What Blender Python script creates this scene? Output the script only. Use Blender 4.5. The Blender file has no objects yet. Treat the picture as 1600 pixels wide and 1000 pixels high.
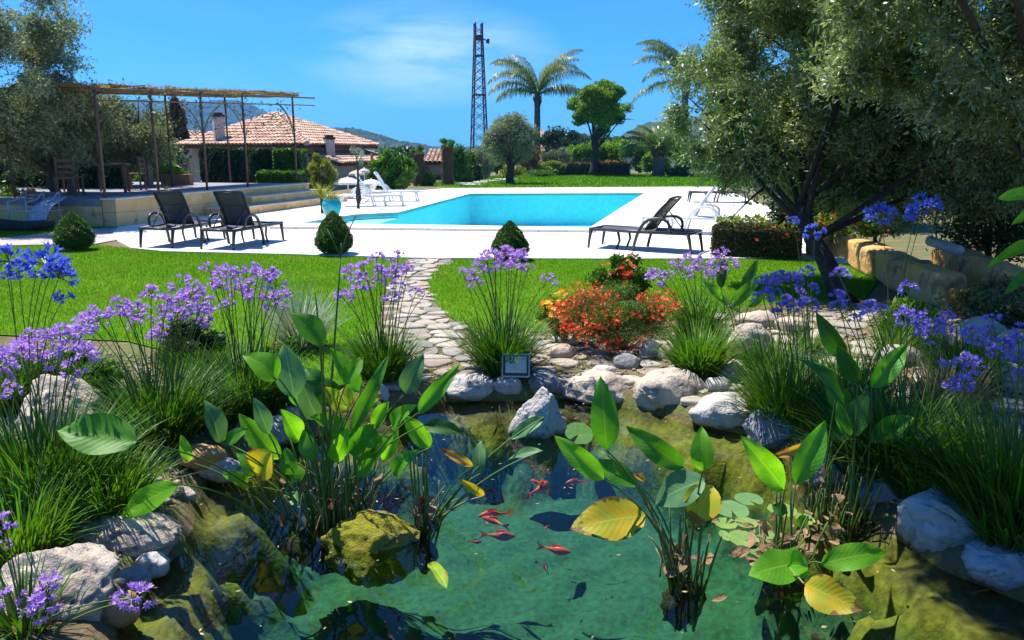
import bpy, bmesh, math, random
import numpy as np
from mathutils import Vector, Matrix, noise
rad = math.radians
random.seed(11)
RNG = np.random.default_rng(11)
SC = bpy.context.scene
COL = SC.collection

# ------------------------------------------------------------------ camera
CAM_H, PITCH, FOC = 1.70, rad(11.9), 1256.0
cam = bpy.data.objects.new('camera', bpy.data.cameras.new('camera'))
COL.objects.link(cam)
cam.location = (0, 0, CAM_H)
cam.rotation_euler = (rad(90) - PITCH, 0, 0)
cam.data.sensor_width = 36
cam.data.lens = FOC / 1600 * 36
cam.data.clip_start = 0.05
cam.data.clip_end = 12000
SC.camera = cam

# ------------------------------------------------------------------ light
SUN = Vector((-0.35, 0.26, 0.90)).normalized()
sl = bpy.data.lights.new('sun', 'SUN')
sl.energy = 5.0
sl.angle = rad(0.53)
sl.color = (1.0, 0.945, 0.85)
sun = bpy.data.objects.new('sun', sl)
COL.objects.link(sun)
sun.rotation_euler = SUN.to_track_quat('Z', 'Y').to_euler()
sun.location = (-20, 10, 40)

world = bpy.data.worlds.new('World')
SC.world = world
world.use_nodes = True
wt = world.node_tree
wt.nodes.clear()
def wn(t, **k):
    n = wt.nodes.new(t)
    for a, b in k.items(): setattr(n, a, b)
    return n
wl = wt.links.new
sky = wn('ShaderNodeTexSky', sky_type='NISHITA', sun_disc=False)
sky.sun_elevation = math.asin(SUN.z)
sky.sun_rotation = math.atan2(SUN.x, SUN.y)
sky.air_density = 1.0; sky.dust_density = 0.25; sky.ozone_density = 2.2
tint = wn('ShaderNodeMix', data_type='RGBA', blend_type='MULTIPLY')
tint.inputs[0].default_value = 1.0
tint.inputs[7].default_value = (0.17, 0.63, 1.28, 1)
wl(sky.outputs[0], tint.inputs[6])
tc = wn('ShaderNodeTexCoord')
mp = wn('ShaderNodeMapping')
mp.inputs['Rotation'].default_value = (0, rad(-24), 0)
mp.inputs['Scale'].default_value = (1.6, 1.6, 9.0)
wl(tc.outputs['Generated'], mp.inputs[0])
n1 = wn('ShaderNodeTexNoise'); n1.inputs['Scale'].default_value = 1.6; n1.inputs['Detail'].default_value = 9; n1.inputs['Roughness'].default_value = 0.62; n1.inputs['Distortion'].default_value = 0.5
wl(mp.outputs[0], n1.inputs['Vector'])
n2 = wn('ShaderNodeTexNoise'); n2.inputs['Scale'].default_value = 1.55; n2.inputs['Detail'].default_value = 2
mp2 = wn('ShaderNodeMapping'); mp2.inputs['Location'].default_value = (0.35, 0.2, 0.0)
wl(tc.outputs['Generated'], mp2.inputs[0]); wl(mp2.outputs[0], n2.inputs['Vector'])
r1 = wn('ShaderNodeMapRange'); r1.inputs[1].default_value = 0.40; r1.inputs[2].default_value = 0.66
wl(n1.outputs[0], r1.inputs[0])
# one soft bank of cirrus up and slightly left of the view, thinner wisps elsewhere
sub = wn('ShaderNodeVectorMath', operation='SUBTRACT')
sub.inputs[1].default_value = Vector((-0.10, 1.0, 0.112)).normalized()
wl(tc.outputs['Generated'], sub.inputs[0])
mpc = wn('ShaderNodeMapping'); mpc.inputs['Rotation'].default_value = (0, rad(12), 0); mpc.inputs['Scale'].default_value = (1, 1, 2.6)
wl(sub.outputs[0], mpc.inputs[0])
dotn = wn('ShaderNodeVectorMath', operation='LENGTH')
wl(mpc.outputs[0], dotn.inputs[0])
r3 = wn('ShaderNodeMapRange'); r3.inputs[1].default_value = 0.17; r3.inputs[2].default_value = 0.02
wl(dotn.outputs['Value'], r3.inputs[0])
r2 = wn('ShaderNodeMapRange'); r2.inputs[1].default_value = 0.42; r2.inputs[2].default_value = 0.75; r2.inputs[4].default_value = 0.16
wl(n2.outputs[0], r2.inputs[0])
mx = wn('ShaderNodeMath', operation='MAXIMUM'); wl(r3.outputs[0], mx.inputs[0]); wl(r2.outputs[0], mx.inputs[1])
mu = wn('ShaderNodeMath', operation='MULTIPLY'); wl(r1.outputs[0], mu.inputs[0]); wl(mx.outputs[0], mu.inputs[1])
cm = wn('ShaderNodeMix', data_type='RGBA')
wl(mu.outputs[0], cm.inputs[0]); wl(tint.outputs[2], cm.inputs[6])
cm.inputs[7].default_value = (6.4, 8.0, 9.8, 1)
bg = wn('ShaderNodeBackground'); bg.inputs[1].default_value = 0.086
wl(cm.outputs[2], bg.inputs[0])
wo = wn('ShaderNodeOutputWorld'); wl(bg.outputs[0], wo.inputs[0])

SC.view_settings.view_transform = 'Standard'
SC.view_settings.look = 'None'
SC.view_settings.exposure = 0.80
SC.view_settings.gamma = 1
SC.view_settings.use_curve_mapping = False
SC.cycles.max_bounces = 8
SC.cycles.transparent_max_bounces = 12
SC.cycles.volume_bounces = 1
SC.cycles.sample_clamp_indirect = 6
SC.cycles.caustics_reflective = False
SC.cycles.caustics_refractive = False

# ------------------------------------------------------------------ placing things by where they stand
def ray(px, py):
    u = (px - 800) / FOC; v = (500 - py) / FOC
    return Vector((u, math.cos(PITCH) + v * math.sin(PITCH), -math.sin(PITCH) + v * math.cos(PITCH)))
def W(px, py, z=0.0):
    d = ray(px, py); t = (z - CAM_H) / d.z
    return Vector((d.x * t, d.y * t, z))
def U(px, py, Y):
    d = ray(px, py); t = Y / d.y
    return Vector((d.x * t, Y, CAM_H + d.z * t))
def S(py, Y):
    return (Y / ray(800, py).y) / FOC

# ------------------------------------------------------------------ object helpers
def tag(o, label=None, cat=None, group=None, kind=None):
    if label: o['label'] = label
    if cat: o['category'] = cat
    if group: o['group'] = group
    if kind: o['kind'] = kind
    return o
def thing(name, label, cat, loc=(0, 0, 0), rotz=0.0, group=None):
    o = bpy.data.objects.new(name, None); COL.objects.link(o)
    o.location = loc; o.rotation_euler = (0, 0, rotz); o.empty_display_size = 0.2
    return tag(o, label, cat, group)
def link(name, me, parent=None, mat=None, smooth=None):
    o = bpy.data.objects.new(name, me); COL.objects.link(o)
    if parent is not None: o.parent = parent
    if mat is not None and len(me.materials) == 0: me.materials.append(mat)
    if smooth is not None:
        me.polygons.foreach_set('use_smooth', np.full(len(me.polygons), smooth))
    return o
def tree_copy(src):
    c = src.copy(); COL.objects.link(c)
    for ch in list(src.children):
        d = ch.copy(); COL.objects.link(d); d.parent = c
        for g in list(ch.children):
            e = g.copy(); COL.objects.link(e); e.parent = d
    return c
def npmesh(name, V, F, uv=None):
    V = np.asarray(V, dtype=np.float32).reshape(-1, 3); F = np.asarray(F, dtype=np.int32)
    n, k = F.shape
    me = bpy.data.meshes.new(name)
    me.vertices.add(len(V)); me.vertices.foreach_set('co', V.ravel())
    me.loops.add(n * k); me.loops.foreach_set('vertex_index', F.ravel())
    me.polygons.add(n)
    me.polygons.foreach_set('loop_start', np.arange(0, n * k, k, dtype=np.int32))
    me.polygons.foreach_set('loop_total', np.full(n, k, dtype=np.int32))
    if uv is not None:
        l = me.uv_layers.new(name='UVMap')
        l.data.foreach_set('uv', np.asarray(uv, dtype=np.float32)[F.ravel()].ravel())
    me.update(calc_edges=True)
    return me

class MB:
    """collects shapes for one mesh"""
    def __init__(s): s.v = []; s.f = []
    def add(s, vs, fs):
        b = len(s.v); s.v += [tuple(p) for p in vs]; s.f += [tuple(i + b for i in f) for f in fs]
        return s
    def box(s, c, sz, rz=0.0, rx=0.0, ry=0.0):
        M_ = Matrix.Translation(Vector(c)) @ Matrix.Rotation(rz, 4, 'Z') @ Matrix.Rotation(ry, 4, 'Y') @ Matrix.Rotation(rx, 4, 'X')
        x, y, z = sz[0] / 2, sz[1] / 2, sz[2] / 2
        vs = [M_ @ Vector(p) for p in ((-x,-y,-z),(x,-y,-z),(x,y,-z),(-x,y,-z),(-x,-y,z),(x,-y,z),(x,y,z),(-x,y,z))]
        return s.add(vs, ((0,3,2,1),(4,5,6,7),(0,1,5,4),(1,2,6,5),(2,3,7,6),(3,0,4,7)))
    def tube(s, pts, r, n=6, cap=True):
        pts = [Vector(p) for p in pts]
        m = len(pts)
        rs = r if isinstance(r, (list, tuple)) else [r] * m
        b = len(s.v); prev = None
        for i, p in enumerate(pts):
            t = (pts[min(i + 1, m - 1)] - pts[max(i - 1, 0)])
            if t.length < 1e-9: t = Vector((0, 0, 1))
            t.normalize()
            if prev is None:
                a = Vector((1, 0, 0)) if abs(t.x) < 0.8 else Vector((0, 1, 0))
                u = t.cross(a).normalized()
            else:
                u = (prev - t * prev.dot(t)).normalized()
            prev = u; w = t.cross(u)
            for k in range(n):
                a = 2 * math.pi * k / n
                s.v.append(tuple(p + (u * math.cos(a) + w * math.sin(a)) * rs[i]))
        for i in range(m - 1):
            for k in range(n):
                a0 = b + i * n + k; a1 = b + i * n + (k + 1) % n
                s.f.append((a0, a1, a1 + n, a0 + n))
        if cap:
            s.f.append(tuple(b + k for k in reversed(range(n))))
            s.f.append(tuple(b + (m - 1) * n + k for k in range(n)))
        return s
    def prism(s, poly, z0, z1):
        n = len(poly)
        vs = [(p[0], p[1], z0) for p in poly] + [(p[0], p[1], z1) for p in poly]
        fs = [tuple(reversed(range(n))), tuple(range(n, 2 * n))] + [(i, (i + 1) % n, (i + 1) % n + n, i + n) for i in range(n)]
        return s.add(vs, fs)
    def mesh(s, name):
        me = bpy.data.meshes.new(name); me.from_pydata(s.v, [], s.f); me.update()
        bm = bmesh.new(); bm.from_mesh(me); bmesh.ops.recalc_face_normals(bm, faces=bm.faces); bm.to_mesh(me); bm.free()
        return me
    def build(s, name, mat, parent=None, smooth=False, bevel=0.0):
        o = link(name, s.mesh(name), parent, mat, smooth)
        if bevel:
            m = o.modifiers.new('bevel', 'BEVEL'); m.width = bevel; m.segments = 2; m.limit_method = 'ANGLE'
        return o

def bez(a, b, c, n=6):
    a, b, c = Vector(a), Vector(b), Vector(c)
    return [a * (1 - t) ** 2 + b * 2 * t * (1 - t) + c * t * t for t in [i / n for i in range(n + 1)]]

# ------------------------------------------------------------------ materials
MATS = {}
def M(name, c1, c2=None, scale=6.0, rough=0.65, bump=0.0, bscale=None, transl=0.0, island=0.0, objrand=None,
      spec=0.4, metal=0.0, contrast=(0.35, 0.65), c3=None, scale3=2.0, con3=(0.5, 0.65), coord='Object', detail=6, tcol=None, bdist=0.02, stretch=None):
    if name in MATS: return MATS[name]
    m = bpy.data.materials.new(name); m.use_nodes = True
    nt = m.node_tree; N = nt.nodes; L = nt.links.new
    N.clear()
    out = N.new('ShaderNodeOutputMaterial'); p = N.new('ShaderNodeBsdfPrincipled')
    p.inputs['Roughness'].default_value = rough; p.inputs['Metallic'].default_value = metal
    p.inputs['Specular IOR Level'].default_value = spec
    tc = N.new('ShaderNodeTexCoord'); vec = tc.outputs[coord]
    if stretch:
        mpp = N.new('ShaderNodeMapping'); mpp.inputs['Scale'].default_value = stretch; L(vec, mpp.inputs[0]); vec = mpp.outputs[0]
    def col(c): return (c[0], c[1], c[2], 1)
    if c2 is not None:
        nz = N.new('ShaderNodeTexNoise'); nz.inputs['Scale'].default_value = scale; nz.inputs['Detail'].default_value = detail; nz.inputs['Roughness'].default_value = 0.6
        L(vec, nz.inputs['Vector'])
        mr = N.new('ShaderNodeMapRange'); mr.inputs[1].default_value = contrast[0]; mr.inputs[2].default_value = contrast[1]
        L(nz.outputs[0], mr.inputs[0])
        mix = N.new('ShaderNodeMix'); mix.data_type = 'RGBA'
        mix.inputs[6].default_value = col(c1); mix.inputs[7].default_value = col(c2)
        L(mr.outputs[0], mix.inputs[0]); c = mix.outputs[2]
    else:
        rg = N.new('ShaderNodeRGB'); rg.outputs[0].default_value = col(c1); c = rg.outputs[0]
    if c3 is not None:
        nz = N.new('ShaderNodeTexNoise'); nz.inputs['Scale'].default_value = scale3; nz.inputs['Detail'].default_value = 8; nz.inputs['Roughness'].default_value = 0.65
        L(vec, nz.inputs['Vector'])
        mr = N.new('ShaderNodeMapRange'); mr.inputs[1].default_value = con3[0]; mr.inputs[2].default_value = con3[1]
        L(nz.outputs[0], mr.inputs[0])
        mix = N.new('ShaderNodeMix'); mix.data_type = 'RGBA'; mix.inputs[7].default_value = col(c3)
        L(c, mix.inputs[6]); L(mr.outputs[0], mix.inputs[0]); c = mix.outputs[2]
    if objrand is not None:
        oi = N.new('ShaderNodeObjectInfo'); cr = N.new('ShaderNodeValToRGB')
        el = cr.color_ramp.elements; cr.color_ramp.interpolation = 'LINEAR'
        el[0].position = 0; el[0].color = col(objrand[0]); el[1].position = 1; el[1].color = col(objrand[-1])
        for i, q in enumerate(objrand[1:-1]):
            e = el.new((i + 1) / (len(objrand) - 1)); e.color = col(q)
        L(oi.outputs['Random'], cr.inputs[0])
        mix = N.new('ShaderNodeMix'); mix.data_type = 'RGBA'; mix.blend_type = 'MULTIPLY'; mix.inputs[0].default_value = 1
        L(c, mix.inputs[6]); L(cr.outputs[0], mix.inputs[7]); c = mix.outputs[2]
    if island:
        ge = N.new('ShaderNodeNewGeometry'); mr = N.new('ShaderNodeMapRange')
        mr.inputs[3].default_value = 1 - island; mr.inputs[4].default_value = 1 + island
        L(ge.outputs['Random Per Island'], mr.inputs[0])
        hs = N.new('ShaderNodeHueSaturation'); L(mr.outputs[0], hs.inputs['Value'])
        mr2 = N.new('ShaderNodeMapRange'); mr2.inputs[3].default_value = 0.5 + island * 0.05; mr2.inputs[4].default_value = 0.5 - island * 0.06
        ml = N.new('ShaderNodeMath'); ml.operation = 'MULTIPLY'; ml.inputs[1].default_value = 7.31
        fr = N.new('ShaderNodeMath'); fr.operation = 'FRACT'
        L(ge.outputs['Random Per Island'], ml.inputs[0]); L(ml.outputs[0], fr.inputs[0]); L(fr.outputs[0], mr2.inputs[0]); L(mr2.outputs[0], hs.inputs['Hue'])
        L(c, hs.inputs['Color']); c = hs.outputs[0]
    L(c, p.inputs['Base Color'])
    if bump:
        nb = N.new('ShaderNodeTexNoise'); nb.inputs['Scale'].default_value = bscale or scale * 4; nb.inputs['Detail'].default_value = 8; nb.inputs['Roughness'].default_value = 0.65
        L(vec, nb.inputs['Vector'])
        bn = N.new('ShaderNodeBump'); bn.inputs['Strength'].default_value = bump; bn.inputs['Distance'].default_value = bdist
        L(nb.outputs[0], bn.inputs['Height']); L(bn.outputs[0], p.inputs['Normal'])
    sh = p.outputs[0]
    if transl:
        tr = N.new('ShaderNodeBsdfTranslucent')
        hs2 = N.new('ShaderNodeMix'); hs2.data_type = 'RGBA'; hs2.blend_type = 'MULTIPLY'; hs2.inputs[0].default_value = 1
        L(c, hs2.inputs[6]); hs2.inputs[7].default_value = col(tcol or (1.9, 1.9, 0.7))
        L(hs2.outputs[2], tr.inputs[0])
        ms = N.new('ShaderNodeMixShader'); ms.inputs[0].default_value = transl
        L(sh, ms.inputs[1]); L(tr.outputs[0], ms.inputs[2]); sh = ms.outputs[0]
    L(sh, out.inputs[0])
    MATS[name] = m
    return m

def leaf_mat(name, c, c2, vein, dead=None, transl=0.35, con=(0.45, 0.62)):
    """broad leaf: pale midrib and side veins by its own UV, optional withered blotches"""
    m = bpy.data.materials.new(name); m.use_nodes = True
    nt = m.node_tree; N = nt.nodes; L = nt.links.new; N.clear()
    out = N.new('ShaderNodeOutputMaterial'); p = N.new('ShaderNodeBsdfPrincipled')
    p.inputs['Roughness'].default_value = 0.5; p.inputs['Specular IOR Level'].default_value = 0.32
    tc = N.new('ShaderNodeTexCoord'); sx = N.new('ShaderNodeSeparateXYZ'); L(tc.outputs['UV'], sx.inputs[0])
    def mth(op, a, b=None, b2=None):
        q = N.new('ShaderNodeMath'); q.operation = op
        for i, s_ in enumerate((a, b, b2)):
            if s_ is None: continue
            if isinstance(s_, (int, float)): q.inputs[i].default_value = s_
            else: L(s_, q.inputs[i])
        return q.outputs[0]
    dv = mth('ABSOLUTE', mth('SUBTRACT', sx.outputs[1], 0.5))
    mid = N.new('ShaderNodeMapRange'); mid.inputs[1].default_value = 0.030; mid.inputs[2].default_value = 0.012
    L(dv, mid.inputs[0])
    side = mth('SINE', mth('MULTIPLY', mth('SUBTRACT', sx.outputs[0], mth('MULTIPLY', dv, 0.5)), 70.0))
    nz = N.new('ShaderNodeTexNoise'); nz.inputs['Scale'].default_value = 14; nz.inputs['Detail'].default_value = 5
    L(tc.outputs['Object'], nz.inputs['Vector'])
    m1 = N.new('ShaderNodeMix'); m1.data_type = 'RGBA'; m1.inputs[6].default_value = (*c, 1); m1.inputs[7].default_value = (*c2, 1)
    r = N.new('ShaderNodeMapRange'); r.inputs[1].default_value = con[0]; r.inputs[2].default_value = con[1]; L(nz.outputs[0], r.inputs[0]); L(r.outputs[0], m1.inputs[0])
    m2 = N.new('ShaderNodeMix'); m2.data_type = 'RGBA'; m2.inputs[7].default_value = (*vein, 1)
    L(m1.outputs[2], m2.inputs[6])
    sf = mth('MULTIPLY', mth('ADD', side, 1.0), 0.035)
    L(mth('MAXIMUM', mth('MULTIPLY', mid.outputs[0], 0.8), sf), m2.inputs[0])
    c_ = m2.outputs[2]
    if dead:
        nd = N.new('ShaderNodeTexNoise'); nd.inputs['Scale'].default_value = 22; nd.inputs['Detail'].default_value = 6; L(tc.outputs['Object'], nd.inputs['Vector'])
        ed = mth('ADD', nd.outputs[0], mth('MULTIPLY', mth('MAXIMUM', mth('SUBTRACT', sx.outputs[0], 0.78), mth('SUBTRACT', dv, 0.42)), 1.1))
        r2_ = N.new('ShaderNodeMapRange'); r2_.inputs[1].default_value = 0.555; r2_.inputs[2].default_value = 0.63; L(ed, r2_.inputs[0])
        m3 = N.new('ShaderNodeMix'); m3.data_type = 'RGBA'; m3.inputs[7].default_value = (*dead, 1)
        L(c_, m3.inputs[6]); L(r2_.outputs[0], m3.inputs[0]); c_ = m3.outputs[2]
    oi = N.new('ShaderNodeObjectInfo'); hs = N.new('ShaderNodeHueSaturation')
    rr = N.new('ShaderNodeMapRange'); rr.inputs[3].default_value = 0.78; rr.inputs[4].default_value = 1.25; L(oi.outputs['Random'], rr.inputs[0]); L(rr.outputs[0], hs.inputs['Value'])
    L(c_, hs.inputs['Color']); c_ = hs.outputs[0]
    L(c_, p.inputs['Base Color'])
    bn = N.new('ShaderNodeBump'); bn.inputs['Strength'].default_value = 0.12; bn.inputs['Distance'].default_value = 0.002
    L(side, bn.inputs['Height']); L(bn.outputs[0], p.inputs['Normal'])
    tr = N.new('ShaderNodeBsdfTranslucent'); tm = N.new('ShaderNodeMix'); tm.data_type = 'RGBA'; tm.blend_type = 'MULTIPLY'; tm.inputs[0].default_value = 1
    tm.inputs[7].default_value = (2.2, 2.1, 0.6, 1); L(c_, tm.inputs[6]); L(tm.outputs[2], tr.inputs[0])
    ms = N.new('ShaderNodeMixShader'); ms.inputs[0].default_value = transl; L(p.outputs[0], ms.inputs[1]); L(tr.outputs[0], ms.inputs[2]); L(ms.outputs[0], out.inputs[0])
    return m

def water_mat(name, tintc, bscale, bstr, rough=0.0, dist=0.02, murk=0.0, mcol=(0.02, 0.08, 0.06), ior=1.333, fk=1.0):
    m = bpy.data.materials.new(name); m.use_nodes = True
    nt = m.node_tree; N = nt.nodes; L = nt.links.new; N.clear()
    out = N.new('ShaderNodeOutputMaterial')
    t = N.new('ShaderNodeBsdfTransparent'); t.inputs[0].default_value = (*tintc, 1)
    g = N.new('ShaderNodeBsdfGlossy'); g.inputs['Roughness'].default_value = rough
    fr = N.new('ShaderNodeFresnel'); fr.inputs[0].default_value = ior
    nz = N.new('ShaderNodeTexNoise'); nz.inputs['Scale'].default_value = bscale; nz.inputs['Detail'].default_value = 3
    tc = N.new('ShaderNodeTexCoord'); L(tc.outputs['Object'], nz.inputs['Vector'])
    b = N.new('ShaderNodeBump'); b.inputs['Strength'].default_value = bstr; b.inputs['Distance'].default_value = dist
    L(nz.outputs[0], b.inputs['Height']); L(b.outputs[0], g.inputs['Normal']); L(b.outputs[0], fr.inputs['Normal'])
    base = t.outputs[0]
    if murk:
        d = N.new('ShaderNodeBsdfDiffuse'); d.inputs[0].default_value = (*mcol, 1)
        mm = N.new('ShaderNodeMixShader'); mm.inputs[0].default_value = murk
        L(base, mm.inputs[1]); L(d.outputs[0], mm.inputs[2]); base = mm.outputs[0]
    fm_ = N.new('ShaderNodeMath'); fm_.operation = 'MULTIPLY'; fm_.inputs[1].default_value = fk; L(fr.outputs[0], fm_.inputs[0])
    ms = N.new('ShaderNodeMixShader'); L(fm_.outputs[0], ms.inputs[0]); L(base, ms.inputs[1]); L(g.outputs[0], ms.inputs[2])
    L(ms.outputs[0], out.inputs[0])
    return m
#%%SETTING%%
# ------------------------------------------------------------------ ground plan
ZW = -0.16     # pond water level
def P2(lst, z=0.0): return [tuple(W(x, y, z)[:2]) for x, y in lst]
POND = P2([(575,648),(640,632),(700,624),(800,622),(900,618),(1000,636),(1090,660),(1180,676),(1250,722),(1330,768),(1410,835),(1500,888),(1600,930),(1720,975)], ZW)
POND += [(2.3, 2.4), (1.8, 2.0), (0.2, 1.9), (-1.2, 2.0), (-1.45, 2.5)]
POND += P2([(150,980),(205,905),(262,860),(282,800),(300,755),(360,712),(430,690),(500,675)], ZW)
POOL = P2([(735,303.5),(1007,302.5),(922,357),(552,352)], 0.0)
WADE = P2([(612,336),(555,336.5),(470,350),(552,352)], 0.0)
WADE[0] = tuple(np.array(POOL[3]) + 0.27 * (np.array(POOL[0]) - np.array(POOL[3])))

def inpoly(x, y, poly):
    x = np.asarray(x, float); y = np.asarray(y, float); c = np.zeros(x.shape, bool)
    n = len(poly)
    for i in range(n):
        x1, y1 = poly[i]; x2, y2 = poly[(i + 1) % n]
        if y1 == y2: continue
        k = ((y1 > y) != (y2 > y)) & (x < (x2 - x1) * (y - y1) / (y2 - y1) + x1)
        c ^= k
    return c
def pdist(x, y, poly):
    x = np.asarray(x, float); y = np.asarray(y, float); d = np.full(x.shape, 1e9); n = len(poly)
    for i in range(n):
        x1, y1 = poly[i]; x2, y2 = poly[(i + 1) % n]
        dx, dy = x2 - x1, y2 - y1; t = np.clip(((x - x1) * dx + (y - y1) * dy) / (dx * dx + dy * dy + 1e-12), 0, 1)
        d = np.minimum(d, np.hypot(x - x1 - t * dx, y - y1 - t * dy))
    return np.where(inpoly(x, y, poly), -d, d)

def bumps(x, y, s):
    return np.sin(x * s * 1.7 + 1.3 * np.sin(y * s * 1.1)) * np.cos(y * s * 1.9 + 0.8 * np.sin(x * s * 0.7 + 2))
def ground_z(x, y):
    x = np.asarray(x, float); y = np.asarray(y, float)
    z = np.zeros(x.shape)
    d = pdist(x, y, POND)
    z = np.where((d > 0) & (d < 0.35), -0.06 * (1 - d / 0.35), z)
    ins = np.clip(-d, 0, None)
    shelf = np.clip(ins / 0.12, 0, 1) * 0.16 + np.clip((ins - 0.24 - 0.13 * bumps(x, y, 2.3) - 0.10 * bumps(x + 2, y - 1, 5.1) - 0.05 * bumps(x, y + 3, 13)) / 0.32, 0, 1) * 0.52 + 0.035 * bumps(x, y, 7) * np.clip(ins * 6, 0, 1)
    z = np.where(d < 0, -0.06 - shelf, z)
    # the bank on the right climbs a little behind the rocks
    z = z + np.clip((x - 1.8) / 3.0, 0, 1) * np.clip((9.3 - y) / 2.0, 0, 1) * np.clip(d / 0.5, 0, 1) * 0.16
    dp = pdist(x, y, POOL); dw = pdist(x, y, WADE)
    z = np.where(np.minimum(dp, dw) < 0.35, -1.8, z)
    # far land falls away to the valley
    far = np.clip((y - 62) / 60, 0, 1); z = z - far * 9
    lf = np.clip((y - 27) / 10, 0, 1) * np.clip((-x - 6 + (y - 27) * -0.12) / 5, 0, 1)
    z = z - lf * 0.7
    return z
def gz(x, y): return float(ground_z(np.array([x]), np.array([y]))[0])

def grid_mesh(name, xs, ys, zfun):
    X, Y = np.meshgrid(xs, ys); Z = zfun(X, Y)
    V = np.stack([X.ravel(), Y.ravel(), Z.ravel()], 1)
    nx, ny = len(xs), len(ys)
    i = np.arange((nx - 1) * (ny - 1)); r = i // (nx - 1); c = i % (nx - 1); a = r * nx + c
    return npmesh(name, V, np.stack([a, a + 1, a + nx + 1, a + nx], 1))

soil = M('soil', (0.13, 0.09, 0.045), (0.24, 0.18, 0.095), 3.0, 0.95, bump=0.9, bscale=38, c3=(0.12, 0.15, 0.035), scale3=1.6, con3=(0.46, 0.58), coord='Object', bdist=0.03)
# bed of the pond: algae on the shelf, pale teal silt further down (by real height)
bed = bpy.data.materials.new('pond_bed'); bed.use_nodes = True
nt = bed.node_tree; N_ = nt.nodes; L_ = nt.links.new
p_ = N_['Principled BSDF']; p_.inputs['Roughness'].default_value = 0.9
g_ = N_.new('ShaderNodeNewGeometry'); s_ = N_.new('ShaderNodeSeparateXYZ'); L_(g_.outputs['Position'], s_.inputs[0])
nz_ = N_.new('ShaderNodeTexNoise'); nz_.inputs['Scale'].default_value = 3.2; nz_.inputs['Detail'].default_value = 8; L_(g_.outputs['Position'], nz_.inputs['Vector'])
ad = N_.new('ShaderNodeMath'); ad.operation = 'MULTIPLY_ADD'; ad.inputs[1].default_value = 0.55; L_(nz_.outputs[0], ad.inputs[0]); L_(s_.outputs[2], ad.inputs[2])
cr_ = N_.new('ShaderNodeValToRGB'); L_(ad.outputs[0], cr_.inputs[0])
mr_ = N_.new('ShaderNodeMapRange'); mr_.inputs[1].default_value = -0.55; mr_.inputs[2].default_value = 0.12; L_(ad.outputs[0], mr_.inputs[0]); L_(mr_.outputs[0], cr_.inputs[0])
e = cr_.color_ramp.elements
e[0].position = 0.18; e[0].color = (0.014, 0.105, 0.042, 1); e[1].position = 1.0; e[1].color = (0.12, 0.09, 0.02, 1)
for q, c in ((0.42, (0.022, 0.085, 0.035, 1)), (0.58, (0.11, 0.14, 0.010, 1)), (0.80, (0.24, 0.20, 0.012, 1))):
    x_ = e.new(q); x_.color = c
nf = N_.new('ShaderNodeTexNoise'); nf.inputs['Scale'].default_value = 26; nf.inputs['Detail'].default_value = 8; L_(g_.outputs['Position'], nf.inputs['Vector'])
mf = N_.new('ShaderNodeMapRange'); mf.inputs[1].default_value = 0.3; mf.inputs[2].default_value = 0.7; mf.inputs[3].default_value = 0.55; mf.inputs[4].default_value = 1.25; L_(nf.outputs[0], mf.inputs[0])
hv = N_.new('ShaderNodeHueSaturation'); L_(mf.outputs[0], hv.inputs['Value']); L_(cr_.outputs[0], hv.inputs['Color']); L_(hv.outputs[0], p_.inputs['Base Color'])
bb = N_.new('ShaderNodeBump'); bb.inputs['Strength'].default_value = 0.45; bb.inputs['Distance'].default_value = 0.03; L_(nf.outputs[0], bb.inputs['Height']); L_(bb.outputs[0], p_.inputs['Normal'])

# near ground in a fine sheet, country beyond in coarse ones
xs = np.concatenate([[-400,-200,-100,-60,-40,-28,-20,-15,-12,-9,-7,-5.5,-4.5,-3.8], np.arange(-3.3, 3.61, 0.05), [3.9,4.3,4.8,5.4,6,7,8,9,10,12,15,20,28,40,60,100,200,400]])
ys = np.concatenate([[-12,-4,0,1,1.5], np.arange(1.7, 7.01, 0.05), np.arange(7.4, 40, 0.5), [42,45,50,56,62,68,75,85,100,120,160,220,300,450]])
gme = grid_mesh('ground', xs, ys, ground_z)
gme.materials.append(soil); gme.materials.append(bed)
co = np.zeros(len(gme.vertices) * 3, np.float32); gme.vertices.foreach_get('co', co); co = co.reshape(-1, 3)
nf_ = len(gme.polygons); lv = np.zeros(nf_ * 4, np.int32); gme.loops.foreach_get('vertex_index', lv)
fc = co[lv.reshape(-1, 4)].mean(1)
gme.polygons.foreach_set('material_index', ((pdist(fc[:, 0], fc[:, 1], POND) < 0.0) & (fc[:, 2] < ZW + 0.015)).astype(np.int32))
ground = tag(link('ground', gme, smooth=True), 'earth and moss round the pond and between the beds', kind='structure')

# country out to the horizon
country = M('far_scrub', (0.035, 0.06, 0.018), (0.10, 0.10, 0.04), 0.02, 0.95, contrast=(0.35, 0.7))
cm_ = grid_mesh('valley', np.linspace(-6000, 6000, 40), np.concatenate([[430], np.linspace(600, 4300, 30)]), lambda x, y: np.full(x.shape, -9.2))
tag(link('valley', cm_, mat=country), 'far valley floor beyond the garden', kind='structure')

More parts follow.
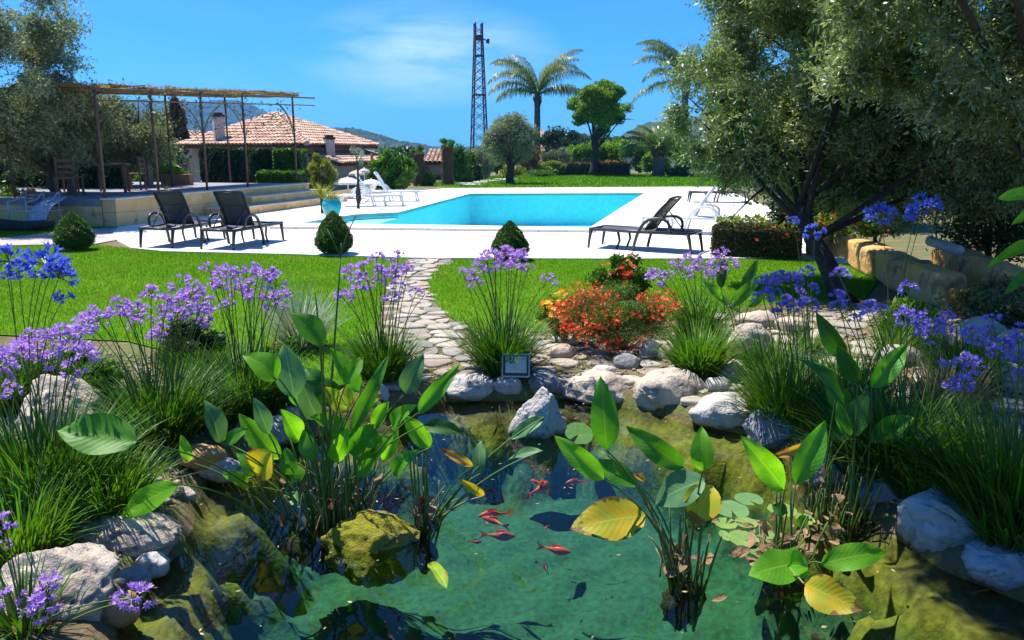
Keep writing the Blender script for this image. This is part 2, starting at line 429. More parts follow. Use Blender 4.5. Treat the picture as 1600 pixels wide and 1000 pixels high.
def hill(name, label, prof, Y, depth, mat, amp, seed, zb=-12.0, cell=None):
    """a ridge with real depth: prof = skyline pixels, Y = distance of the ridge"""
    px = np.array([p[0] for p in prof], float); pz = np.array([U(x, y, Y).z for x, y in prof])
    wx = np.array([U(x, 235, Y).x for x, y in prof])
    n = cell or 160
    xs_ = np.linspace(wx[0], wx[-1], n); ridge = np.interp(xs_, wx, pz)
    ys_ = np.linspace(Y - depth, Y + depth * 0.6, 46)
    r = np.random.default_rng(seed)
    V = []
    for j, yy in enumerate(ys_):
        t = 1 - abs(yy - Y) / (depth if yy < Y else depth * 0.6)
        t = t * t * (3 - 2 * t)
        for i, xx in enumerate(xs_):
            h = zb + (ridge[i] - zb) * t
            h += amp * (noise.noise(Vector((xx, yy, seed)) * (1.0 / (depth * 0.22)))) * t * (1 - t) * 4
            h += r.uniform(-1, 1) * amp * 0.06 * (1 if t > 0.05 else 0)
            V.append((xx, yy, h))
    m_ = len(ys_); ii = np.arange((n - 1) * (m_ - 1)); rr = ii // (n - 1); cc = ii % (n - 1); a = rr * n + cc
    me = npmesh(name, V, np.stack([a, a + 1, a + n + 1, a + n], 1))
    return tag(link(name, me, mat=mat, smooth=False), label, kind='structure')
hillm = M('hill_forest', (0.014, 0.032, 0.012), (0.04, 0.06, 0.025), 0.012, 0.95, contrast=(0.4, 0.65), bump=1.0, bscale=0.06, bdist=12, c3=(0.16, 0.14, 0.09), scale3=0.004, con3=(0.6, 0.75))
hillm2 = M('hill_wood', (0.02, 0.05, 0.012), (0.06, 0.09, 0.03), 0.035, 0.95, contrast=(0.4, 0.6), bump=1.0, bscale=0.16, bdist=5, c3=(0.20, 0.17, 0.10), scale3=0.012, con3=(0.62, 0.74))
hill('mountain', 'blue wooded mountain rising behind the pergola', [(-900,232),(-500,190),(-200,160),(0,150),(90,146),(150,150),(205,157),(260,158),(300,163),(350,160),(378,158),(400,166),(420,176),(450,192),(490,206),(560,222),(640,234),(700,240)], 2600, 1100, hillm, 90, 3, cell=260)
hill('hill', 'green wooded hill falling to the right behind the tiled house', [(380,236),(430,222),(480,206),(540,203),(570,208),(590,212),(610,219),(630,223),(650,225),(668,230),(690,237),(710,242)], 1100, 420, hillm2, 26, 5)
hill('ridge', 'low blue ridge along the horizon behind the lattice mast', [(560,236),(620,232),(680,231),(720,230),(790,227),(860,226),(910,224),(950,230),(1000,236),(1050,240)], 1900, 600, hillm, 30, 9)
hill('knoll', 'wooded knoll seen between the palms', [(900,243),(940,232),(975,210),(990,200),(1005,193),(1030,190),(1060,186),(1120,178),(1250,170),(1500,176),(1800,190),(2300,238)], 700, 260, hillm2, 20, 7)

# ------------------------------------------------------------------ lawns, path, deck, pool
def sheet(name, poly, z, mat, label, thick=None):
    bm = bmesh.new()
    vs = [bm.verts.new((x, y, z)) for x, y in poly]
    f = bm.faces.new(vs)
    bmesh.ops.triangulate(bm, faces=[f])
    me = bpy.data.meshes.new(name); bm.to_mesh(me); bm.free()
    for p in me.polygons:
        if p.normal.z < 0: p.flip()
    o = link(name, me, mat=mat)
    return tag(o, label, kind='structure')
turf = M('turf', (0.06, 0.17, 0.003), (0.10, 0.22, 0.008), 0.8, 0.95, spec=0.05, bump=0.6, bscale=60, c3=(0.13, 0.19, 0.02), scale3=0.6, con3=(0.55, 0.75))
LAWN_L = P2([(-260,388),(0,386),(95,384),(150,383),(190,388),(260,394),(450,398),(620,403),(640,404),(622,425),(604,450),(592,500),(585,560),(560,598),(500,612),(440,612),(380,590),(300,560),(200,535),(0,525),(-260,500)])
LAWN_R = P2([(716,404),(770,405),(900,405),(1110,405),(1244,404),(1335,414),(1372,440),(1350,470),(1290,490),(1180,492),(1060,500),(960,512),(850,520),(740,520),(696,492),(672,462),(668,436),(690,415)])
LAWN_B = P2([(-200,352),(0,352),(60,348),(125,352),(184,352),(200,357),(120,362),(60,368),(0,374),(-200,380)])
LAWN_F = P2([(715,294),(690,292),(660,291),(640,294),(690,284),(735,279),(800,273),(870,272),(1000,272),(1120,272),(1250,275),(1250,291),(1100,291.5)])
sheet('lawn', LAWN_L, 0.012, turf, 'bright mown lawn left of the stone path')
sheet('lawn', LAWN_R, 0.012, turf, 'bright mown lawn right of the stone path, before the red flowers')
sheet('lawn', LAWN_B, 0.012, turf, 'narrow lawn strip under the garden chair at the left')
sheet('lawn', LAWN_F, 0.012, turf, 'far lawn behind the swimming pool')

def scatter(poly, n, rng=RNG):
    a = np.array(poly); lo, hi = a.min(0), a.max(0); out = []
    got = 0
    while got < n:
        q = rng.uniform(lo, hi, (max(n, 1000), 2)); q = q[inpoly(q[:, 0], q[:, 1], poly)]
        out.append(q); got += len(q)
    return np.concatenate(out)[:n]
def parea(poly):
    a = np.array(poly); return abs(np.sum(a[:, 0] * np.roll(a[:, 1], -1) - a[:, 1] * np.roll(a[:, 0], -1))) / 2
grassm = M('grass_blade', (0.060, 0.21, 0.003), (0.115, 0.27, 0.008), 0.7, 0.8, spec=0.1, transl=0.35, island=0.28, tcol=(1.6, 1.5, 0.5), c3=(0.20, 0.23, 0.02), scale3=0.9, con3=(0.50, 0.70))
def blades_flat(P, h, w, lean, rng=RNG, z=None):
    n = len(P); az = rng.uniform(0, 2 * np.pi, n); hh = h * rng.uniform(0.55, 1.25, n); la = rng.uniform(0, lean, n); a2 = rng.uniform(0, 2 * np.pi, n)
    z0 = ground_z(P[:, 0], P[:, 1]) if z is None else np.full(n, z)
    d = np.stack([np.cos(az), np.sin(az)], 1) * w / 2
    tip = np.stack([P[:, 0] + np.cos(a2) * np.sin(la) * hh, P[:, 1] + np.sin(a2) * np.sin(la) * hh, z0 + np.cos(la) * hh], 1)
    V = np.empty((n, 3, 3)); V[:, 0, :2] = P - d; V[:, 0, 2] = z0; V[:, 1, :2] = P + d; V[:, 1, 2] = z0; V[:, 2] = tip
    return V.reshape(-1, 3), np.arange(3 * n).reshape(n, 3)
for poly, dens, h, w, lb in ((LAWN_L, 2300, 0.036, 0.0055, 'short mown blades of the left lawn'), (LAWN_R, 2300, 0.036, 0.0055, 'short mown blades of the right lawn'), (LAWN_B, 500, 0.05, 0.012, 'mown blades of the strip by the garden chair'), (LAWN_F, 60, 0.10, 0.05, 'mown blades of the far lawn')):
    q = scatter(poly, int(min(170000, parea(poly) * dens)))
    V, F = blades_flat(q, h, w, 0.9, z=0.012)
    tag(link('grass', npmesh('grass', V, F), mat=grassm), lb, kind='stuff')

# paving, deck
deckm = M('deck_stone', (0.80, 0.77, 0.72), (0.72, 0.68, 0.62), 1.2, 0.7, bump=0.1, bscale=50, contrast=(0.3, 0.75))
DECK = P2([(186,353),(176,362),(184,376),(205,387),(255,392),(450,396.5),(640,402),(760,403),(900,403.5),(1110,403.5),(1244,402.5),(1335,412.5),(1350,404),(1300,372),(1240,340),(1180,315),(1120,292),(1075,291.8),(900,292.8),(700,294),(600,302),(484,317)], 0.03)
bm = bmesh.new()
def loop_edges(bm, poly, z):
    vs = [bm.verts.new((x, y, z)) for x, y in poly]
    return [bm.edges.new((vs[i], vs[(i + 1) % len(vs)])) for i in range(len(vs))]
pa, pb, pc, pd = [np.array(p) for p in POOL]; wa, wb, wc, wd = [np.array(p) for p in WADE]
INNER = [tuple(p) for p in (pa, pb, pc, wc, wb, wa)]
es = loop_edges(bm, DECK, 0.03) + loop_edges(bm, INNER, 0.03)
bmesh.ops.triangle_fill(bm, use_beauty=True, use_dissolve=False, edges=es)
for f in bm.faces:
    if f.normal.z < 0: f.normal_flip()
bot = bmesh.ops.extrude_face_region(bm, geom=bm.faces[:])
for v in [g for g in bot['geom'] if isinstance(g, bmesh.types.BMVert)]: v.co.z -= 0.09
bmesh.ops.recalc_face_normals(bm, faces=bm.faces)
me = bpy.data.meshes.new('pool_deck'); bm.to_mesh(me); bm.free()
deck = tag(link('pool_deck', me, mat=deckm), 'white stone deck round the swimming pool', kind='structure')

pathm = M('left_path', (0.46, 0.40, 0.37), (0.36, 0.31, 0.29), 3, 0.85, bump=0.4, bscale=30)
sheet('path', P2([(-260,398),(-260,379),(0,373),(60,367),(120,361),(186,354.5),(178,362),(184,376),(150,382),(95,383),(0,385)]), 0.017, pathm, 'pinkish paved path curving in from the left to the deck')

# pool: basin, raised coping, water
tile = M('pool_tile', (0.26, 0.86, 0.86), (0.42, 0.92, 0.90), 2.2, 0.5, contrast=(0.4, 0.6), detail=3)  # paler mottling in the colour stands in for rippled caustic light
tilew = M('pool_wall_tile', (0.30, 0.66, 0.72), (0.36, 0.74, 0.80), 6, 0.4, detail=2)
mb = MB()
q = INNER
fl = [tuple(p) for p in POOL]
mb.add([(x, y, -1.25) for x, y in fl], [(0, 1, 2, 3)])
o = mb.build('pool_floor', tile)
tag(o, 'pale turquoise floor of the swimming pool', kind='structure')
mb = MB()
for i in range(len(q)):
    a, b = q[i], q[(i + 1) % len(q)]
    if i in (3, 4): z0 = -0.13
    else: z0 = -1.25
    if i == 2:
        m_ = tuple(pd)
        mb.add([(a[0], a[1], -1.25), (m_[0], m_[1], -1.25), (m_[0], m_[1], 0.03), (a[0], a[1], 0.03)], [(0, 1, 2, 3)])
        a = m_; z0 = -0.13
    mb.add([(a[0], a[1], z0), (b[0], b[1], z0), (b[0], b[1], 0.03), (a[0], a[1], 0.03)], [(0, 1, 2, 3)])
mb.add([(wa[0], wa[1], -1.25), (pd[0], pd[1], -1.25), (pd[0], pd[1], -0.131), (wa[0], wa[1], -0.131)], [(0, 1, 2, 3)])
tag(mb.build('pool_wall', tilew), 'tiled side walls of the swimming pool', kind='structure')
wadem = M('wading_shelf', (0.62, 0.80, 0.76), (0.72, 0.86, 0.80), 3, 0.6)
mb = MB(); mb.add([(*wa, -0.13), (*wb, -0.13), (*wc, -0.13), (*pd, -0.13)], [(0, 1, 2, 3)])
tag(mb.build('wading_shelf', wadem), 'shallow pale wading shelf at the left end of the pool', kind='structure')
# a shallow step inside the wade
def off(p, q_, d):
    p = np.array(p); q_ = np.array(q_); return p + (q_ - p) / np.linalg.norm(q_ - p) * d
poolw = water_mat('pool_water', (0.58, 1.0, 1.0), 2.2, 0.55, dist=0.06, ior=1.1, fk=0.10)
mb = MB(); mb.add([(x, y, -0.035) for x, y in INNER], [tuple(range(6))])
tag(mb.build('pool_water', poolw), 'clear turquoise water of the swimming pool', kind='structure')
# coping stones along the near edge
copem = M('coping_stone', (0.74, 0.70, 0.64), (0.66, 0.60, 0.54), 4, 0.7, bump=0.2, bscale=40, objrand=((0.94, 0.92, 0.9), (1, 1, 1)))
risem = copem
coping = thing('pool_coping', 'raised pale coping kerb along the near edge of the pool', 'kerb', (0, 0, 0)); coping['kind'] = 'structure'
A_ = np.array(W(420, 357.5, 0.03)[:2]); B_ = np.array(W(930, 363.5, 0.03)[:2])
dirv = (B_ - A_) / np.linalg.norm(B_ - A_); nrm = np.array([-dirv[1], dirv[0]])
Ltot = np.linalg.norm(B_ - A_); nb = 12
for i in range(nb):
    a = A_ + dirv * (Ltot * i / nb + 0.004); b = A_ + dirv * (Ltot * (i + 1) / nb - 0.004)
    la = lambda p: 0.30
    mb = MB(); mb.prism([tuple(a), tuple(b), tuple(b + nrm * 0.42), tuple(a + nrm * 0.42)], 0.031, 0.085)
    mb.build('coping_stone', copem, coping, bevel=0.008)
# right-hand deck joints read as thin inset bands of slabs
jm = M('joint', (0.55, 0.50, 0.46), rough=0.9)
mb = MB()
for y in (312, 322, 334, 347):
    a = W(1012 + (y - 303) * -1.3 + 62, y, 0.034); b = W(1150 + (y - 300) * 1.6, y + 1.5, 0.034)
    d = (b - a).normalized(); n_ = Vector((-d.y, d.x, 0)) * 0.012
    mb.add([a - n_, b - n_, b + n_, a + n_], [(0, 1, 2, 3)])
tag(mb.build('deck_joint', jm), 'thin joints between the deck slabs at the right', kind='structure')

# ------------------------------------------------------------------ crazy paving (each stone its own piece)
def clip(poly, nx, ny, c):
    out = []; n = len(poly)
    for i in range(n):
        p, q = poly[i], poly[(i + 1) % n]
        dp, dq = nx * p[0] + ny * p[1] - c, nx * q[0] + ny * q[1] - c
        if dp <= 0: out.append(p)
        if (dp < 0 < dq) or (dq < 0 < dp):
            t = dp / (dp - dq); out.append((p[0] + (q[0] - p[0]) * t, p[1] + (q[1] - p[1]) * t))
    return out
def cells(region, sx, sy, gap, seed, jit=0.52):
    r = random.Random(seed); a = np.array(region); lo, hi = a.min(0) - max(sx, sy) * 2, a.max(0) + max(sx, sy) * 2
    pts = []
    j = 0; y = lo[1]
    while y < hi[1]:
        x = lo[0] + (sx / 2 if j % 2 else 0)
        while x < hi[0]:
            pts.append((x + r.uniform(-jit, jit) * sx, y + r.uniform(-jit, jit) * sy)); x += sx
        y += sy; j += 1
    P = np.array(pts); ok = inpoly(P[:, 0], P[:, 1], region)
    res = []
    for i in np.nonzero(ok)[0]:
        c = P[i]; d = np.hypot(*(P - c).T); near = np.argsort(d)[1:14]
        poly = [(c[0] - sx * 2, c[1] - sy * 2), (c[0] + sx * 2, c[1] - sy * 2), (c[0] + sx * 2, c[1] + sy * 2), (c[0] - sx * 2, c[1] + sy * 2)]
        for k in near:
            n = P[k] - c; ln = np.linalg.norm(n); n = n / ln
            m_ = (P[k] + c) / 2
            poly = clip(poly, n[0], n[1], n @ m_ - gap * r.uniform(0.6, 1.5))
            if len(poly) < 3: break
        if len(poly) < 3: continue
        for _ in range(2):     # chaikin rounding
            nw = []
            for q in range(len(poly)):
                p0, p1 = poly[q], poly[(q + 1) % len(poly)]
                t = 0.22
                nw += [(p0[0] * (1 - t) + p1[0] * t, p0[1] * (1 - t) + p1[1] * t), (p0[0] * t + p1[0] * (1 - t), p0[1] * t + p1[1] * (1 - t))]
            poly = nw
        if parea(poly) < sx * sy * 0.15: continue
        res.append((c, poly))
    return res
flagm = M('flagstone', (0.48, 0.45, 0.39), (0.30, 0.28, 0.24), 9, 0.85, bump=0.7, bscale=45, contrast=(0.35, 0.7), objrand=((1.05, 1.0, 0.94), (0.92, 0.78, 0.66), (0.55, 0.55, 0.58), (1.1, 1.06, 1.0), (0.95, 0.86, 0.76), (1.0, 0.97, 0.92)))
def paving(region, sx, sy, gap, seed, parent, th=0.035, avoid=0.05):
    r = random.Random(seed)
    for c, poly in cells(region, sx, sy, gap, seed):
        if float(pdist(np.array([c[0]]), np.array([c[1]]), POND)[0]) < avoid: continue
        z = gz(*c) + r.uniform(0.008, 0.022)
        n = len(poly); tx, ty = r.uniform(-0.03, 0.03), r.uniform(-0.03, 0.03)
        def top(p, s, dz): 
            x = c[0] + (p[0] - c[0]) * s; y = c[1] + (p[1] - c[1]) * s
            return (x - c[0], y - c[1], z + dz + (x - c[0]) * tx + (y - c[1]) * ty)
        vs = [top(p, 1.0, -th) for p in poly] + [top(p, 1.0, -0.008) for p in poly] + [top(p, 0.93, 0.0) for p in poly]
        fs = [tuple(range(2 * n, 3 * n))]
        for k in range(2):
            fs += [(k * n + i, k * n + (i + 1) % n, (k + 1) * n + (i + 1) % n, (k + 1) * n + i) for i in range(n)]
        me = bpy.data.meshes.new('paving_stone'); me.from_pydata(vs, [], fs); me.update()
        o = link('paving_stone', me, parent, flagm); o.location = (c[0], c[1], 0)
stone_path = thing('stone_path', 'crazy paved stone path running from the pond up to the deck', 'path'); stone_path['kind'] = 'structure'
PATH = P2([(640,404),(716,404),(686,420),(668,440),(672,468),(696,492),(728,512),(748,545),(735,600),(640,618),(596,600),(590,560),(600,500),(610,455),(620,425)])
paving(PATH, 0.25, 0.18, 0.014, 3, stone_path)
patio = thing('stone_patio', 'flat stones set in moss between the red flowers and the pond edge', 'paving'); patio['kind'] = 'structure'
PATIO = P2([(850,520),(930,532),(1010,540),(1060,520),(1130,490),(1165,520),(1180,640),(1100,650),(1050,612),(880,600),(750,600),(748,548),(800,545)])
paving(PATIO, 0.24, 0.18, 0.028, 5, patio)
bank = thing('stone_terrace', 'sunlit flat stones on the bank behind the violet flowers at the right', 'paving'); bank['kind'] = 'structure'
BANK = P2([(1200,500),(1300,496),(1420,478),(1700,520),(1780,760),(1600,760),(1520,700),(1400,660),(1300,650),(1220,640),(1190,560)])
paving(BANK, 0.40, 0.26, 0.045, 8, bank)

# pebbles and bits of litter between the stones
pebm = M('pebble', (0.36, 0.31, 0.24), (0.20, 0.17, 0.13), 5, 0.8, island=0.45)
def pebbles(region, n, s0, s1, label, rng=RNG, keep=0.03):
    q = scatter(region, n); q = q[pdist(q[:, 0], q[:, 1], POND) > keep]; n = len(q)
    base = np.array([(1,0,0),(0,1,0),(-1,0,0),(0,-1,0),(0,0,0.7),(0,0,-0.5)]); fa = np.array([(0,1,4),(1,2,4),(2,3,4),(3,0,4),(1,0,5),(2,1,5),(3,2,5),(0,3,5)])
    s = rng.uniform(s0, s1, n); a = rng.uniform(0, 6.28, n)
    V = base[None] * s[:, None, None] * rng.uniform(0.6, 1.3, (n, 1, 3)) + rng.normal(0, 0.12, (n, 6, 3)) * s[:, None, None]
    ca, sa = np.cos(a)[:, None], np.sin(a)[:, None]
    X = V[..., 0] * ca - V[..., 1] * sa; Yy = V[..., 0] * sa + V[..., 1] * ca
    V = np.stack([X + q[:, 0:1], Yy + q[:, 1:2], V[..., 2] + ground_z(q[:, 0], q[:, 1])[:, None] + s[:, None] * 0.25], -1)
    F = fa[None] + (np.arange(n) * 6)[:, None, None]
    tag(link('gravel', npmesh('gravel', V.reshape(-1, 3), F.reshape(-1, 3)), mat=pebm), label, kind='stuff')
pebbles(P2([(560,520),(1180,490),(1200,660),(560,660)]), 4200, 0.006, 0.022, 'loose gravel between the paving stones by the pond')
pebbles(P2([(1180,490),(1750,480),(1900,900),(1500,900),(1200,660)]), 5200, 0.008, 0.03, 'pale gravel on the right bank')
pebbles(P2([(-60,540),(480,570),(470,700),(300,760),(100,960),(-300,960)]), 4000, 0.007, 0.026, 'gravel among the plants of the left bank')
moss = M('moss', (0.17, 0.20, 0.015), (0.28, 0.27, 0.03), 3, 0.9, transl=0.2, island=0.35)
for k, (reg, n, lb) in enumerate(((P2([(560,520),(1180,490),(1200,660),(560,660)]), 26000, 'low yellow green moss tufts between the paving stones'), (P2([(1180,490),(1750,480),(1900,800),(1500,800),(1200,660)]), 26000, 'straw and moss on the right bank'), (P2([(-60,540),(500,570),(470,700),(300,760),(100,900),(-300,900)]), 26000, 'low green cover on the left bank'))):
    q = scatter(reg, n); q = q[pdist(q[:, 0], q[:, 1], POND) > 0.03]
    nn = bumps(q[:, 0], q[:, 1], 4.5 + k) + 0.6 * bumps(q[:, 0] + 3, q[:, 1], 11)
    q = q[nn > 0.25]
    V, F = blades_flat(q, 0.03, 0.006, 1.2)
    tag(link('ground_cover', npmesh('ground_cover', V, F), mat=moss), lb, kind='stuff')

# pond water
pondw = water_mat('pond_water', (0.74, 0.87, 0.80), 4.0, 0.16, dist=0.02)
pw = [tuple(np.array(p)) for p in POND]
c0 = np.mean(np.array(pw), 0)
bm = bmesh.new(); es = loop_edges(bm, pw, ZW)
bmesh.ops.triangle_fill(bm, use_beauty=True, use_dissolve=False, edges=es)
for f in bm.faces:
    if f.normal.z < 0: f.normal_flip()
me = bpy.data.meshes.new('pond_water'); bm.to_mesh(me); bm.free()
tag(link('pond_water', me, mat=pondw), 'still teal green water of the garden pond', kind='structure')
# ------------------------------------------------------------------ rocks
rockm = M('pale_rock', (0.66, 0.56, 0.44), (0.42, 0.35, 0.28), 5, 0.9, bump=1.0, bscale=22, contrast=(0.35, 0.7), c3=(0.18, 0.17, 0.16), scale3=9, con3=(0.56, 0.68), bdist=0.035)
rockw = M('white_rock', (0.70, 0.66, 0.60), (0.44, 0.41, 0.39), 4, 0.9, bump=1.0, bscale=26, contrast=(0.35, 0.7), c3=(0.15, 0.15, 0.16), scale3=12, con3=(0.58, 0.68), bdist=0.03)
rockg = M('grey_rock', (0.36, 0.36, 0.37), (0.19, 0.19, 0.20), 6, 0.85, bump=1.0, bscale=26, contrast=(0.35, 0.7), c3=(0.52, 0.50, 0.48), scale3=9, con3=(0.58, 0.68), bdist=0.03)
rocko = M('ochre_rock', (0.50, 0.28, 0.08), (0.38, 0.24, 0.12), 5, 0.9, bump=0.9, bscale=26)
rockmoss = M('mossy_rock', (0.24, 0.25, 0.015), (0.34, 0.28, 0.02), 5, 0.95, bump=1.0, bscale=40, c3=(0.14, 0.16, 0.09), scale3=6, con3=(0.55, 0.66), bdist=0.03)
rockb = M('slate_rock', (0.44, 0.45, 0.47), (0.25, 0.26, 0.28), 5, 0.7, bump=0.9, bscale=30, c3=(0.5, 0.5, 0.5), scale3=7, con3=(0.6, 0.7), bdist=0.02)
def wet(m):
    nt = m.node_tree; N = nt.nodes; L = nt.links.new; p = next(n for n in N if n.type == 'BSDF_PRINCIPLED'); src = p.inputs['Base Color'].links[0].from_socket
    g = N.new('ShaderNodeNewGeometry'); sp = N.new('ShaderNodeSeparateXYZ'); L(g.outputs['Position'], sp.inputs[0])
    nz = N.new('ShaderNodeTexNoise'); nz.inputs['Scale'].default_value = 9; nz.inputs['Detail'].default_value = 4; L(g.outputs['Position'], nz.inputs['Vector'])
    ma = N.new('ShaderNodeMath'); ma.operation = 'MULTIPLY_ADD'; ma.inputs[1].default_value = -0.10; L(nz.outputs[0], ma.inputs[0]); L(sp.outputs[2], ma.inputs[2])
    mr = N.new('ShaderNodeMapRange'); mr.inputs[1].default_value = ZW - 0.005; mr.inputs[2].default_value = ZW - 0.045; L(ma.outputs[0], mr.inputs[0])
    mx = N.new('ShaderNodeMix'); mx.data_type = 'RGBA'; mx.blend_type = 'MULTIPLY'; mx.inputs[7].default_value = (0.30, 0.30, 0.18, 1); L(mr.outputs[0], mx.inputs[0]); L(src, mx.inputs[6]); L(mx.outputs[2], p.inputs['Base Color'])
for m_ in (rockm, rockw, rockg, rockb, rocko): wet(m_)
def rock_mesh(name, dx, dy, dz, seed, sub=4, flat=5, rough_=1.0):
    bm = bmesh.new(); bmesh.ops.create_icosphere(bm, subdivisions=sub, radius=1.0)
    r = random.Random(seed)
    pl = []
    for _ in range(flat):
        n = Vector((r.uniform(-1, 1), r.uniform(-1, 1), r.uniform(-0.3, 1.0))).normalized(); pl.append((n, r.uniform(0.62, 0.88)))
    o = Vector((seed * 3.7, seed * 1.3, 0))
    for v in bm.verts:
        p = v.co.copy(); p *= 1 + 0.20 * noise.noise(p * 1.1 + o) * rough_
        for n, d in pl:
            e_ = p.dot(n) - d
            if e_ > 0: p -= n * e_ * 0.88
        # crevices and pits
        f = noise.fractal(p * 2.6 + o, 0.8, 2.1, 6)
        p *= 1 + 0.10 * f * rough_
        cr = abs(noise.noise(p * 1.7 + o * 2))
        if cr < 0.06: p *= 1 - (0.06 - cr) * 2.2 * rough_
        v.co = p
    lo = Vector((min(v.co.x for v in bm.verts), min(v.co.y for v in bm.verts), min(v.co.z for v in bm.verts)))
    hi = Vector((max(v.co.x for v in bm.verts), max(v.co.y for v in bm.verts), max(v.co.z for v in bm.verts)))
    c = (lo + hi) / 2; sz = hi - lo
    for v in bm.verts:
        v.co = Vector(((v.co.x - c.x) / sz.x * dx, (v.co.y - c.y) / sz.y * dy, (v.co.z - c.z) / sz.z * dz))
    me = bpy.data.meshes.new(name); bm.to_mesh(me); bm.free()
    me.polygons.foreach_set('use_smooth', np.full(len(me.polygons), True))
    return me
def rock(x0, y0, x1, y1, label, mat, seed, zb=-0.12, dep=0.75, sub=4, rz=None, tilt=0.0, group=None, flat=5, sink=0.32, hz=1.0):
    x0, x1 = x0 - 0.03 * (x1 - x0), x1 + 0.03 * (x1 - x0); y1 = y1 + sink * 0.45 * (y1 - y0) * hz
    cx_, cy_ = (x0 + x1) / 2, (y0 + y1) / 2
    p = W(cx_, cy_, zb + 0.08); s = S(cy_, p.y)
    w = (x1 - x0) * s; ap = (y1 - y0) * s; d = w * dep
    a = math.atan2(CAM_H - p.z, p.y)
    h = 2 / math.cos(a) * math.sqrt(max((ap / 2) ** 2 - (d / 2 * math.sin(a)) ** 2, (ap * 0.30) ** 2))
    zc = zb + h * (0.5 - sink)
    p = W(cx_, cy_, zc)
    me = rock_mesh('rock', w * 1.04, d, h * 1.05, seed, sub + (1 if w > .22 and sub == 4 and p.y < 5.2 else 0), flat)
    o = link('rock', me, mat=mat); o.location = p; o.rotation_euler = (0, tilt, 0)
    return tag(o, label, 'rock', group)
RIM = 'rocks set round the edge of the pond'
rock(686,583,770,624,'oval pale rock at the far pond edge, first left of the small framed notice',rockw,1,group=RIM)
rock(768,587,818,620,'small grey rock with the framed notice standing behind it',rockw,2,group=RIM)
rock(817,576,886,619,'dark grey rock right of the framed notice',rockg,3,group=RIM)
rock(884,576,1000,626,'long low tan rock at the far pond edge left of the big cream boulder',rockm,4,group=RIM)
rock(994,577,1106,644,'big cream boulder under the round tuft of dark grass',rockm,15,group=RIM,flat=4)
rock(1078,611,1188,668,'speckled pale boulder at the right end of the far pond edge',rockw,6,group=RIM)
rock(1170,640,1250,704,'black and white rippled rock half in shade at the right pond edge',rockg,7,group=RIM)
rock(1246,698,1350,760,'shaded slate rock behind the brown reed stems',rockb,8,group=RIM)
rock(1335,736,1436,800,'low dark slate rock with a sunlit corner beside the big blue grey boulder',rockb,9,group=RIM)
rock(1416,764,1572,872,'largest blue grey boulder dappled with sun spots',rockb,10,group=RIM,flat=2)
rock(1510,846,1640,918,'blue grey rock at the corner below the largest dappled boulder',rockb,11,group=RIM,flat=3)
rock(798,608,878,694,'white slanted rock standing alone in the water',rockw,27,zb=-0.18,dep=0.7,tilt=0.45,flat=7,sink=0.45,hz=2.6)
rock(566,598,608,642,'small white rock behind the tall reed leaves',rockw,13,group=RIM)
rock(404,648,470,692,'long rounded white rock behind the broad green leaves',rockw,14,group=RIM,flat=2)
rock(432,634,484,664,'small beige rock just behind the long rounded white one',rockm,16,zb=-0.06,sub=3,group=RIM)
rock(306,706,388,750,'pale log shaped stone lying at the water beside an orange one',rockw,17,group=RIM,flat=2)
rock(282,694,352,730,'orange brown stone on the left bank above the log shaped one',rocko,18,zb=-0.04,group=RIM,sub=3)
rock(172,740,280,806,'flat topped pale rock under a drooping green leaf',rockm,19,group=RIM)
rock(102,792,276,882,'broad tan boulder with the shadow of a leaf across it',rockm,20,group=RIM,flat=6)
rock(-10,850,186,985,'largest cream boulder in the lower left corner',rockm,21,group=RIM,zb=-0.10,flat=6)
rock(36,588,152,690,'white boulder with a dark cleft behind the lilac flowers at the left',rockm,22,zb=0.0,sink=0.2,flat=4)
rock(262,592,322,626,'small white rock between two left hand grass tufts',rockw,23,zb=0.02)
mr = link('rock', rock_mesh('rock', 0.50, 0.46, 0.34, 34, 5, 9), mat=rockmoss); mr.location = W(580, 850, -0.20); tag(mr, 'low mossy yellow green rock barely breaking the water beside the tall reed clump', 'rock', RIM)
rock(1138,504,1204,562,'beige boulder on the right bank beside the dark green tuft',rockm,24,zb=0.03,sink=0.25)
rock(1150,484,1220,514,'smooth pale stone at the edge of the lawn above the beige boulder',rockm,25,zb=0.02,sink=0.2,sub=3,flat=2)
rock(1096,560,1134,592,'little cream stone between dark tuft and speckled boulder',rockw,26,zb=0.0,sub=3)
rock(1128,566,1166,600,'little tan stone above the speckled boulder',rockm,28,zb=0.0,sub=3)
rock(1104,590,1142,612,'smallest cream stone touching the top of the speckled boulder',rockw,29,zb=0.0,sub=3)
rock(1000,528,1034,560,'small white stone right below the red flowers',rockw,30,zb=0.02,sub=3)
rock(1028,532,1062,566,'small buff stone at the left foot of the dark green tuft',rockm,31,zb=0.02,sub=3)
rock(958,552,1000,580,'small grey stone on top of the long tan rock',rockg,32,zb=0.0,sub=3)
rock(925,570,962,586,'flat white stone behind the long tan rock',rockw,33,zb=0.0,sub=3)
rock(850,536,900,562,'flat pinkish stone at the foot of the yellow flowers',rockm,35,zb=0.0,sub=3,flat=2)
rock(1476,494,1570,548,'long cream boulder among the violet flowers on the right bank',rockm,36,zb=0.12,sink=0.2,flat=3)
rock(1555,515,1640,568,'cream boulder at the right edge behind the violet flowers',rockm,37,zb=0.12,sink=0.2,flat=3)
rock(1380,538,1440,566,'flat pale stone behind the tall violet flowers',rockm,38,zb=0.1,sink=0.2,sub=3,flat=2)
rock(1210,495,1262,520,'pale stone below the dark leaning trunk',rockm,39,zb=0.05,sink=0.2,sub=3,flat=2)
rock(1500,560,1590,600,'broad flat stone on the sunlit right bank',rockm,40,zb=0.1,sink=0.3,sub=3,flat=2)

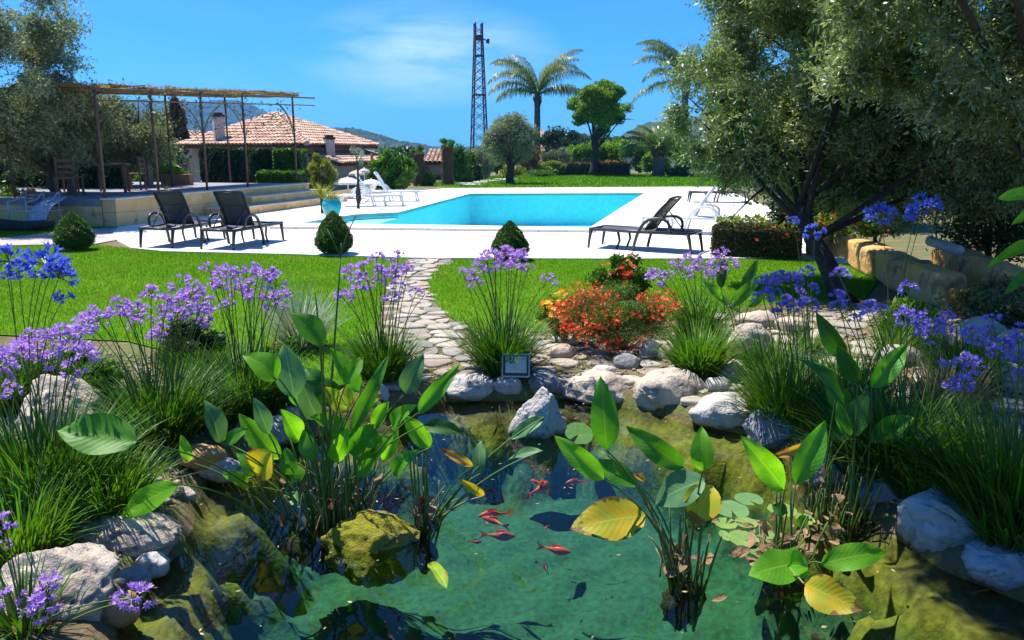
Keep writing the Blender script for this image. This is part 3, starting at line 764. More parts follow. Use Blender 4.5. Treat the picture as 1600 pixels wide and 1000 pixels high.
rock(176,884,236,922,'small dark stone wedged beside the largest cream boulder',rockg,51,sub=3,group=RIM)
rock(212,862,262,896,'small pale stone at the waterline below the broad tan boulder',rockw,52,sub=3,group=RIM)
rock(262,756,306,786,'small brown stone between flat topped rock and orange one',rockm,53,sub=3,group=RIM)
rock(150,925,214,975,'brown stone in the water at the foot of the largest cream boulder',rocko,54,sub=3,group=RIM)
rock(1340,700,1400,734,'dark stone in deep shade behind the brown reed stems',rockg,55,sub=3,group=RIM)
# ------------------------------------------------------------------ leaves, blades, flowers
def leafcloud(C3, L, Wd, rng=RNG, up=0.2, fold=0.25):
    """one folded diamond leaf per point"""
    n = len(C3); a = rng.normal(0, 1, (n, 3)); a[:, 2] += up; a /= np.linalg.norm(a, axis=1)[:, None]
    b = np.cross(a, rng.normal(0, 1, (n, 3))); b /= np.linalg.norm(b, axis=1)[:, None]; c = np.cross(a, b)
    l = (L * rng.uniform(0.6, 1.3, n))[:, None]; w = (Wd * rng.uniform(0.7, 1.3, n))[:, None] / 2
    V = np.stack([C3 - a * l / 2, C3 + b * w + c * w * fold, C3 + a * l / 2, C3 - b * w + c * w * fold], 1)
    return V.reshape(-1, 3), np.arange(4 * n).reshape(n, 4)
def crown_points(n, center, radii, lumps, rng, lump=0.42, shell=0.55, squash=0.8):
    u = rng.normal(0, 1, (lumps, 3)); u /= np.linalg.norm(u, axis=1)[:, None]
    r = rng.uniform(0.15, 1, lumps) ** 0.4
    lc = u * r[:, None] * (1 - lump * 0.6); lr = lump * rng.uniform(0.5, 1.15, lumps)
    k = rng.integers(0, lumps, n); v = rng.normal(0, 1, (n, 3)); v /= np.linalg.norm(v, axis=1)[:, None]
    rr = (rng.uniform(0, 1, n) ** shell)
    P = lc[k] + v * (rr * lr[k])[:, None] * np.array([1, 1, squash])
    return np.array(center) + P * np.array(radii)
def twig_leaves(P, rng, L, Wd, tl, per, droop=-0.2):
    """olive-like sprays: leaves in pairs along short twigs; returns leaf mesh arrays and twig lines"""
    n = len(P); a = rng.normal(0, 1, (n, 3)); a[:, 2] += droop; a /= np.linalg.norm(a, axis=1)[:, None]
    t = rng.uniform(0, 1, (n, per)); c = P[:, None] + a[:, None] * (t * tl)[..., None]
    c[..., 2] -= (t ** 2) * tl * 0.25
    side = rng.normal(0, 1, (n, per, 3)); d = side * 0.8 + a[:, None] * 0.9; d /= np.linalg.norm(d, axis=2)[..., None]
    b = np.cross(d, rng.normal(0, 1, d.shape)); b /= np.linalg.norm(b, axis=2)[..., None]; cc = np.cross(d, b)
    l = (L * rng.uniform(0.6, 1.25, (n, per)))[..., None]; w = (Wd * rng.uniform(0.7, 1.2, (n, per)))[..., None] / 2
    V = np.stack([c, c + d * l * 0.5 + b * w + cc * w * 0.3, c + d * l, c + d * l * 0.5 - b * w + cc * w * 0.3], 2)
    N_l = n * per
    return V.reshape(-1, 3), np.arange(4 * N_l).reshape(N_l, 4)

oliveleaf = M('olive_leaf', (0.115, 0.18, 0.045), (0.33, 0.39, 0.22), 2.4, 0.36, transl=0.30, island=0.5, contrast=(0.4, 0.6), tcol=(1.5, 1.7, 0.7), spec=0.8)
oliveleaf2 = M('olive_leaf_grey', (0.14, 0.18, 0.10), (0.28, 0.32, 0.21), 0.7, 0.55, transl=0.25, island=0.45, contrast=(0.4, 0.62), tcol=(1.5, 1.6, 0.7))
greenleaf = M('green_leaf', (0.045, 0.14, 0.008), (0.09, 0.20, 0.012), 1.2, 0.45, transl=0.3, island=0.4, tcol=(1.8, 1.8, 0.5))
brightleaf = M('bright_leaf', (0.08, 0.20, 0.008), (0.16, 0.27, 0.015), 1.0, 0.5, transl=0.35, island=0.35)
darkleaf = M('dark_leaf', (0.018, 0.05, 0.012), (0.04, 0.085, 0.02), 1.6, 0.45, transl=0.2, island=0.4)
boxleaf = M('topiary_leaf', (0.030, 0.085, 0.010), (0.065, 0.14, 0.018), 5, 0.45, transl=0.25, island=0.4)
redleaf = M('rust_leaf', (0.30, 0.10, 0.03), (0.22, 0.16, 0.03), 1.0, 0.6, transl=0.3, island=0.4)
brownleaf = M('brown_hedge_leaf', (0.14, 0.085, 0.045), (0.09, 0.09, 0.03), 3, 0.7, transl=0.15, island=0.45, tcol=(1.2, 1.0, 0.6))
yellowleaf = M('yellow_green_leaf', (0.20, 0.22, 0.02), (0.13, 0.20, 0.02), 1, 0.5, transl=0.35, island=0.35)
silverleaf = M('silver_leaf', (0.22, 0.28, 0.22), (0.30, 0.34, 0.34), 4, 0.5, transl=0.2, island=0.3)
bark = M('bark', (0.12, 0.095, 0.07), (0.055, 0.045, 0.035), 9, 0.9, bump=1.0, bscale=28, stretch=(1, 1, 0.25), bdist=0.03)
barkb = M('dark_bark', (0.05, 0.042, 0.035), (0.025, 0.022, 0.02), 8, 0.9, bump=1.0, bscale=26, stretch=(1, 1, 0.3), bdist=0.03)
straw = M('straw', (0.42, 0.32, 0.14), (0.28, 0.20, 0.08), 3, 0.9, transl=0.35, tcol=(1.1, 0.9, 0.5), island=0.3)

def twist(a, b, wob, n, seed):
    r = random.Random(seed); a, b = Vector(a), Vector(b); out = []
    for i in range(n + 1):
        t = i / n; k = math.sin(math.pi * t)
        out.append(a.lerp(b, t) + Vector((r.uniform(-1, 1), r.uniform(-1, 1), r.uniform(-0.3, 0.3))) * wob * k)
    return out
def tree(name, label, cat, base, trunk_top, r0, center, radii, leafmat, nleaf, L, Wd, seed, lumps=26, barkmat=None, limbs=7, twigs=None, group=None, lump=0.42, up=0.2, extra=None, wob=0.06, squash=0.8, lk=0.5):
    base = Vector(base); rng = np.random.default_rng(seed)
    t = thing(name, label, cat, base, 0, group)
    loc = lambda p: Vector(p) - base
    rr = random.Random(seed)
    H_ = (Vector(trunk_top) - base).length
    pts = twist((0, 0, -0.08), loc(trunk_top), wob * H_, 6, seed)
    MB().tube(pts, [r0 * (1.35 if i == 0 else 1 - 0.35 * i / 6) for i in range(7)], 10).build('trunk', barkmat or bark, t, True)
    lb = MB(); top = pts[-1]
    cs = [(center, radii)] + (extra or [])
    for i in range(limbs):
        c_, r_ = cs[i % len(cs)]
        c_ = loc(c_)
        u = Vector((rr.uniform(-1, 1), rr.uniform(-1, 1), rr.uniform(-0.5, 0.9))).normalized()
        e_ = Vector((c_.x + u.x * r_[0] * 0.8, c_.y + u.y * r_[1] * 0.8, c_.z + u.z * r_[2] * 0.8))
        st = pts[rr.choice((4, 5, 6))]
        mid = st.lerp(e_, 0.5) + Vector((0, 0, 0.12 * H_)) * rr.uniform(-0.4, 1)
        lim = bez(st, mid, e_, 7); lb.tube(lim, [r0 * lk * (1 - 0.85 * k / 7) for k in range(8)], 6)
        for _ in range(2):
            k = rr.randint(3, 6); u2 = Vector((rr.uniform(-1, 1), rr.uniform(-1, 1), rr.uniform(-0.4, 1))).normalized() * min(r_) * 0.5
            lb.tube(bez(lim[k], lim[k] + u2 * 0.5 + Vector((0, 0, 0.05)), lim[k] + u2, 4), [r0 * 0.16, r0 * 0.12, r0 * 0.09, r0 * 0.06, r0 * 0.03], 4)
    lb.build('limbs', barkmat or bark, t, True)
    Pp = []
    vol = [c[1][0] * c[1][1] * c[1][2] for c in cs]; vs = sum(vol)
    for (c_, r_), vv in zip(cs, vol):
        Pp.append(crown_points(max(50, int(nleaf * vv / vs)), loc(c_), r_, max(6, int(lumps * (vv / vs) ** 0.5)), rng, lump=lump, squash=squash))
    Pp = np.concatenate(Pp); rng.shuffle(Pp)
    if twigs:
        V, F = twig_leaves(Pp[:len(Pp) // twigs[1]], rng, L, Wd, twigs[0], twigs[1])
    else:
        V, F = leafcloud(Pp, L, Wd, rng, up)
    o = link('crown', npmesh('crown', V, F), t, leafmat)
    return t
def bush(name, label, cat, px, py, wpx, hpx, Y, mat, n, L, Wd, seed, lumps=18, group=None, dep=0.8, stem=True, lump=0.42, up=0.3, zoff=0.5):
    b = U(px, py, Y); s = S(py, Y); w, h = wpx * s, hpx * s
    rng = np.random.default_rng(seed)
    t = thing(name, label, cat, b, 0, group)
    P_ = crown_points(n, (0, 0, h * zoff), (w / 2 * 1.18, w / 2 * dep, h * 0.60), lumps, rng, lump=lump, squash=0.95)
    P_[:, 2] = np.maximum(P_[:, 2], 0.01)
    V, F = leafcloud(P_, L, Wd, rng, up)
    link('foliage', npmesh('foliage', V, F), t, mat)
    sb = MB(); rr = random.Random(seed)
    for i in range(6):
        e_ = Vector((rr.uniform(-.35, .35) * w, rr.uniform(-.35, .35) * w * dep, h * rr.uniform(0.5, 0.85)))
        sb.tube(bez((rr.uniform(-.04, .04) * w, 0, -0.1), (e_.x * 0.3, e_.y * 0.3, e_.z * 0.6), e_, 4), [0.018 * h, 0.014 * h, 0.010 * h, 0.007 * h, 0.004 * h], 4)
    sb.build('stem', bark, t, True)
    return t

# --- grasses
def ribbon(n, rng, R, Lm, lean, droop, w, k=4, inner=0.15):
    """arching strap leaves round the origin"""
    az = rng.uniform(0, 2 * np.pi, n); r0 = R * np.sqrt(rng.uniform(0, 1, n)) * 0.55
    L = Lm * rng.uniform(0.55, 1.15, n); a = lean * rng.uniform(0.05, 1, n) ** 0.8; dr = droop * rng.uniform(0.2, 1.2, n)
    dirx, diry = np.cos(az), np.sin(az)
    az2 = az + rng.normal(0, 0.5, n)
    px, py = np.cos(az2) * r0, np.sin(az2) * r0; pz = np.full(n, -0.03)
    V = np.empty((n, k + 1, 2, 3)); ww = w * rng.uniform(0.6, 1.3, n)
    sxp, syp = -diry, dirx
    tw = rng.uniform(-0.7, 0.7, n)
    wx = sxp * np.cos(tw) + dirx * np.sin(tw); wy = syp * np.cos(tw) + diry * np.sin(tw)
    for i in range(k + 1):
        f = 1 - 0.92 * (i / k) ** 2
        V[:, i, 0] = np.stack([px - wx * ww * f / 2, py - wy * ww * f / 2, pz], 1); V[:, i, 1] = np.stack([px + wx * ww * f / 2, py + wy * ww * f / 2, pz], 1)
        ang = a + dr * ((i + 0.5) / k) ** 1.5
        px = px + dirx * np.sin(ang) * L / k; py = py + diry * np.sin(ang) * L / k; pz = pz + np.cos(ang) * L / k
    i = np.arange(n)[:, None]; b = i * (k + 1) * 2; q = np.arange(k)[None] * 2
    F = np.stack([b + q, b + q + 1, b + q + 3, b + q + 2], -1).reshape(-1, 4)
    return V.reshape(-1, 3), F
strapm = M('strap_leaf', (0.030, 0.11, 0.006), (0.085, 0.19, 0.012), 3, 0.5, spec=0.3, transl=0.25, island=0.45, c3=(0.2, 0.2, 0.06), scale3=5, con3=(0.66, 0.75))
strapb = M('strap_leaf_bright', (0.05, 0.16, 0.006), (0.12, 0.24, 0.012), 3, 0.5, transl=0.3, island=0.4)
strapd = M('strap_leaf_dry', (0.30, 0.24, 0.12), (0.16, 0.15, 0.06), 3, 0.7, transl=0.25, island=0.4, tcol=(1.2, 1.1, 0.6))
stemm = M('flower_stem', (0.07, 0.15, 0.025), (0.13, 0.17, 0.035), 4, 0.5)
lilac = M('lilac_petal', (0.50, 0.26, 0.66), (0.72, 0.52, 0.84), 18, 0.6, transl=0.3, island=0.25, tcol=(1.3, 1.1, 1.4))
bluep = M('blue_petal', (0.09, 0.15, 0.58), (0.17, 0.25, 0.74), 18, 0.6, transl=0.3, island=0.25, tcol=(1.2, 1.2, 1.4))
violetp = M('violet_petal', (0.24, 0.19, 0.58), (0.38, 0.30, 0.76), 18, 0.6, transl=0.3, island=0.25, tcol=(1.2, 1.1, 1.4))
def umbel(rng, n, R, petal, dome=-0.3, petw=0.34):
    """a round head of six-petalled trumpet florets, plus thin stalks"""
    V = []; F = []; SV = MB()
    for i in range(n):
        z = rng.uniform(dome, 1); a = rng.uniform(0, 6.283); q = math.sqrt(max(0, 1 - z * z))
        d = Vector((q * math.cos(a), q * math.sin(a), z)); rr = R * rng.uniform(0.55, 0.8)
        c = d * rr; u = d.orthogonal().normalized(); v = d.cross(u); tw = rng.uniform(0, 1)
        SV.tube([(0, 0, 0), tuple(c)], R * 0.018, 3, False)
        for k in range(6):
            an = tw + k * math.pi / 3; r_ = u * math.cos(an) + v * math.sin(an); s = d.cross(r_)
            b = c; m_ = c + d * petal * 0.55 + r_ * petal * 0.22; t = c + d * petal * 0.85 + r_ * petal * 0.62; t2 = m_ + (t - m_) * 0.5
            w_ = petal * petw * 0.5
            k0 = len(V)
            V += [b - s * w_ * 0.3, b + s * w_ * 0.3, m_ + s * w_, m_ - s * w_, t, t]
            V[-1] = t - s * w_ * 0.15; V[-2] = t + s * w_ * 0.15
            F += [(k0, k0 + 1, k0 + 2, k0 + 3), (k0 + 3, k0 + 2, k0 + 4, k0 + 5)]
    return npmesh('flower_head', [tuple(p) for p in V], F), SV.mesh('flower_stalks')
HEADS = {}
for nm, mt, nfl, pet in (('lilac', lilac, 15, 0.50), ('blue', bluep, 24, 0.46), ('violet', violetp, 17, 0.50)):
    HEADS[nm] = []
    for v_ in range(4):
        a_, b_ = umbel(np.random.default_rng(50 + v_), nfl, 1.0, pet)
        a_.materials.append(mt); b_.materials.append(stemm); HEADS[nm].append((a_, b_))
def clump(name, label, px, py, R, blade, nb, heads, hpx, col, seed, group, mat=None, lean=0.72, droop=0.85, bw=0.0115, zb=None, dry=0.06, dy=0.22, cat='flower clump'):
    z = gz(*W(px, py, 0)[:2]) if zb is None else zb
    b = W(px, py, z); rng = np.random.default_rng(seed); rr = random.Random(seed)
    t = thing(name, label, cat, b, 0, group)
    if nb:
        V, F = ribbon(int(nb * 1.6), rng, R, blade * 1.12, lean, droop, bw * 1.15)
        V[:, 2] = np.maximum(V[:, 2], -0.02 + 0 * V[:, 2])
        link('strap_leaves', npmesh('strap_leaves', V, F), t, mat or strapm)
        V, F = ribbon(int(nb * dry) + 6, rng, R * 1.2, blade * 0.7, 1.3, 0.8, bw * 0.7)
        V[:, 2] = np.maximum(V[:, 2], 0.0)
        link('dry_leaves', npmesh('dry_leaves', V, F), t, strapd)
    for h in heads:
        hx, hy = h[0], h[1]; k_ = h[2] if len(h) > 2 else 1.0; c_ = h[3] if len(h) > 3 else col
        Y = b.y + rr.uniform(-dy, dy)
        p = U(hx, hy, Y) - b; s = S(hy, Y) * hpx * k_ / 2 * rr.choice((0.42, 0.62, 0.72, 0.82, 0.88, 0.95))
        st = Vector((p.x * 0.18 + rr.uniform(-1, 1) * R * 0.35, rr.uniform(-1, 1) * R * 0.3, 0))
        if p.z < 0.05: p.z = 0.05
        md = Vector((st.x * 0.6 + p.x * 0.4 - p.x * 0.12, p.y * 0.35, p.z * 0.6))
        so = MB().tube(bez(st, md, p, 6), [0.0042, 0.004, 0.0036, 0.0033, 0.003, 0.0028, 0.0026], 5, False).build('flower_stem', stemm, t, True)
        me_, sk = rr.choice(HEADS[c_])
        ho = bpy.data.objects.new('flower_head', me_); COL.objects.link(ho); ho.parent = so; ho.location = p
        ho.rotation_euler = (rr.uniform(-.35, .35), rr.uniform(-.35, .35), rr.uniform(0, 6.28)); sc_ = s * rr.uniform(0.9, 1.1); ho.scale = (sc_, sc_, sc_ * rr.uniform(0.85, 1))
        hk = bpy.data.objects.new('flower_stalks', sk); COL.objects.link(hk); hk.parent = so; hk.location = p; hk.rotation_euler = ho.rotation_euler; hk.scale = ho.scale
    return t
def box_heads(x0, y0, x1, y1, n, seed, k0=0.75, k1=1.15):
    r = random.Random(seed); out = []
    tries = 0
    while len(out) < n and tries < 900:
        tries += 1
        p = (r.uniform(x0, x1), r.uniform(y0, y1), r.uniform(k0, k1))
        if all(math.hypot(p[0] - q[0], p[1] - q[1]) > 13 for q in out) or tries > 600: out.append(p)
    return out
AG = 'clumps of lilac flowers round the pond'
clump('flower_clump','clump of lilac flowers standing left of the stone path, its heads against the paving',600,592,0.20,0.42,420,[(597,404),(622,404),(570,424),(548,428),(545,462),(560,436),(575,438),(590,425),(604,425),(618,428),(630,420),(636,424),(578,448),(562,452),(604,440),(620,446),(612,466),(634,446),(650,458),(664,460),(536,466),(588,404)],34,'lilac',1,AG)
clump('flower_clump','clump of lilac flowers behind the framed notice, right of the stone path',783,582,0.22,0.50,460,[(722,424),(735,424),(750,412),(762,412),(775,408),(790,398),(800,398),(812,404),(755,424),(770,424),(783,418),(796,414),(808,418),(820,400),(826,420),(738,448),(744,436),(856,436),(866,444),(757,398),(772,398)],32,'lilac',2,AG)
clump('flower_clump','round tuft of dark strap leaves on the big cream boulder',1090,585,0.22,0.42,520,[],30,'lilac',3,AG,mat=strapb,cat='grass tuft')
clump('flower_clump','clump of lilac flowers on the lawn edge right of the red bush',1090,525,0.26,0.42,240,[(1018,424),(1030,432),(1044,428),(1050,412),(1060,414),(1082,404),(1086,420),(1096,414),(1104,420),(1118,412),(1128,424),(1140,406),(1146,414),(1072,428),(1110,432),(1128,400),(1022,440)],30,'lilac',4,AG)
clump('flower_clump','tall clump of lilac flowers left of centre, highest heads on the left lawn',388,640,0.26,0.46,420,[(328,424),(345,434),(352,420),(345,450),(360,430),(372,424),(385,432),(395,420),(388,446),(402,436),(410,452),(425,436),(432,446),(398,466),(378,462),(420,466),(330,444),(438,462),(412,428),(430,478),(366,452),(444,480),(356,478)],36,'lilac',5,AG)
clump('flower_clump','wide clump of lilac flowers before the left lawn',252,686,0.30,0.46,560,[(146,484),(152,500),(138,506),(188,474),(200,482),(185,490),(215,490),(236,462),(252,484),(268,484),(262,470),(280,478),(282,444),(292,470),(300,460),(304,444),(318,470),(328,500),(300,490),(312,486),(246,526),(255,520),(210,508),(322,484),(132,512),(274,496),(168,494),(240,500)],42,'lilac',6,AG)
clump('flower_clump','leafy clump of lilac flowers at the left edge in front of the white boulder',70,790,0.34,0.50,560,[(45,524),(58,534),(75,520),(95,524),(105,530),(84,536),(112,546),(128,520),(20,550),(36,560),(6,556),(130,556),(120,578),(15,600),(20,614),(76,566),(2,572),(30,545),(4,590),(48,552)],46,'lilac',7,AG)
clump('flower_clump','clump of lilac flowers in the lower left corner over the cream boulder',40,985,0.12,0.25,60,[(76,914),(18,936),(40,948),(80,936),(8,822),(60,952),(205,934),(225,934),(182,936),(4,852)],54,'lilac',8,AG,dy=0.08)
clump('flower_clump','grassy tuft between the left boulders and the wide lilac clump',165,800,0.26,0.34,420,[],40,'lilac',9,AG,mat=strapb,cat='grass tuft')
BG = 'clumps of blue and violet flowers'
clump('blue_flower_clump','clump of bright blue flowers on tall stems at the left edge',40,640,0.12,0.40,60,[(14,408,1.1),(30,424,0.9),(72,414,1.25),(56,430,0.9),(92,434,1.0),(12,432,0.8),(100,466,0.6),(82,420,1.0)],62,'blue',10,BG,dy=0.1)
clump('blue_flower_clump','clump of violet flowers left of the dark leaning trunk on the right bank',1250,690,0.30,0.56,520,[(1190,446),(1200,456),(1208,440),(1222,434),(1236,436),(1245,440),(1215,456),(1228,470),(1250,456),(1258,466),(1240,478),(1192,466),(1222,484),(1262,478),(1270,452)],36,'violet',11,BG)
clump('blue_flower_clump','spreading clump of violet flowers in the shade on the right bank',1400,740,0.42,0.52,620,[(1312,432,0.8),(1308,466,0.9),(1310,480),(1335,500,0.6),(1362,486,1.1),(1376,484),(1408,492,1.1),(1420,500,1.1),(1408,508),(1432,500),(1440,510),(1442,520),(1458,512),(1476,506),(1474,520),(1454,524),(1480,498,0.8),(1420,452,0.9),(1352,482,0.8),(1495,570),(1486,604),(1470,566,0.8)],38,'violet',12,BG)
clump('blue_flower_clump','clump of violet flowers at the right edge beyond the dappled boulder',1570,800,0.42,0.50,600,[(1520,526),(1534,530),(1548,520),(1550,498,0.8),(1540,546),(1556,552),(1566,544),(1516,560),(1505,565),(1592,536),(1598,560),(1490,602),(1500,598),(1596,590,0.9),(1475,570),(1520,570),(1600,520)],38,'violet',13,BG)
clump('blue_flower_clump','tall blue flowers on thin stems before the sandstone blocks',1390,560,0.14,0.34,90,[(1376,340,1.0),(1443,328,1.35),(1432,334,1.0)],50,'blue',14,BG,dy=0.06)
clump('blue_flower_clump','two tall blue flowers beside the dark leaning trunk',1262,548,0.12,0.32,80,[(1240,348,1.0),(1273,366,1.05),(1262,426,0.6)],42,'blue',15,BG,dy=0.06)
clump('grass_tuft','dark shaded grass tuft above the dappled boulders at the right',1460,770,0.36,0.34,520,[],30,'violet',16,BG,cat='grass tuft')
clump('grass_tuft','dark grass tuft between the right edge clumps',1590,850,0.30,0.42,380,[],30,'violet',17,BG,cat='grass tuft')
clump('grass_tuft','low grass tuft beside the flat topped rock at the left bank',30,870,0.26,0.36,360,[],40,'lilac',18,AG,mat=strapb,cat='grass tuft')
clump('grass_tuft','small tuft of bright grass under the big hanging leaf at the left',130,740,0.22,0.24,300,[],40,'lilac',19,AG,mat=strapb,cat='grass tuft')
clump('grass_tuft','leafy tuft filling the gap behind the white boulder at the left',110,620,0.30,0.38,380,[],40,'lilac',61,AG,cat='grass tuft')
clump('grass_tuft','dark green tuft between the two wide lilac clumps at the left',310,610,0.26,0.42,380,[],40,'lilac',62,AG,cat='grass tuft')
clump('grass_tuft','grass tuft at the left edge behind the blue flowers',10,640,0.30,0.45,380,[],40,'lilac',63,AG,cat='grass tuft')
clump('grass_tuft','tuft of strap leaves at the foot of the silvery tuft',440,640,0.18,0.32,260,[],40,'lilac',64,AG,cat='grass tuft')
clump('grass_tuft','dark tuft beside the black and white rippled rock',1225,668,0.22,0.46,380,[],40,'lilac',65,AG,cat='grass tuft')
clump('grass_tuft','dark tuft in deep shade behind the slate rocks',1370,745,0.30,0.42,460,[],40,'lilac',66,AG,cat='grass tuft')
clump('grass_tuft','tall shaded tuft between the violet flower clumps',1330,640,0.24,0.46,320,[],40,'lilac',67,AG,cat='grass tuft')
clump('grass_tuft','dark green tuft between the beige boulder and the violet flowers',1208,600,0.22,0.40,360,[],40,'lilac',71,AG,cat='grass tuft')
clump('grass_tuft','dark tuft below the long cream boulder on the right bank',1500,600,0.26,0.40,360,[],40,'lilac',72,AG,cat='grass tuft')
clump('grass_tuft','loose tuft at the foot of the sandstone blocks',1420,540,0.26,0.36,300,[],40,'lilac',73,AG,cat='grass tuft')
clump('grass_tuft','sparse straw coloured tuft on the right bank',1480,640,0.30,0.34,240,[],40,'lilac',68,AG,mat=strapd,cat='grass tuft')
clump('grass_tuft','dark tuft in the lower right corner behind the last rock',1640,900,0.30,0.40,380,[],40,'lilac',69,AG,cat='grass tuft')
clump('grass_tuft','dark tuft behind the tall pond leaves left of centre',330,660,0.24,0.34,300,[],40,'lilac',20,AG,cat='grass tuft')
# ------------------------------------------------------------------ broad-leaved pond plants
LM = {'g': leaf_mat('broad_leaf', (0.055, 0.23, 0.012), (0.095, 0.29, 0.02), (0.16, 0.32, 0.05)),
      'b': leaf_mat('broad_leaf_bright', (0.11, 0.34, 0.012), (0.16, 0.40, 0.02), (0.28, 0.50, 0.06), transl=0.5),
      'm': leaf_mat('broad_leaf_matt', (0.085, 0.22, 0.085), (0.11, 0.26, 0.09), (0.25, 0.40, 0.18), transl=0.25),
      'd': leaf_mat('broad_leaf_dark', (0.022, 0.11, 0.014), (0.04, 0.14, 0.016), (0.06, 0.16, 0.03), transl=0.25),
      'y': leaf_mat('broad_leaf_yellow', (0.62, 0.42, 0.015), (0.42, 0.44, 0.03), (0.62, 0.56, 0.08), dead=(0.24, 0.12, 0.03), transl=0.35, con=(0.40, 0.60)),
      'l': leaf_mat('broad_leaf_lime', (0.22, 0.40, 0.02), (0.40, 0.42, 0.03), (0.5, 0.55, 0.12), dead=(0.35, 0.16, 0.03), transl=0.4),
      'o': leaf_mat('broad_leaf_orange', (0.50, 0.22, 0.03), (0.55, 0.36, 0.04), (0.7, 0.5, 0.2), dead=(0.16, 0.06, 0.02), transl=0.3)}
deadm = M('withered_leaf', (0.22, 0.11, 0.05), (0.46, 0.30, 0.17), 12, 0.85, bump=0.8, bscale=50, transl=0.2, tcol=(1.2, 1, 0.7), c3=(0.08, 0.04, 0.02), scale3=9, con3=(0.55, 0.65))
stalkm = M('leaf_stalk', (0.05, 0.13, 0.02), (0.10, 0.17, 0.03), 6, 0.45)
stalkd = M('dead_stalk', (0.34, 0.26, 0.12), (0.18, 0.14, 0.06), 8, 0.8)
def broad_leaf(name, base, tip, width, kind, parent, org, roll=0.0, fold=0.28, curl=0.12, heart=0.0, mat=None, wave=0.06, seed=0, peak=0.42):
    base, tip = Vector(base), Vector(tip); ax = tip - base; L = ax.length; ax.normalize()
    mid = (base + tip) / 2
    view = (Vector((0, 0, CAM_H)) - mid).normalized()
    nrm = (view + Vector((0, 0, 0.35))); nrm = (nrm - ax * nrm.dot(ax)).normalized()
    nrm = Matrix.Rotation(roll, 3, ax) @ nrm
    sd = ax.cross(nrm).normalized()
    app = max(0.5, abs((sd - view * sd.dot(view)).length))
    width = width / app
    nu, nv = 12, 6; V = []; UVs = []; r = random.Random(seed + int(L * 1e4))
    ph = r.uniform(0, 6)
    for i in range(nu + 1):
        u = i / nu
        w = (math.sin(math.pi * u ** (math.log(0.5) / math.log(peak))) ** 0.75 if 0 < u < 1 else 0.0)
        if heart: w = max(w, heart * (1 - u) ** 0.5 * 1.0) if u < 0.4 else w
        w = max(w, 0.012) * width / 2
        c = base + ax * L * u - nrm * (curl * L * (u - 0.35) ** 2) 
        for j in range(nv + 1):
            v = j / nv * 2 - 1
            back = heart * L * 0.22 * abs(v) * max(0, 1 - u * 4) if heart else 0
            p = c + sd * w * v + nrm * (abs(v) * w * fold + wave * L * math.sin(u * 9 + ph + v * 1.5) * abs(v) ** 2 * 0.5) - ax * back
            V.append(p - org); UVs.append((u, (v + 1) / 2))
    F = [(i * (nv + 1) + j, i * (nv + 1) + j + 1, (i + 1) * (nv + 1) + j + 1, (i + 1) * (nv + 1) + j) for i in range(nu) for j in range(nv)]
    me = npmesh('leaf', [tuple(p) for p in V], F, UVs)
    return link('leaf', me, parent, mat or LM[kind], smooth=True)
rootm = M('root_mat', (0.035, 0.030, 0.015), (0.07, 0.075, 0.02), 12, 0.95, bump=1.0, bscale=60, bdist=.03)
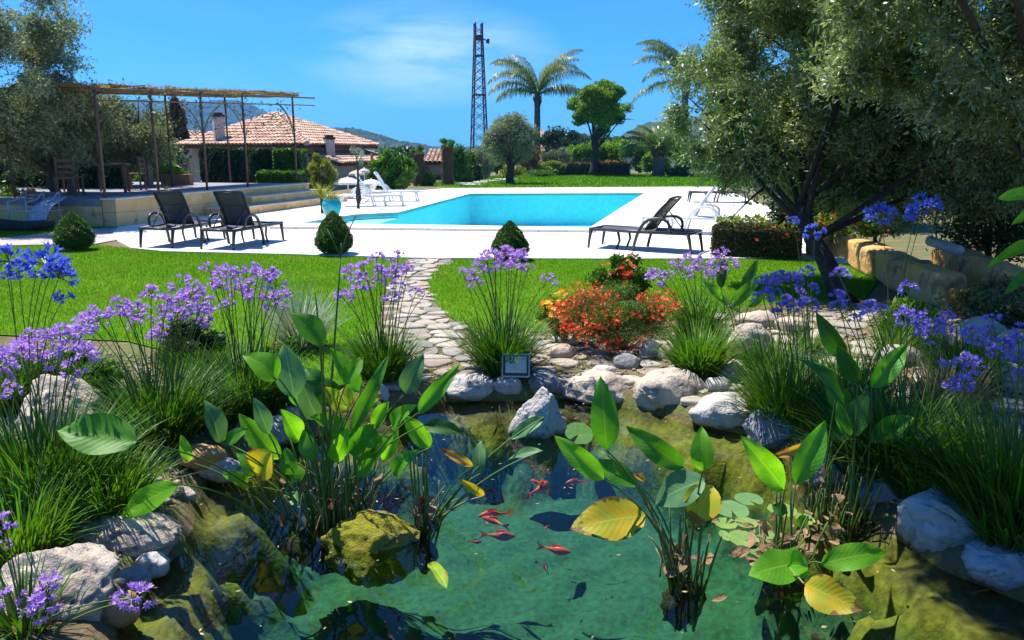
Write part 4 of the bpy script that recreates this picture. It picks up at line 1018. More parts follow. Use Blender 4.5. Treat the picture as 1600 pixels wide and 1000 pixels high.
def reed_plant(label, root, rows, seed, group, spread=0.10, dead=14, deadh=0.35, sprouts=14, name='arrow_leaf_plant', zw=None, deadw=0.16):
    zw = ZW if zw is None else zw
    R0 = W(root[0], root[1], zw); rr = random.Random(seed)
    t = thing(name, label, 'pond plant', R0, 0, group)
    for row in rows:
        bx, by, tx, ty, w, kd = row[:6]; opt = row[6] if len(row) > 6 else {}
        def at(x, y, dY):
            Y = R0.y + dY; p = U(x, y, Y); lo = zw + opt.get('z', 0.10)
            if p.z < lo: p = W(x, y, lo)
            return p
        dY = opt.get('dy', rr.uniform(-0.16, 0.10))
        b = at(bx, by, dY); tp = at(tx, ty, dY + opt.get('dt', rr.uniform(-0.10, 0.06)))
        wd = w * S(by, b.y)
        broad_leaf('leaf', b, tp, wd, kd, t, R0, roll=opt.get('roll', rr.uniform(-0.5, 0.5)), fold=opt.get('fold', 0) * 1.2 or rr.uniform(0.2, 0.6), curl=opt.get('curl', rr.uniform(0.1, 0.55)), heart=opt.get('heart', 0), seed=seed, peak=opt.get('peak', 0.42))
        if opt.get('stalk', True):
            off_ = Vector((rr.uniform(-1, 1) * spread, rr.uniform(-1, 1) * spread * 0.8, -0.28))
            e_ = b - R0
            if opt.get('root'): off_ = W(*opt['root'], zw) - R0 + Vector((0, 0, -0.1))
            m_ = Vector((off_.x * 0.65 + e_.x * 0.35, off_.y * 0.65 + e_.y * 0.35, e_.z * 0.62))
            rs = 0.0075 if kd != 'o' else 0.005
            MB().tube(bez(off_, m_, e_, 8), [rs * (1 - 0.55 * k / 8) for k in range(9)], 6, False).build('leaf_stalk', stalkm if kd not in 'yo' or rr.random() < 0.5 else stalkd, t, True)
    if sprouts > 6:
        rc = link('root_clump', rock_mesh('root_clump', spread * 3.0, spread * 2.6, .26, seed + 70, 3, 0, 2.6), t, rootm); rc.location = (0, 0, -.17)
    # young shoots and dead stalks in the heart of the clump
    mb = MB()
    for i in range(sprouts):
        a = rr.uniform(0, 6.28); r_ = spread * rr.uniform(0.1, 1.1); h = rr.uniform(0.06, 0.40)
        p0 = Vector((math.cos(a) * r_, math.sin(a) * r_, -0.25)); lean_ = rr.uniform(-.06, .30) * (h + .2); p1 = p0 + Vector((math.cos(a) * lean_ + rr.uniform(-.05, .05), math.sin(a) * lean_, 0.25 + h))
        mb.tube(bez(p0, p0 + (p1 - p0) * 0.5 + Vector((0, 0, 0.05)), p1, 5), [0.009, 0.008, 0.007, 0.006, 0.005, 0.003], 5, True)
    if sprouts: tag(mb.build('shoots', stalkm, t, True), kind='stuff')
    mb = MB()
    for i in range(dead):
        a = rr.uniform(0, 6.28); r_ = spread * rr.uniform(0.2, 1.5); h = rr.uniform(0.08, deadh)
        p0 = Vector((math.cos(a) * r_, math.sin(a) * r_, -0.06)); o2 = rr.uniform(0, 6.28)
        p1 = p0 + Vector((math.cos(o2) * rr.uniform(.02, deadw), math.sin(o2) * rr.uniform(.02, deadw), h))
        mb.tube(bez(p0, (p0 + p1) / 2 + Vector((rr.uniform(-.04, .04), rr.uniform(-.04, .04), rr.uniform(0, .06))), p1, 5), [0.004, 0.004, 0.0035, 0.003, 0.003, 0.002], 4, True)
    if dead: tag(mb.build('dead_stalks', stalkd, t, True), kind='stuff')
    V = []; F = []
    for i in range(dead):   # curled withered scraps
        a = rr.uniform(0, 6.28); r_ = spread * rr.uniform(0.2, 1.6); c = Vector((math.cos(a) * r_, math.sin(a) * r_, rr.uniform(0.0, deadh * 0.6)))
        u = Vector((rr.gauss(0, 1), rr.gauss(0, 1), rr.gauss(0, 1))).normalized(); v = u.orthogonal().normalized(); n_ = u.cross(v); L = rr.uniform(0.03, 0.08); w_ = L * rr.uniform(0.2, 0.45)
        for k in range(5):
            q = k / 4; ww = w_ * math.sin(math.pi * (0.08 + 0.84 * q)); bend = math.sin(q * 2.4) * L * 0.35
            V += [tuple(c + u * L * q + n_ * bend - v * ww), tuple(c + u * L * q + n_ * (bend - ww * 0.6)), tuple(c + u * L * q + n_ * bend + v * ww)]
        b0 = i * 15
        for k in range(4):
            for j in range(2): F.append((b0 + k * 3 + j, b0 + k * 3 + j + 1, b0 + (k + 1) * 3 + j + 1, b0 + (k + 1) * 3 + j))
    if dead: tag(link('withered_leaves', npmesh('withered_leaves', V, F), t, deadm, smooth=True), kind='stuff')
    return t, R0
PG = 'broad leaved plants growing in the pond'
t1, R1 = reed_plant('tallest clump of broad green leaves in the pond with two long flower stalks', (520, 800), [
 (460,622,444,538,46,'m',{'roll':0.0,'fold':0.1}),(508,634,468,598,50,'d'),(436,592,386,550,42,'b',{'roll':0.3}),(506,540,456,487,38,'g'),(564,614,518,544,28,'g',{'fold':0.3}),
 (497,656,470,598,32,'m'),(530,634,500,590,38,'d'),(548,676,606,558,24,'g'),(632,616,658,556,34,'m',{'roll':0}),(652,646,716,571,26,'g',{'fold':0.4}),(662,664,722,674,24,'d'),
 (672,700,630,648,30,'b',{'fold':0.5}),(552,716,612,684,34,'b'),(544,708,584,664,36,'g'),(538,690,510,642,32,'b'),(438,718,372,648,36,'b',{'fold':0.4}),(420,678,398,622,26,'m'),
 (345,692,324,625,30,'m'),(348,690,344,638,18,'g'),(352,692,386,668,20,'g'),(296,722,283,680,18,'b',{'stalk':True}),
 (214,690,88,670,66,'g',{'roll':0.1,'fold':0.18,'curl':0.1,'dt':0,'dy':-0.62,'root':(455,800)}),(278,757,183,806,40,'b',{'roll':0.1,'fold':0.15,'dt':0,'dy':-0.55,'root':(440,815)}),
 (424,706,396,748,52,'y',{'roll':0.2,'curl':0.5}),(455,742,446,700,28,'g'),(468,752,452,716,26,'b'),(474,722,452,758,26,'d'),(466,790,452,756,24,'m'),
 (545,642,508,606,30,'l'),(560,640,590,616,30,'l'),(508,664,486,650,18,'b'),(500,612,476,574,38,'d'),(530,612,556,630,34,'l'),(586,700,566,662,30,'g'),(500,760,512,712,22,'g'),
 (598,720,622,668,22,'b'),(610,668,640,632,26,'b'),(468,690,440,640,30,'b'),(492,720,470,672,28,'g'),(520,724,540,676,28,'b'),(584,668,606,628,24,'b'),(540,600,566,556,26,'b'),(478,640,452,606,26,'b'),(402,742,372,706,24,'g'),(388,760,352,738,22,'b'),(612,742,646,704,26,'g'),(560,742,586,716,24,'g')], 1, PG, spread=0.16, dead=34, deadh=0.34, sprouts=34)
# thalia flower stalks
fl_ = MB()
def path(pts, Y): return [U(x, y, Y) - R1 for x, y in pts]
Yk = R1.y
fs = MB().tube([Vector((0, 0, -0.25))] + path([(516,700),(516,620),(522,540),(529,450),(532,402)], Yk), [0.009, 0.008, 0.007, 0.006, 0.0045, 0.0035], 6).build('flower_stalk', barkb if False else stalkm, t1, True)
for pts in ([(532,402),(522,380),(511,358)], [(532,402),(540,372),(552,345),(556,336)], [(533,400),(533,380)]):
    MB().tube(path(pts, Yk), [0.0035, 0.003, 0.002][:len(pts)] if len(pts) == 3 else [0.0035, 0.003, 0.003, 0.002][:len(pts)], 5).build('flower_spike', stalkm, fs, True)
MB().tube([Vector((0.02, 0, -0.25))] + path([(512,690),(506,620),(500,540),(495,480),(492,456)], Yk - 0.04), [0.008, 0.007, 0.006, 0.005, 0.004, 0.003], 6).build('flower_stalk', stalkm, t1, True)
t2, R2 = reed_plant('small side clump with thin leaning stems and small floating leaves left of the goldfish', (662, 812), [
 (750,740,748,688,22,'m',{'root':(665,815),'dy':0.05}),(850,652,796,686,22,'m',{'root':(668,812),'dy':0.15}),(848,704,790,714,14,'m',{'root':(668,812),'z':0.04}),
 (740,729,689,701,15,'o',{'root':(668,812),'z':0.05}),(758,775,720,751,14,'y',{'root':(664,815),'z':0.04}),(742,770,722,752,8,'l',{'z':0.04}),(698,915,668,870,22,'l',{'z':0.015,'stalk':False})], 2, PG, spread=0.05, dead=16, deadh=0.26, sprouts=9)
t3, R3 = reed_plant('clump with two big yellow leaves and a cluster of green ones right of the goldfish', (1066, 890), [
 (948,704,940,594,44,'g',{'roll':0.0,'fold':0.15}),(944,750,867,682,34,'b',{'fold':0.35}),(1000,757,914,716,32,'g',{'roll':0.2}),(1070,732,981,671,38,'g',{'fold':0.3}),(1098,737,1096,668,36,'b'),
 (1102,748,1018,783,54,'m',{'roll':0.1,'fold':0.12}),(1010,804,892,822,66,'y',{'roll':0.1,'fold':0.15,'curl':0.2}),(1112,758,1084,818,58,'y',{'fold':0.5,'roll':0}),(950,712,930,700,20,'d'),
 (990,742,1012,752,12,'o'),(1018,800,1008,786,12,'o',{'z':0.1})], 3, PG, spread=0.07, dead=20, deadh=0.22, sprouts=10)
t4, R4 = reed_plant('clump nearest the viewer with a round heart shaped leaf and a yellow leaf below it', (1226, 872), [
 (1226,766,1162,684,40,'b',{'fold':0.3}),(1243,756,1291,658,40,'g',{'fold':0.3}),(1283,880,1391,858,42,'b',{'roll':0.1,'fold':0.2,'z':0.08}),
 (1244,880,1176,894,56,'b',{'heart':0.9,'roll':0,'fold':0.1,'z':0.08,'peak':0.4}),(1232,884,1264,884,44,'b',{'z':0.08,'roll':0}),(1256,912,1342,952,56,'y',{'z':0.10,'fold':0.2}),(1262,806,1246,826,18,'g',{'z':0.03}),(1230,800,1206,790,22,'d',{'z':0.03})], 4, PG, spread=0.06, dead=26, deadh=0.20, sprouts=8)
t5, R5 = reed_plant('tall shaded clump of broad leaves before the violet flowers at the right', (1308, 800), [
 (1362,606,1419,537,34,'g'),(1360,690,1429,650,38,'g'),(1332,682,1352,612,38,'d'),(1328,682,1308,628,22,'g'),(1322,632,1260,560,28,'d'),(1300,610,1284,570,26,'g'),(1340,600,1310,545,28,'d'),(1388,712,1456,767,26,'y'),
 (1266,694,1206,716,16,'o'),(1318,560,1280,500,30,'d'),(1326,640,1292,600,34,'g'),(1300,690,1350,640,30,'d')], 5, PG, spread=0.13, dead=24, deadh=0.45, sprouts=26)
clump_back = reed_plant('upright canna like leaves behind the lilac flowers at the edge of the right lawn', (1150, 520), [
 (1155,470,1184,404,18,'d'),(1140,480,1190,430,20,'g'),(1126,450,1132,402,16,'d'),(1160,490,1100,446,10,'m'),(1130,470,1104,440,14,'g'),(1170,480,1196,455,14,'g')], 6, None, spread=0.12, dead=0, sprouts=0, name='canna', zw=0.0)
clump_back[0]['category'] = 'plant'
tr_, _ = reed_plant('bright green leaf reaching in from the right edge above the sandstone', (1640, 640), [
 (1625,374,1548,408,20,'b'),(1618,300,1562,308,22,'b'),(1630,330,1585,345,20,'b'),(1610,420,1570,460,16,'g')], 7, None, spread=0.08, dead=0, sprouts=6, name='canna', zw=0.1)
tr_['category'] = 'plant'

# lily pads
padm = M('lily_pad', (0.10, 0.23, 0.10), (0.16, 0.28, 0.09), 9, 0.4, bump=0.2, bscale=60, objrand=((1, 1, 1), (1.7, 1.25, 0.7), (0.8, 0.95, 0.9)), transl=0.15)
def pad(px, py, w, h, label, rot, notch=0.35, seed=0):
    p = W(px, py, ZW + 0.006 + 0.0012 * (seed % 7)); s = S(py, p.y); a = math.atan2(CAM_H - ZW, p.y); rx, ry = w * s / 2, h * s / 2 / math.sin(a)
    n = 26; r = random.Random(seed); V = [(0, 0, 0)]
    for i in range(n + 1):
        an = rot + notch / 2 + (2 * math.pi - notch) * i / n; q = 1 + r.uniform(-0.03, 0.03)
        V.append((math.cos(an) * rx * q, math.sin(an) * ry * q, 0.004 + r.uniform(0, 0.004)))
    me = bpy.data.meshes.new('lily_pad'); me.from_pydata(V, [], [(0, i + 1, i + 2) for i in range(n)]); me.update()
    o = link('lily_pad', me, mat=padm, smooth=True); o.location = p
    return tag(o, label, 'lily pad', 'lily pads floating right of the yellow leaves')
pad(1170,781,44,20,'yellowish lily pad farthest from the viewer',5.0,seed=1)
pad(1143,797,52,28,'largest grey green lily pad',4.6,seed=2)
pad(1134,819,34,18,'lily pad tucked under the largest grey green one',1.0,seed=3)
pad(1166,818,36,16,'narrow green lily pad right of the tucked under one',3.0,seed=4)
pad(1161,843,48,26,'yellow lily pad with a brown hole at its edge',5.6,seed=5)
pad(1132,838,16,16,'smallest lily pad, half hidden at the stems',5.6,seed=6)
pad(1186,863,30,18,'lily pad touching the round heart shaped leaf',0.6,seed=7)
pad(1222,798,44,22,'shiny dark lily pad behind the upright stems',2.0,seed=8)
pad(1258,812,28,18,'folded lily pad right of the upright stems',1.4,seed=9)
pad(1208,843,30,22,'pale lily pad among the withered leaves',4.0,seed=10)
pad(1262,860,26,16,'round pad beside the long bright leaf',4.0,seed=11)
pad(905,664,44,34,'pale round leaf sunk just under the water near the far edge',4.0,seed=12).location.z = ZW - 0.05
# withered debris on the water round the pads
rr = random.Random(5); V = []; F = []
for i in range(70):
    p = W(rr.gauss(1205, 48), rr.gauss(838, 26), ZW + 0.012); u = Vector((rr.gauss(0, 1), rr.gauss(0, 1), rr.gauss(0, .6))).normalized(); v = u.orthogonal().normalized(); n_ = u.cross(v); L = rr.uniform(.03, .09); w_ = L * rr.uniform(.12, .35)
    b0 = len(V)
    for k in range(5):
        q = k / 4; ww = w_ * math.sin(math.pi * (0.08 + .84 * q)); bend = math.sin(q * 2.6) * L * .35
        for s_ in (-1, 0, 1):
            x = p + u * L * q + n_ * (bend - (ww * .5 if s_ == 0 else 0)) + v * ww * s_; V.append((x.x, x.y, max(x.z, ZW + 0.004)))
    for k in range(4):
        for j in range(2): F.append((b0 + k * 3 + j, b0 + k * 3 + j + 1, b0 + (k + 1) * 3 + j + 1, b0 + (k + 1) * 3 + j))
tag(link('withered_leaves', npmesh('withered_leaves', V, F), mat=deadm, smooth=True), 'curled withered leaves floating among the lily pads', kind='stuff')

q = scatter(POND, 170); q = q[pdist(q[:, 0], q[:, 1], POND) < -.04]
P_ = np.stack([q[:, 0], q[:, 1], np.full(len(q), ZW + .004)], 1); n_ = len(P_); a_ = RNG.uniform(0, 6.28, n_); l_ = RNG.uniform(.004, .016, n_); w_ = l_ * RNG.uniform(.2, .6, n_)
dx = np.stack([np.cos(a_), np.sin(a_), 0 * a_], 1) * l_[:, None]; dy = np.stack([-np.sin(a_), np.cos(a_), 0 * a_], 1) * w_[:, None]
V = np.stack([P_ - dx, P_ + dy, P_ + dx, P_ - dy], 1).reshape(-1, 3)
tag(link('floating_debris', npmesh('floating_debris', V, np.arange(4 * n_).reshape(n_, 4)), mat=M('debris', (.45, .40, .22), (.20, .16, .07), 9, .8, island=.4)), 'specks of leaf and pollen floating on the pond', kind='stuff')
# ------------------------------------------------------------------ goldfish
fishm = M('goldfish_skin', (0.85, 0.07, 0.015), (0.90, 0.16, 0.02), 12, 0.35)
finm = M('goldfish_fin', (0.80, 0.10, 0.03), rough=0.5, transl=0.4, tcol=(1.2, 1, 0.8))
fishd = M('dark_fish_skin', (0.16, 0.03, 0.03), rough=0.4)
def fish(hx, hy, tx, ty, label, z=-0.195, mat=fishm, fat=0.15, bend=0.06):
    a, b = W(hx, hy, z), W(tx, ty, z); d = (b - a); L = d.length; rz = math.atan2(d.y, d.x)
    t = thing('goldfish', label, 'fish', a, rz, 'goldfish in the pond')
    n = 10; ns = 12; V = []; F = []
    prof = [0.02, 0.42, 0.72, 0.92, 1.0, 0.95, 0.80, 0.58, 0.38, 0.24, 0.18]
    for i in range(n + 1):
        u = i / n; x = L * 0.76 * u; r_ = prof[i] * L * fat; yb = bend * L * math.sin(u * 3.0)
        for k in range(ns):
            an = 2 * math.pi * k / ns; V.append((x, yb + math.cos(an) * r_ * 0.62, math.sin(an) * r_))
    F = [(i * ns + k, i * ns + (k + 1) % ns, (i + 1) * ns + (k + 1) % ns, (i + 1) * ns + k) for i in range(n) for k in range(ns)]
    F += [tuple(reversed(range(ns))), tuple(n * ns + k for k in range(ns))]
    mb = MB(); mb.add(V, F); mb.build('body', mat, t, True)
    ye = bend * L * math.sin(3.0)
    f2 = mat if mat is fishd else finm
    MB().add([(L*.74, ye, .1*fat*L), (L*.74, ye, -.1*fat*L), (L*1.0, ye+.03*L, .13*L), (L*.9, ye+.02*L, 0), (L*1.0, ye+.05*L, -.12*L)], [(0,3,2),(0,1,3),(1,4,3)]).build('tail_fin', f2, t)
    MB().add([(L*.25, 0, fat*L*.8), (L*.55, bend*L, fat*L*.75), (L*.5, bend*L, fat*L*1.4), (L*.33, bend*L*.8, fat*L*1.5)], [(0,1,2,3)]).build('dorsal_fin', f2, t)
    for s_ in (-1, 1):
        MB().add([(L*.22, s_*fat*L*.45, -.02*L), (L*.28, s_*fat*L*.5, -.03*L), (L*.34, s_*fat*L*1.15, -.05*L), (L*.28, s_*fat*L*1.1, -.05*L)], [(0,1,2,3)]).build('side_fin', f2, t)
fish(857,754,822,775,'red goldfish crossing another, upper pair of the pond')
fish(828,751,850,757,'short red goldfish half behind the crossing one',z=-0.23)
fish(883,755,920,752,'red goldfish swimming alone to the right of the upper pair',fat=0.13)
fish(746,807,803,801,'orange goldfish at the top of the lower shoal',fat=0.11)
fish(752,808,796,826,'slender orange goldfish just under the topmost of the lower shoal',fat=0.10)
fish(806,838,748,834,'bright red goldfish in the middle of the lower shoal',fat=0.13)
fish(753,847,730,845,'tiny pale red goldfish left of the lower shoal',z=-0.25)
fish(893,863,838,852,'long red goldfish nearest the viewer',fat=0.12)
fish(852,827,860,820,'dim red fish above the nearest goldfish',z=-0.27)
fish(848,880,856,898,'dark fish deep in the water below the nearest goldfish',z=-0.30,mat=fishd)

# ------------------------------------------------------------------ framed notice
fm = M('grey_metal', (0.36, 0.38, 0.37), rough=0.45, metal=0.6)
b = W(806, 592, 0.0); Y = b.y + 0.03; s = S(572, Y)
t = thing('framed_notice', 'small grey framed notice leaning on the rocks before the lilac clump', 'notice', (0, 0, 0))
o = U(806, 571, Y); t.location = o; t.rotation_euler = (rad(-14), 0, rad(-3))
w, h, d = 44 * s, 37 * s, 0.018
mb = MB(); 
for c_, z_ in (((0, 0, h/2 - .006), (w, d, .012)), ((0, 0, -h/2 + .006), (w, d, .012))): mb.box(c_, z_)
for sx in (-1, 1): mb.box((sx * (w/2 - .005), 0, 0), (.010, d, h - .0245))
mb.build('frame', fm, t)
mb = MB().box((0, .004, 0), (w - .021, .004, h - .025)); mb.build('mount', M('dark_mount', (0.05, 0.07, 0.08), rough=0.7), t)
MB().box((.001, -.0005, .006), (w * .76, .004, h * .70)).build('sheet', M('notice_sheet', (0.52, 0.58, 0.62), (0.62, 0.63, 0.58), 8, 0.85, spec=0.1), t)
ink = M('faded_print', (0.20, 0.24, 0.24), rough=0.6)
mk = MB()
for x, z_, w_, h_, a in ((-.30,.20,.07,.05,.5),(-.24,.14,.05,.06,-.4),(-.20,.05,.03,.02,.2),(-.12,.07,.05,.02,0),(.22,.25,.05,.06,.2),(.30,.28,.04,.03,-.3),(-.02,-.11,.09,.02,0),(-.20,-.09,.10,.008,0),(.02,.12,.04,.015,.4)):
    mk.box((x * w, -.0032, z_ * h + .004), (w_ * w, .0008, h_ * h), ry=a)
mk.build('print', ink, t)

# ------------------------------------------------------------------ red and yellow flower bushes
def petal_cloud(P, s, rng, k=4):
    n = len(P); V = []; c = P
    nz = rng.normal(0, 1, (n, 3)); nz[:, 2] = np.abs(nz[:, 2]) + 0.3; nz[:, 1] -= 0.4; nz /= np.linalg.norm(nz, axis=1)[:, None]
    u = np.cross(nz, rng.normal(0, 1, (n, 3))); u /= np.linalg.norm(u, axis=1)[:, None]; v = np.cross(nz, u)
    ss = (s * rng.uniform(0.6, 1.3, n))[:, None]; out = []
    for i in range(k):
        a = 2 * math.pi * i / k; d = u * math.cos(a) + v * math.sin(a); e_ = v * math.cos(a) - u * math.sin(a)
        out.append(np.stack([c, c + d * ss * 0.6 + e_ * ss * 0.3 + nz * ss * 0.2, c + d * ss + nz * ss * 0.25, c + d * ss * 0.6 - e_ * ss * 0.3 + nz * ss * 0.2], 1))
    V = np.concatenate(out); return V.reshape(-1, 3), np.arange(4 * len(V)).reshape(-1, 4)
redp = M('scarlet_petal', (0.78, 0.055, 0.02), (0.85, 0.15, 0.03), 9, 0.5, transl=0.3, island=0.3, tcol=(1.2, 1, .8))
orp = M('orange_petal', (0.85, 0.28, 0.02), (0.85, 0.50, 0.03), 6, 0.5, transl=0.3, island=0.3, tcol=(1.2, 1, .8))
yep = M('yellow_petal', (0.85, 0.62, 0.04), (0.85, 0.45, 0.03), 6, 0.5, transl=0.3, island=0.25, tcol=(1.2, 1, .8))
def flower_bush(label, px, py, wpx, hpx, zc, nl, nfl, s, petal, leafm_, L, Wd, seed, extra=None, zb=0.0, up=0.3, lump=0.35):
    b = W(px, py, zb); Y = b.y; sc = S(py, Y); w, h = wpx * sc, hpx * sc; rng = np.random.default_rng(seed)
    t = thing('flower_bush', label, 'flower bush', b)
    P_ = crown_points(nl, (0, 0, h * .5), (w/2, w*.35, h*.5), 26, rng, lump=lump); P_[:, 2] = np.maximum(P_[:, 2], .01)
    V, F = leafcloud(P_, L, Wd, rng, up); link('foliage', npmesh('foliage', V, F), t, leafm_)
    sb = MB(); rr = random.Random(seed)
    for i in range(14):
        e_ = Vector((rr.uniform(-.45, .45) * w, rr.uniform(-.3, .3) * w, h * rr.uniform(.5, .95))); sb.tube(bez((e_.x*.15, 0, -.03), (e_.x * .4, e_.y * .4, e_.z * .6), e_, 4), [.005, .004, .004, .003, .002], 4)
    sb.build('stem', stemm, t, True)
    P_ = crown_points(nfl, (0, -w*.03, h * .52), (w/2*1.05, w*.38, h*.56), 40, rng, lump=0.30, shell=0.12); P_ = P_[P_[:, 2] > h * .08]
    V, F = petal_cloud(P_, s, rng); tag(link('blossom', npmesh('blossom', V, F), t, petal), kind='stuff')
    for (m_, n2, cx2, cz2, r2) in (extra or []):
        P_ = crown_points(n2, (cx2 * w, -w*.15, cz2 * h), (r2 * w, r2 * w, r2 * h * 1.2), 8, rng, lump=.5, shell=.3); V, F = petal_cloud(P_, s * 1.3, rng, 5); tag(link('blossom', npmesh('blossom', V, F), t, m_), kind='stuff')
    return t
needle = M('needle_leaf', (0.10, 0.19, 0.03), (0.06, 0.13, 0.02), 3, 0.5, transl=0.3, island=0.35)
flower_bush('wide mound of scarlet flowers above the far pond edge', 962, 548, 204, 112, 0, 19000, 1500, 0.019, redp, needle, 0.040, 0.006, 41, lump=0.4)
flower_bush('low bush of yellow and orange flowers left of the scarlet mound', 876, 536, 84, 84, 0, 4500, 110, 0.020, orp, brightleaf, 0.035, 0.014, 42, extra=[(yep, 60, -.1, .75, .3), (redp, 40, .15, .25, .25)])
flower_bush('dark leafy shrub with a few scarlet sprays rising behind the scarlet mound', 968, 492, 100, 100, 0, 5200, 90, 0.024, redp, greenleaf, 0.055, 0.022, 43, extra=[(redp, 110, 0.0, .70, .22)])
# silvery and green plants left
clump('grass_tuft','silvery lavender tuft behind the tall pond leaves',470,545,0.20,0.52,260,[],30,'lilac',31,None,mat=silverleaf,lean=0.8,droop=0.5,cat='plant')
flower_bush('loose bush with a few orange flowers between the lilac clumps at the left', 300, 600, 120, 110, 0, 4200, 26, 0.020, orp, darkleaf, 0.045, 0.018, 44)
flower_bush('small green bush with tiny red flower beside the silvery tuft', 445, 600, 60, 80, 0, 2400, 10, 0.018, redp, greenleaf, 0.04, 0.016, 45)
flower_bush('leafy undergrowth behind the lilac flowers at the left edge', 120, 620, 190, 80, 0, 5200, 12, 0.02, lilac, greenleaf, 0.05, 0.02, 46)
flower_bush('dry brown and green undergrowth at the right edge under the olive', 1560, 520, 220, 90, 0, 6500, 40, 0.03, orp, M('dry_leaf', (0.22, 0.17, 0.08), (0.10, 0.15, 0.03), 3, 0.7, transl=.25, island=.4), 0.05, 0.02, 47, zb=.1)
flower_bush('bright tuft of leafy shoots among the shaded violet flowers', 1408, 530, 110, 70, 0, 3200, 10, 0.02, violetp, brightleaf, 0.06, 0.014, 48, zb=.1)
# ------------------------------------------------------------------ topiary
darkcore = M('inner_twigs', (0.02, 0.04, 0.01), (0.035, 0.03, 0.015), 9, .95)
def topiary(label, px, py, wpx, hpx, seed, lean=0.0):
    b = W(px, py, 0.01); s = S(py, b.y); R, H = wpx * s / 2, hpx * s; rng = np.random.default_rng(seed)
    t = thing('topiary', label, 'topiary', b, 0, 'clipped cone shrubs at the edge of the deck')
    def prof(u): return np.where(u < 0.30, 0.62 + 0.38 * np.sin(np.clip(u / 0.30, 0, 1) * np.pi / 2), (1 - np.clip((u - 0.28) / 0.74, 0, 1) ** 1.8) ** 1.0)
    n = 21000; MB().tube([(0, 0, H * q_) for q_ in (.08, .16, .3, .45, .6, .72, .82)], [R * .80 * float(prof(np.array(q_))) for q_ in (.08, .16, .3, .45, .6, .72, .82)], 16).build('twigs', darkcore, t, True)
    u = rng.uniform(0, 1, n * 3); keep = rng.uniform(0, 1, n * 3) < prof(u) + 0.05; u = u[keep][:n]; n = len(u)
    a = rng.uniform(0, 6.283, n); lump = 1 + 0.10 * np.sin(a * 5 + u * 9 + seed) * np.cos(u * 17 + a * 3) + rng.normal(0, 0.05, n)
    q = R * prof(u) * lump * rng.uniform(0.72, 1.0, n) ** 0.5
    P_ = np.stack([np.cos(a) * q, np.sin(a) * q, H * (0.06 + 0.94 * u)], 1)
    V, F = leafcloud(P_, 0.028, 0.013, rng, 0.5); link('foliage', npmesh('foliage', V, F), t, boxleaf)
    MB().tube([(0, 0, -0.03), (0.01, 0, H * 0.15), (0, 0, H * 0.6)], [0.03, 0.025, 0.015], 8).build('trunk', bark, t, True)
topiary('clipped cone shrub at the far left by the pinkish path', 118, 391, 57, 60, 1)
topiary('clipped cone shrub in the middle before the teal pot', 523, 398, 57, 68, 2)
topiary('clipped cone shrub standing behind the lilac flowers right of the path', 797, 407, 56, 62, 3)

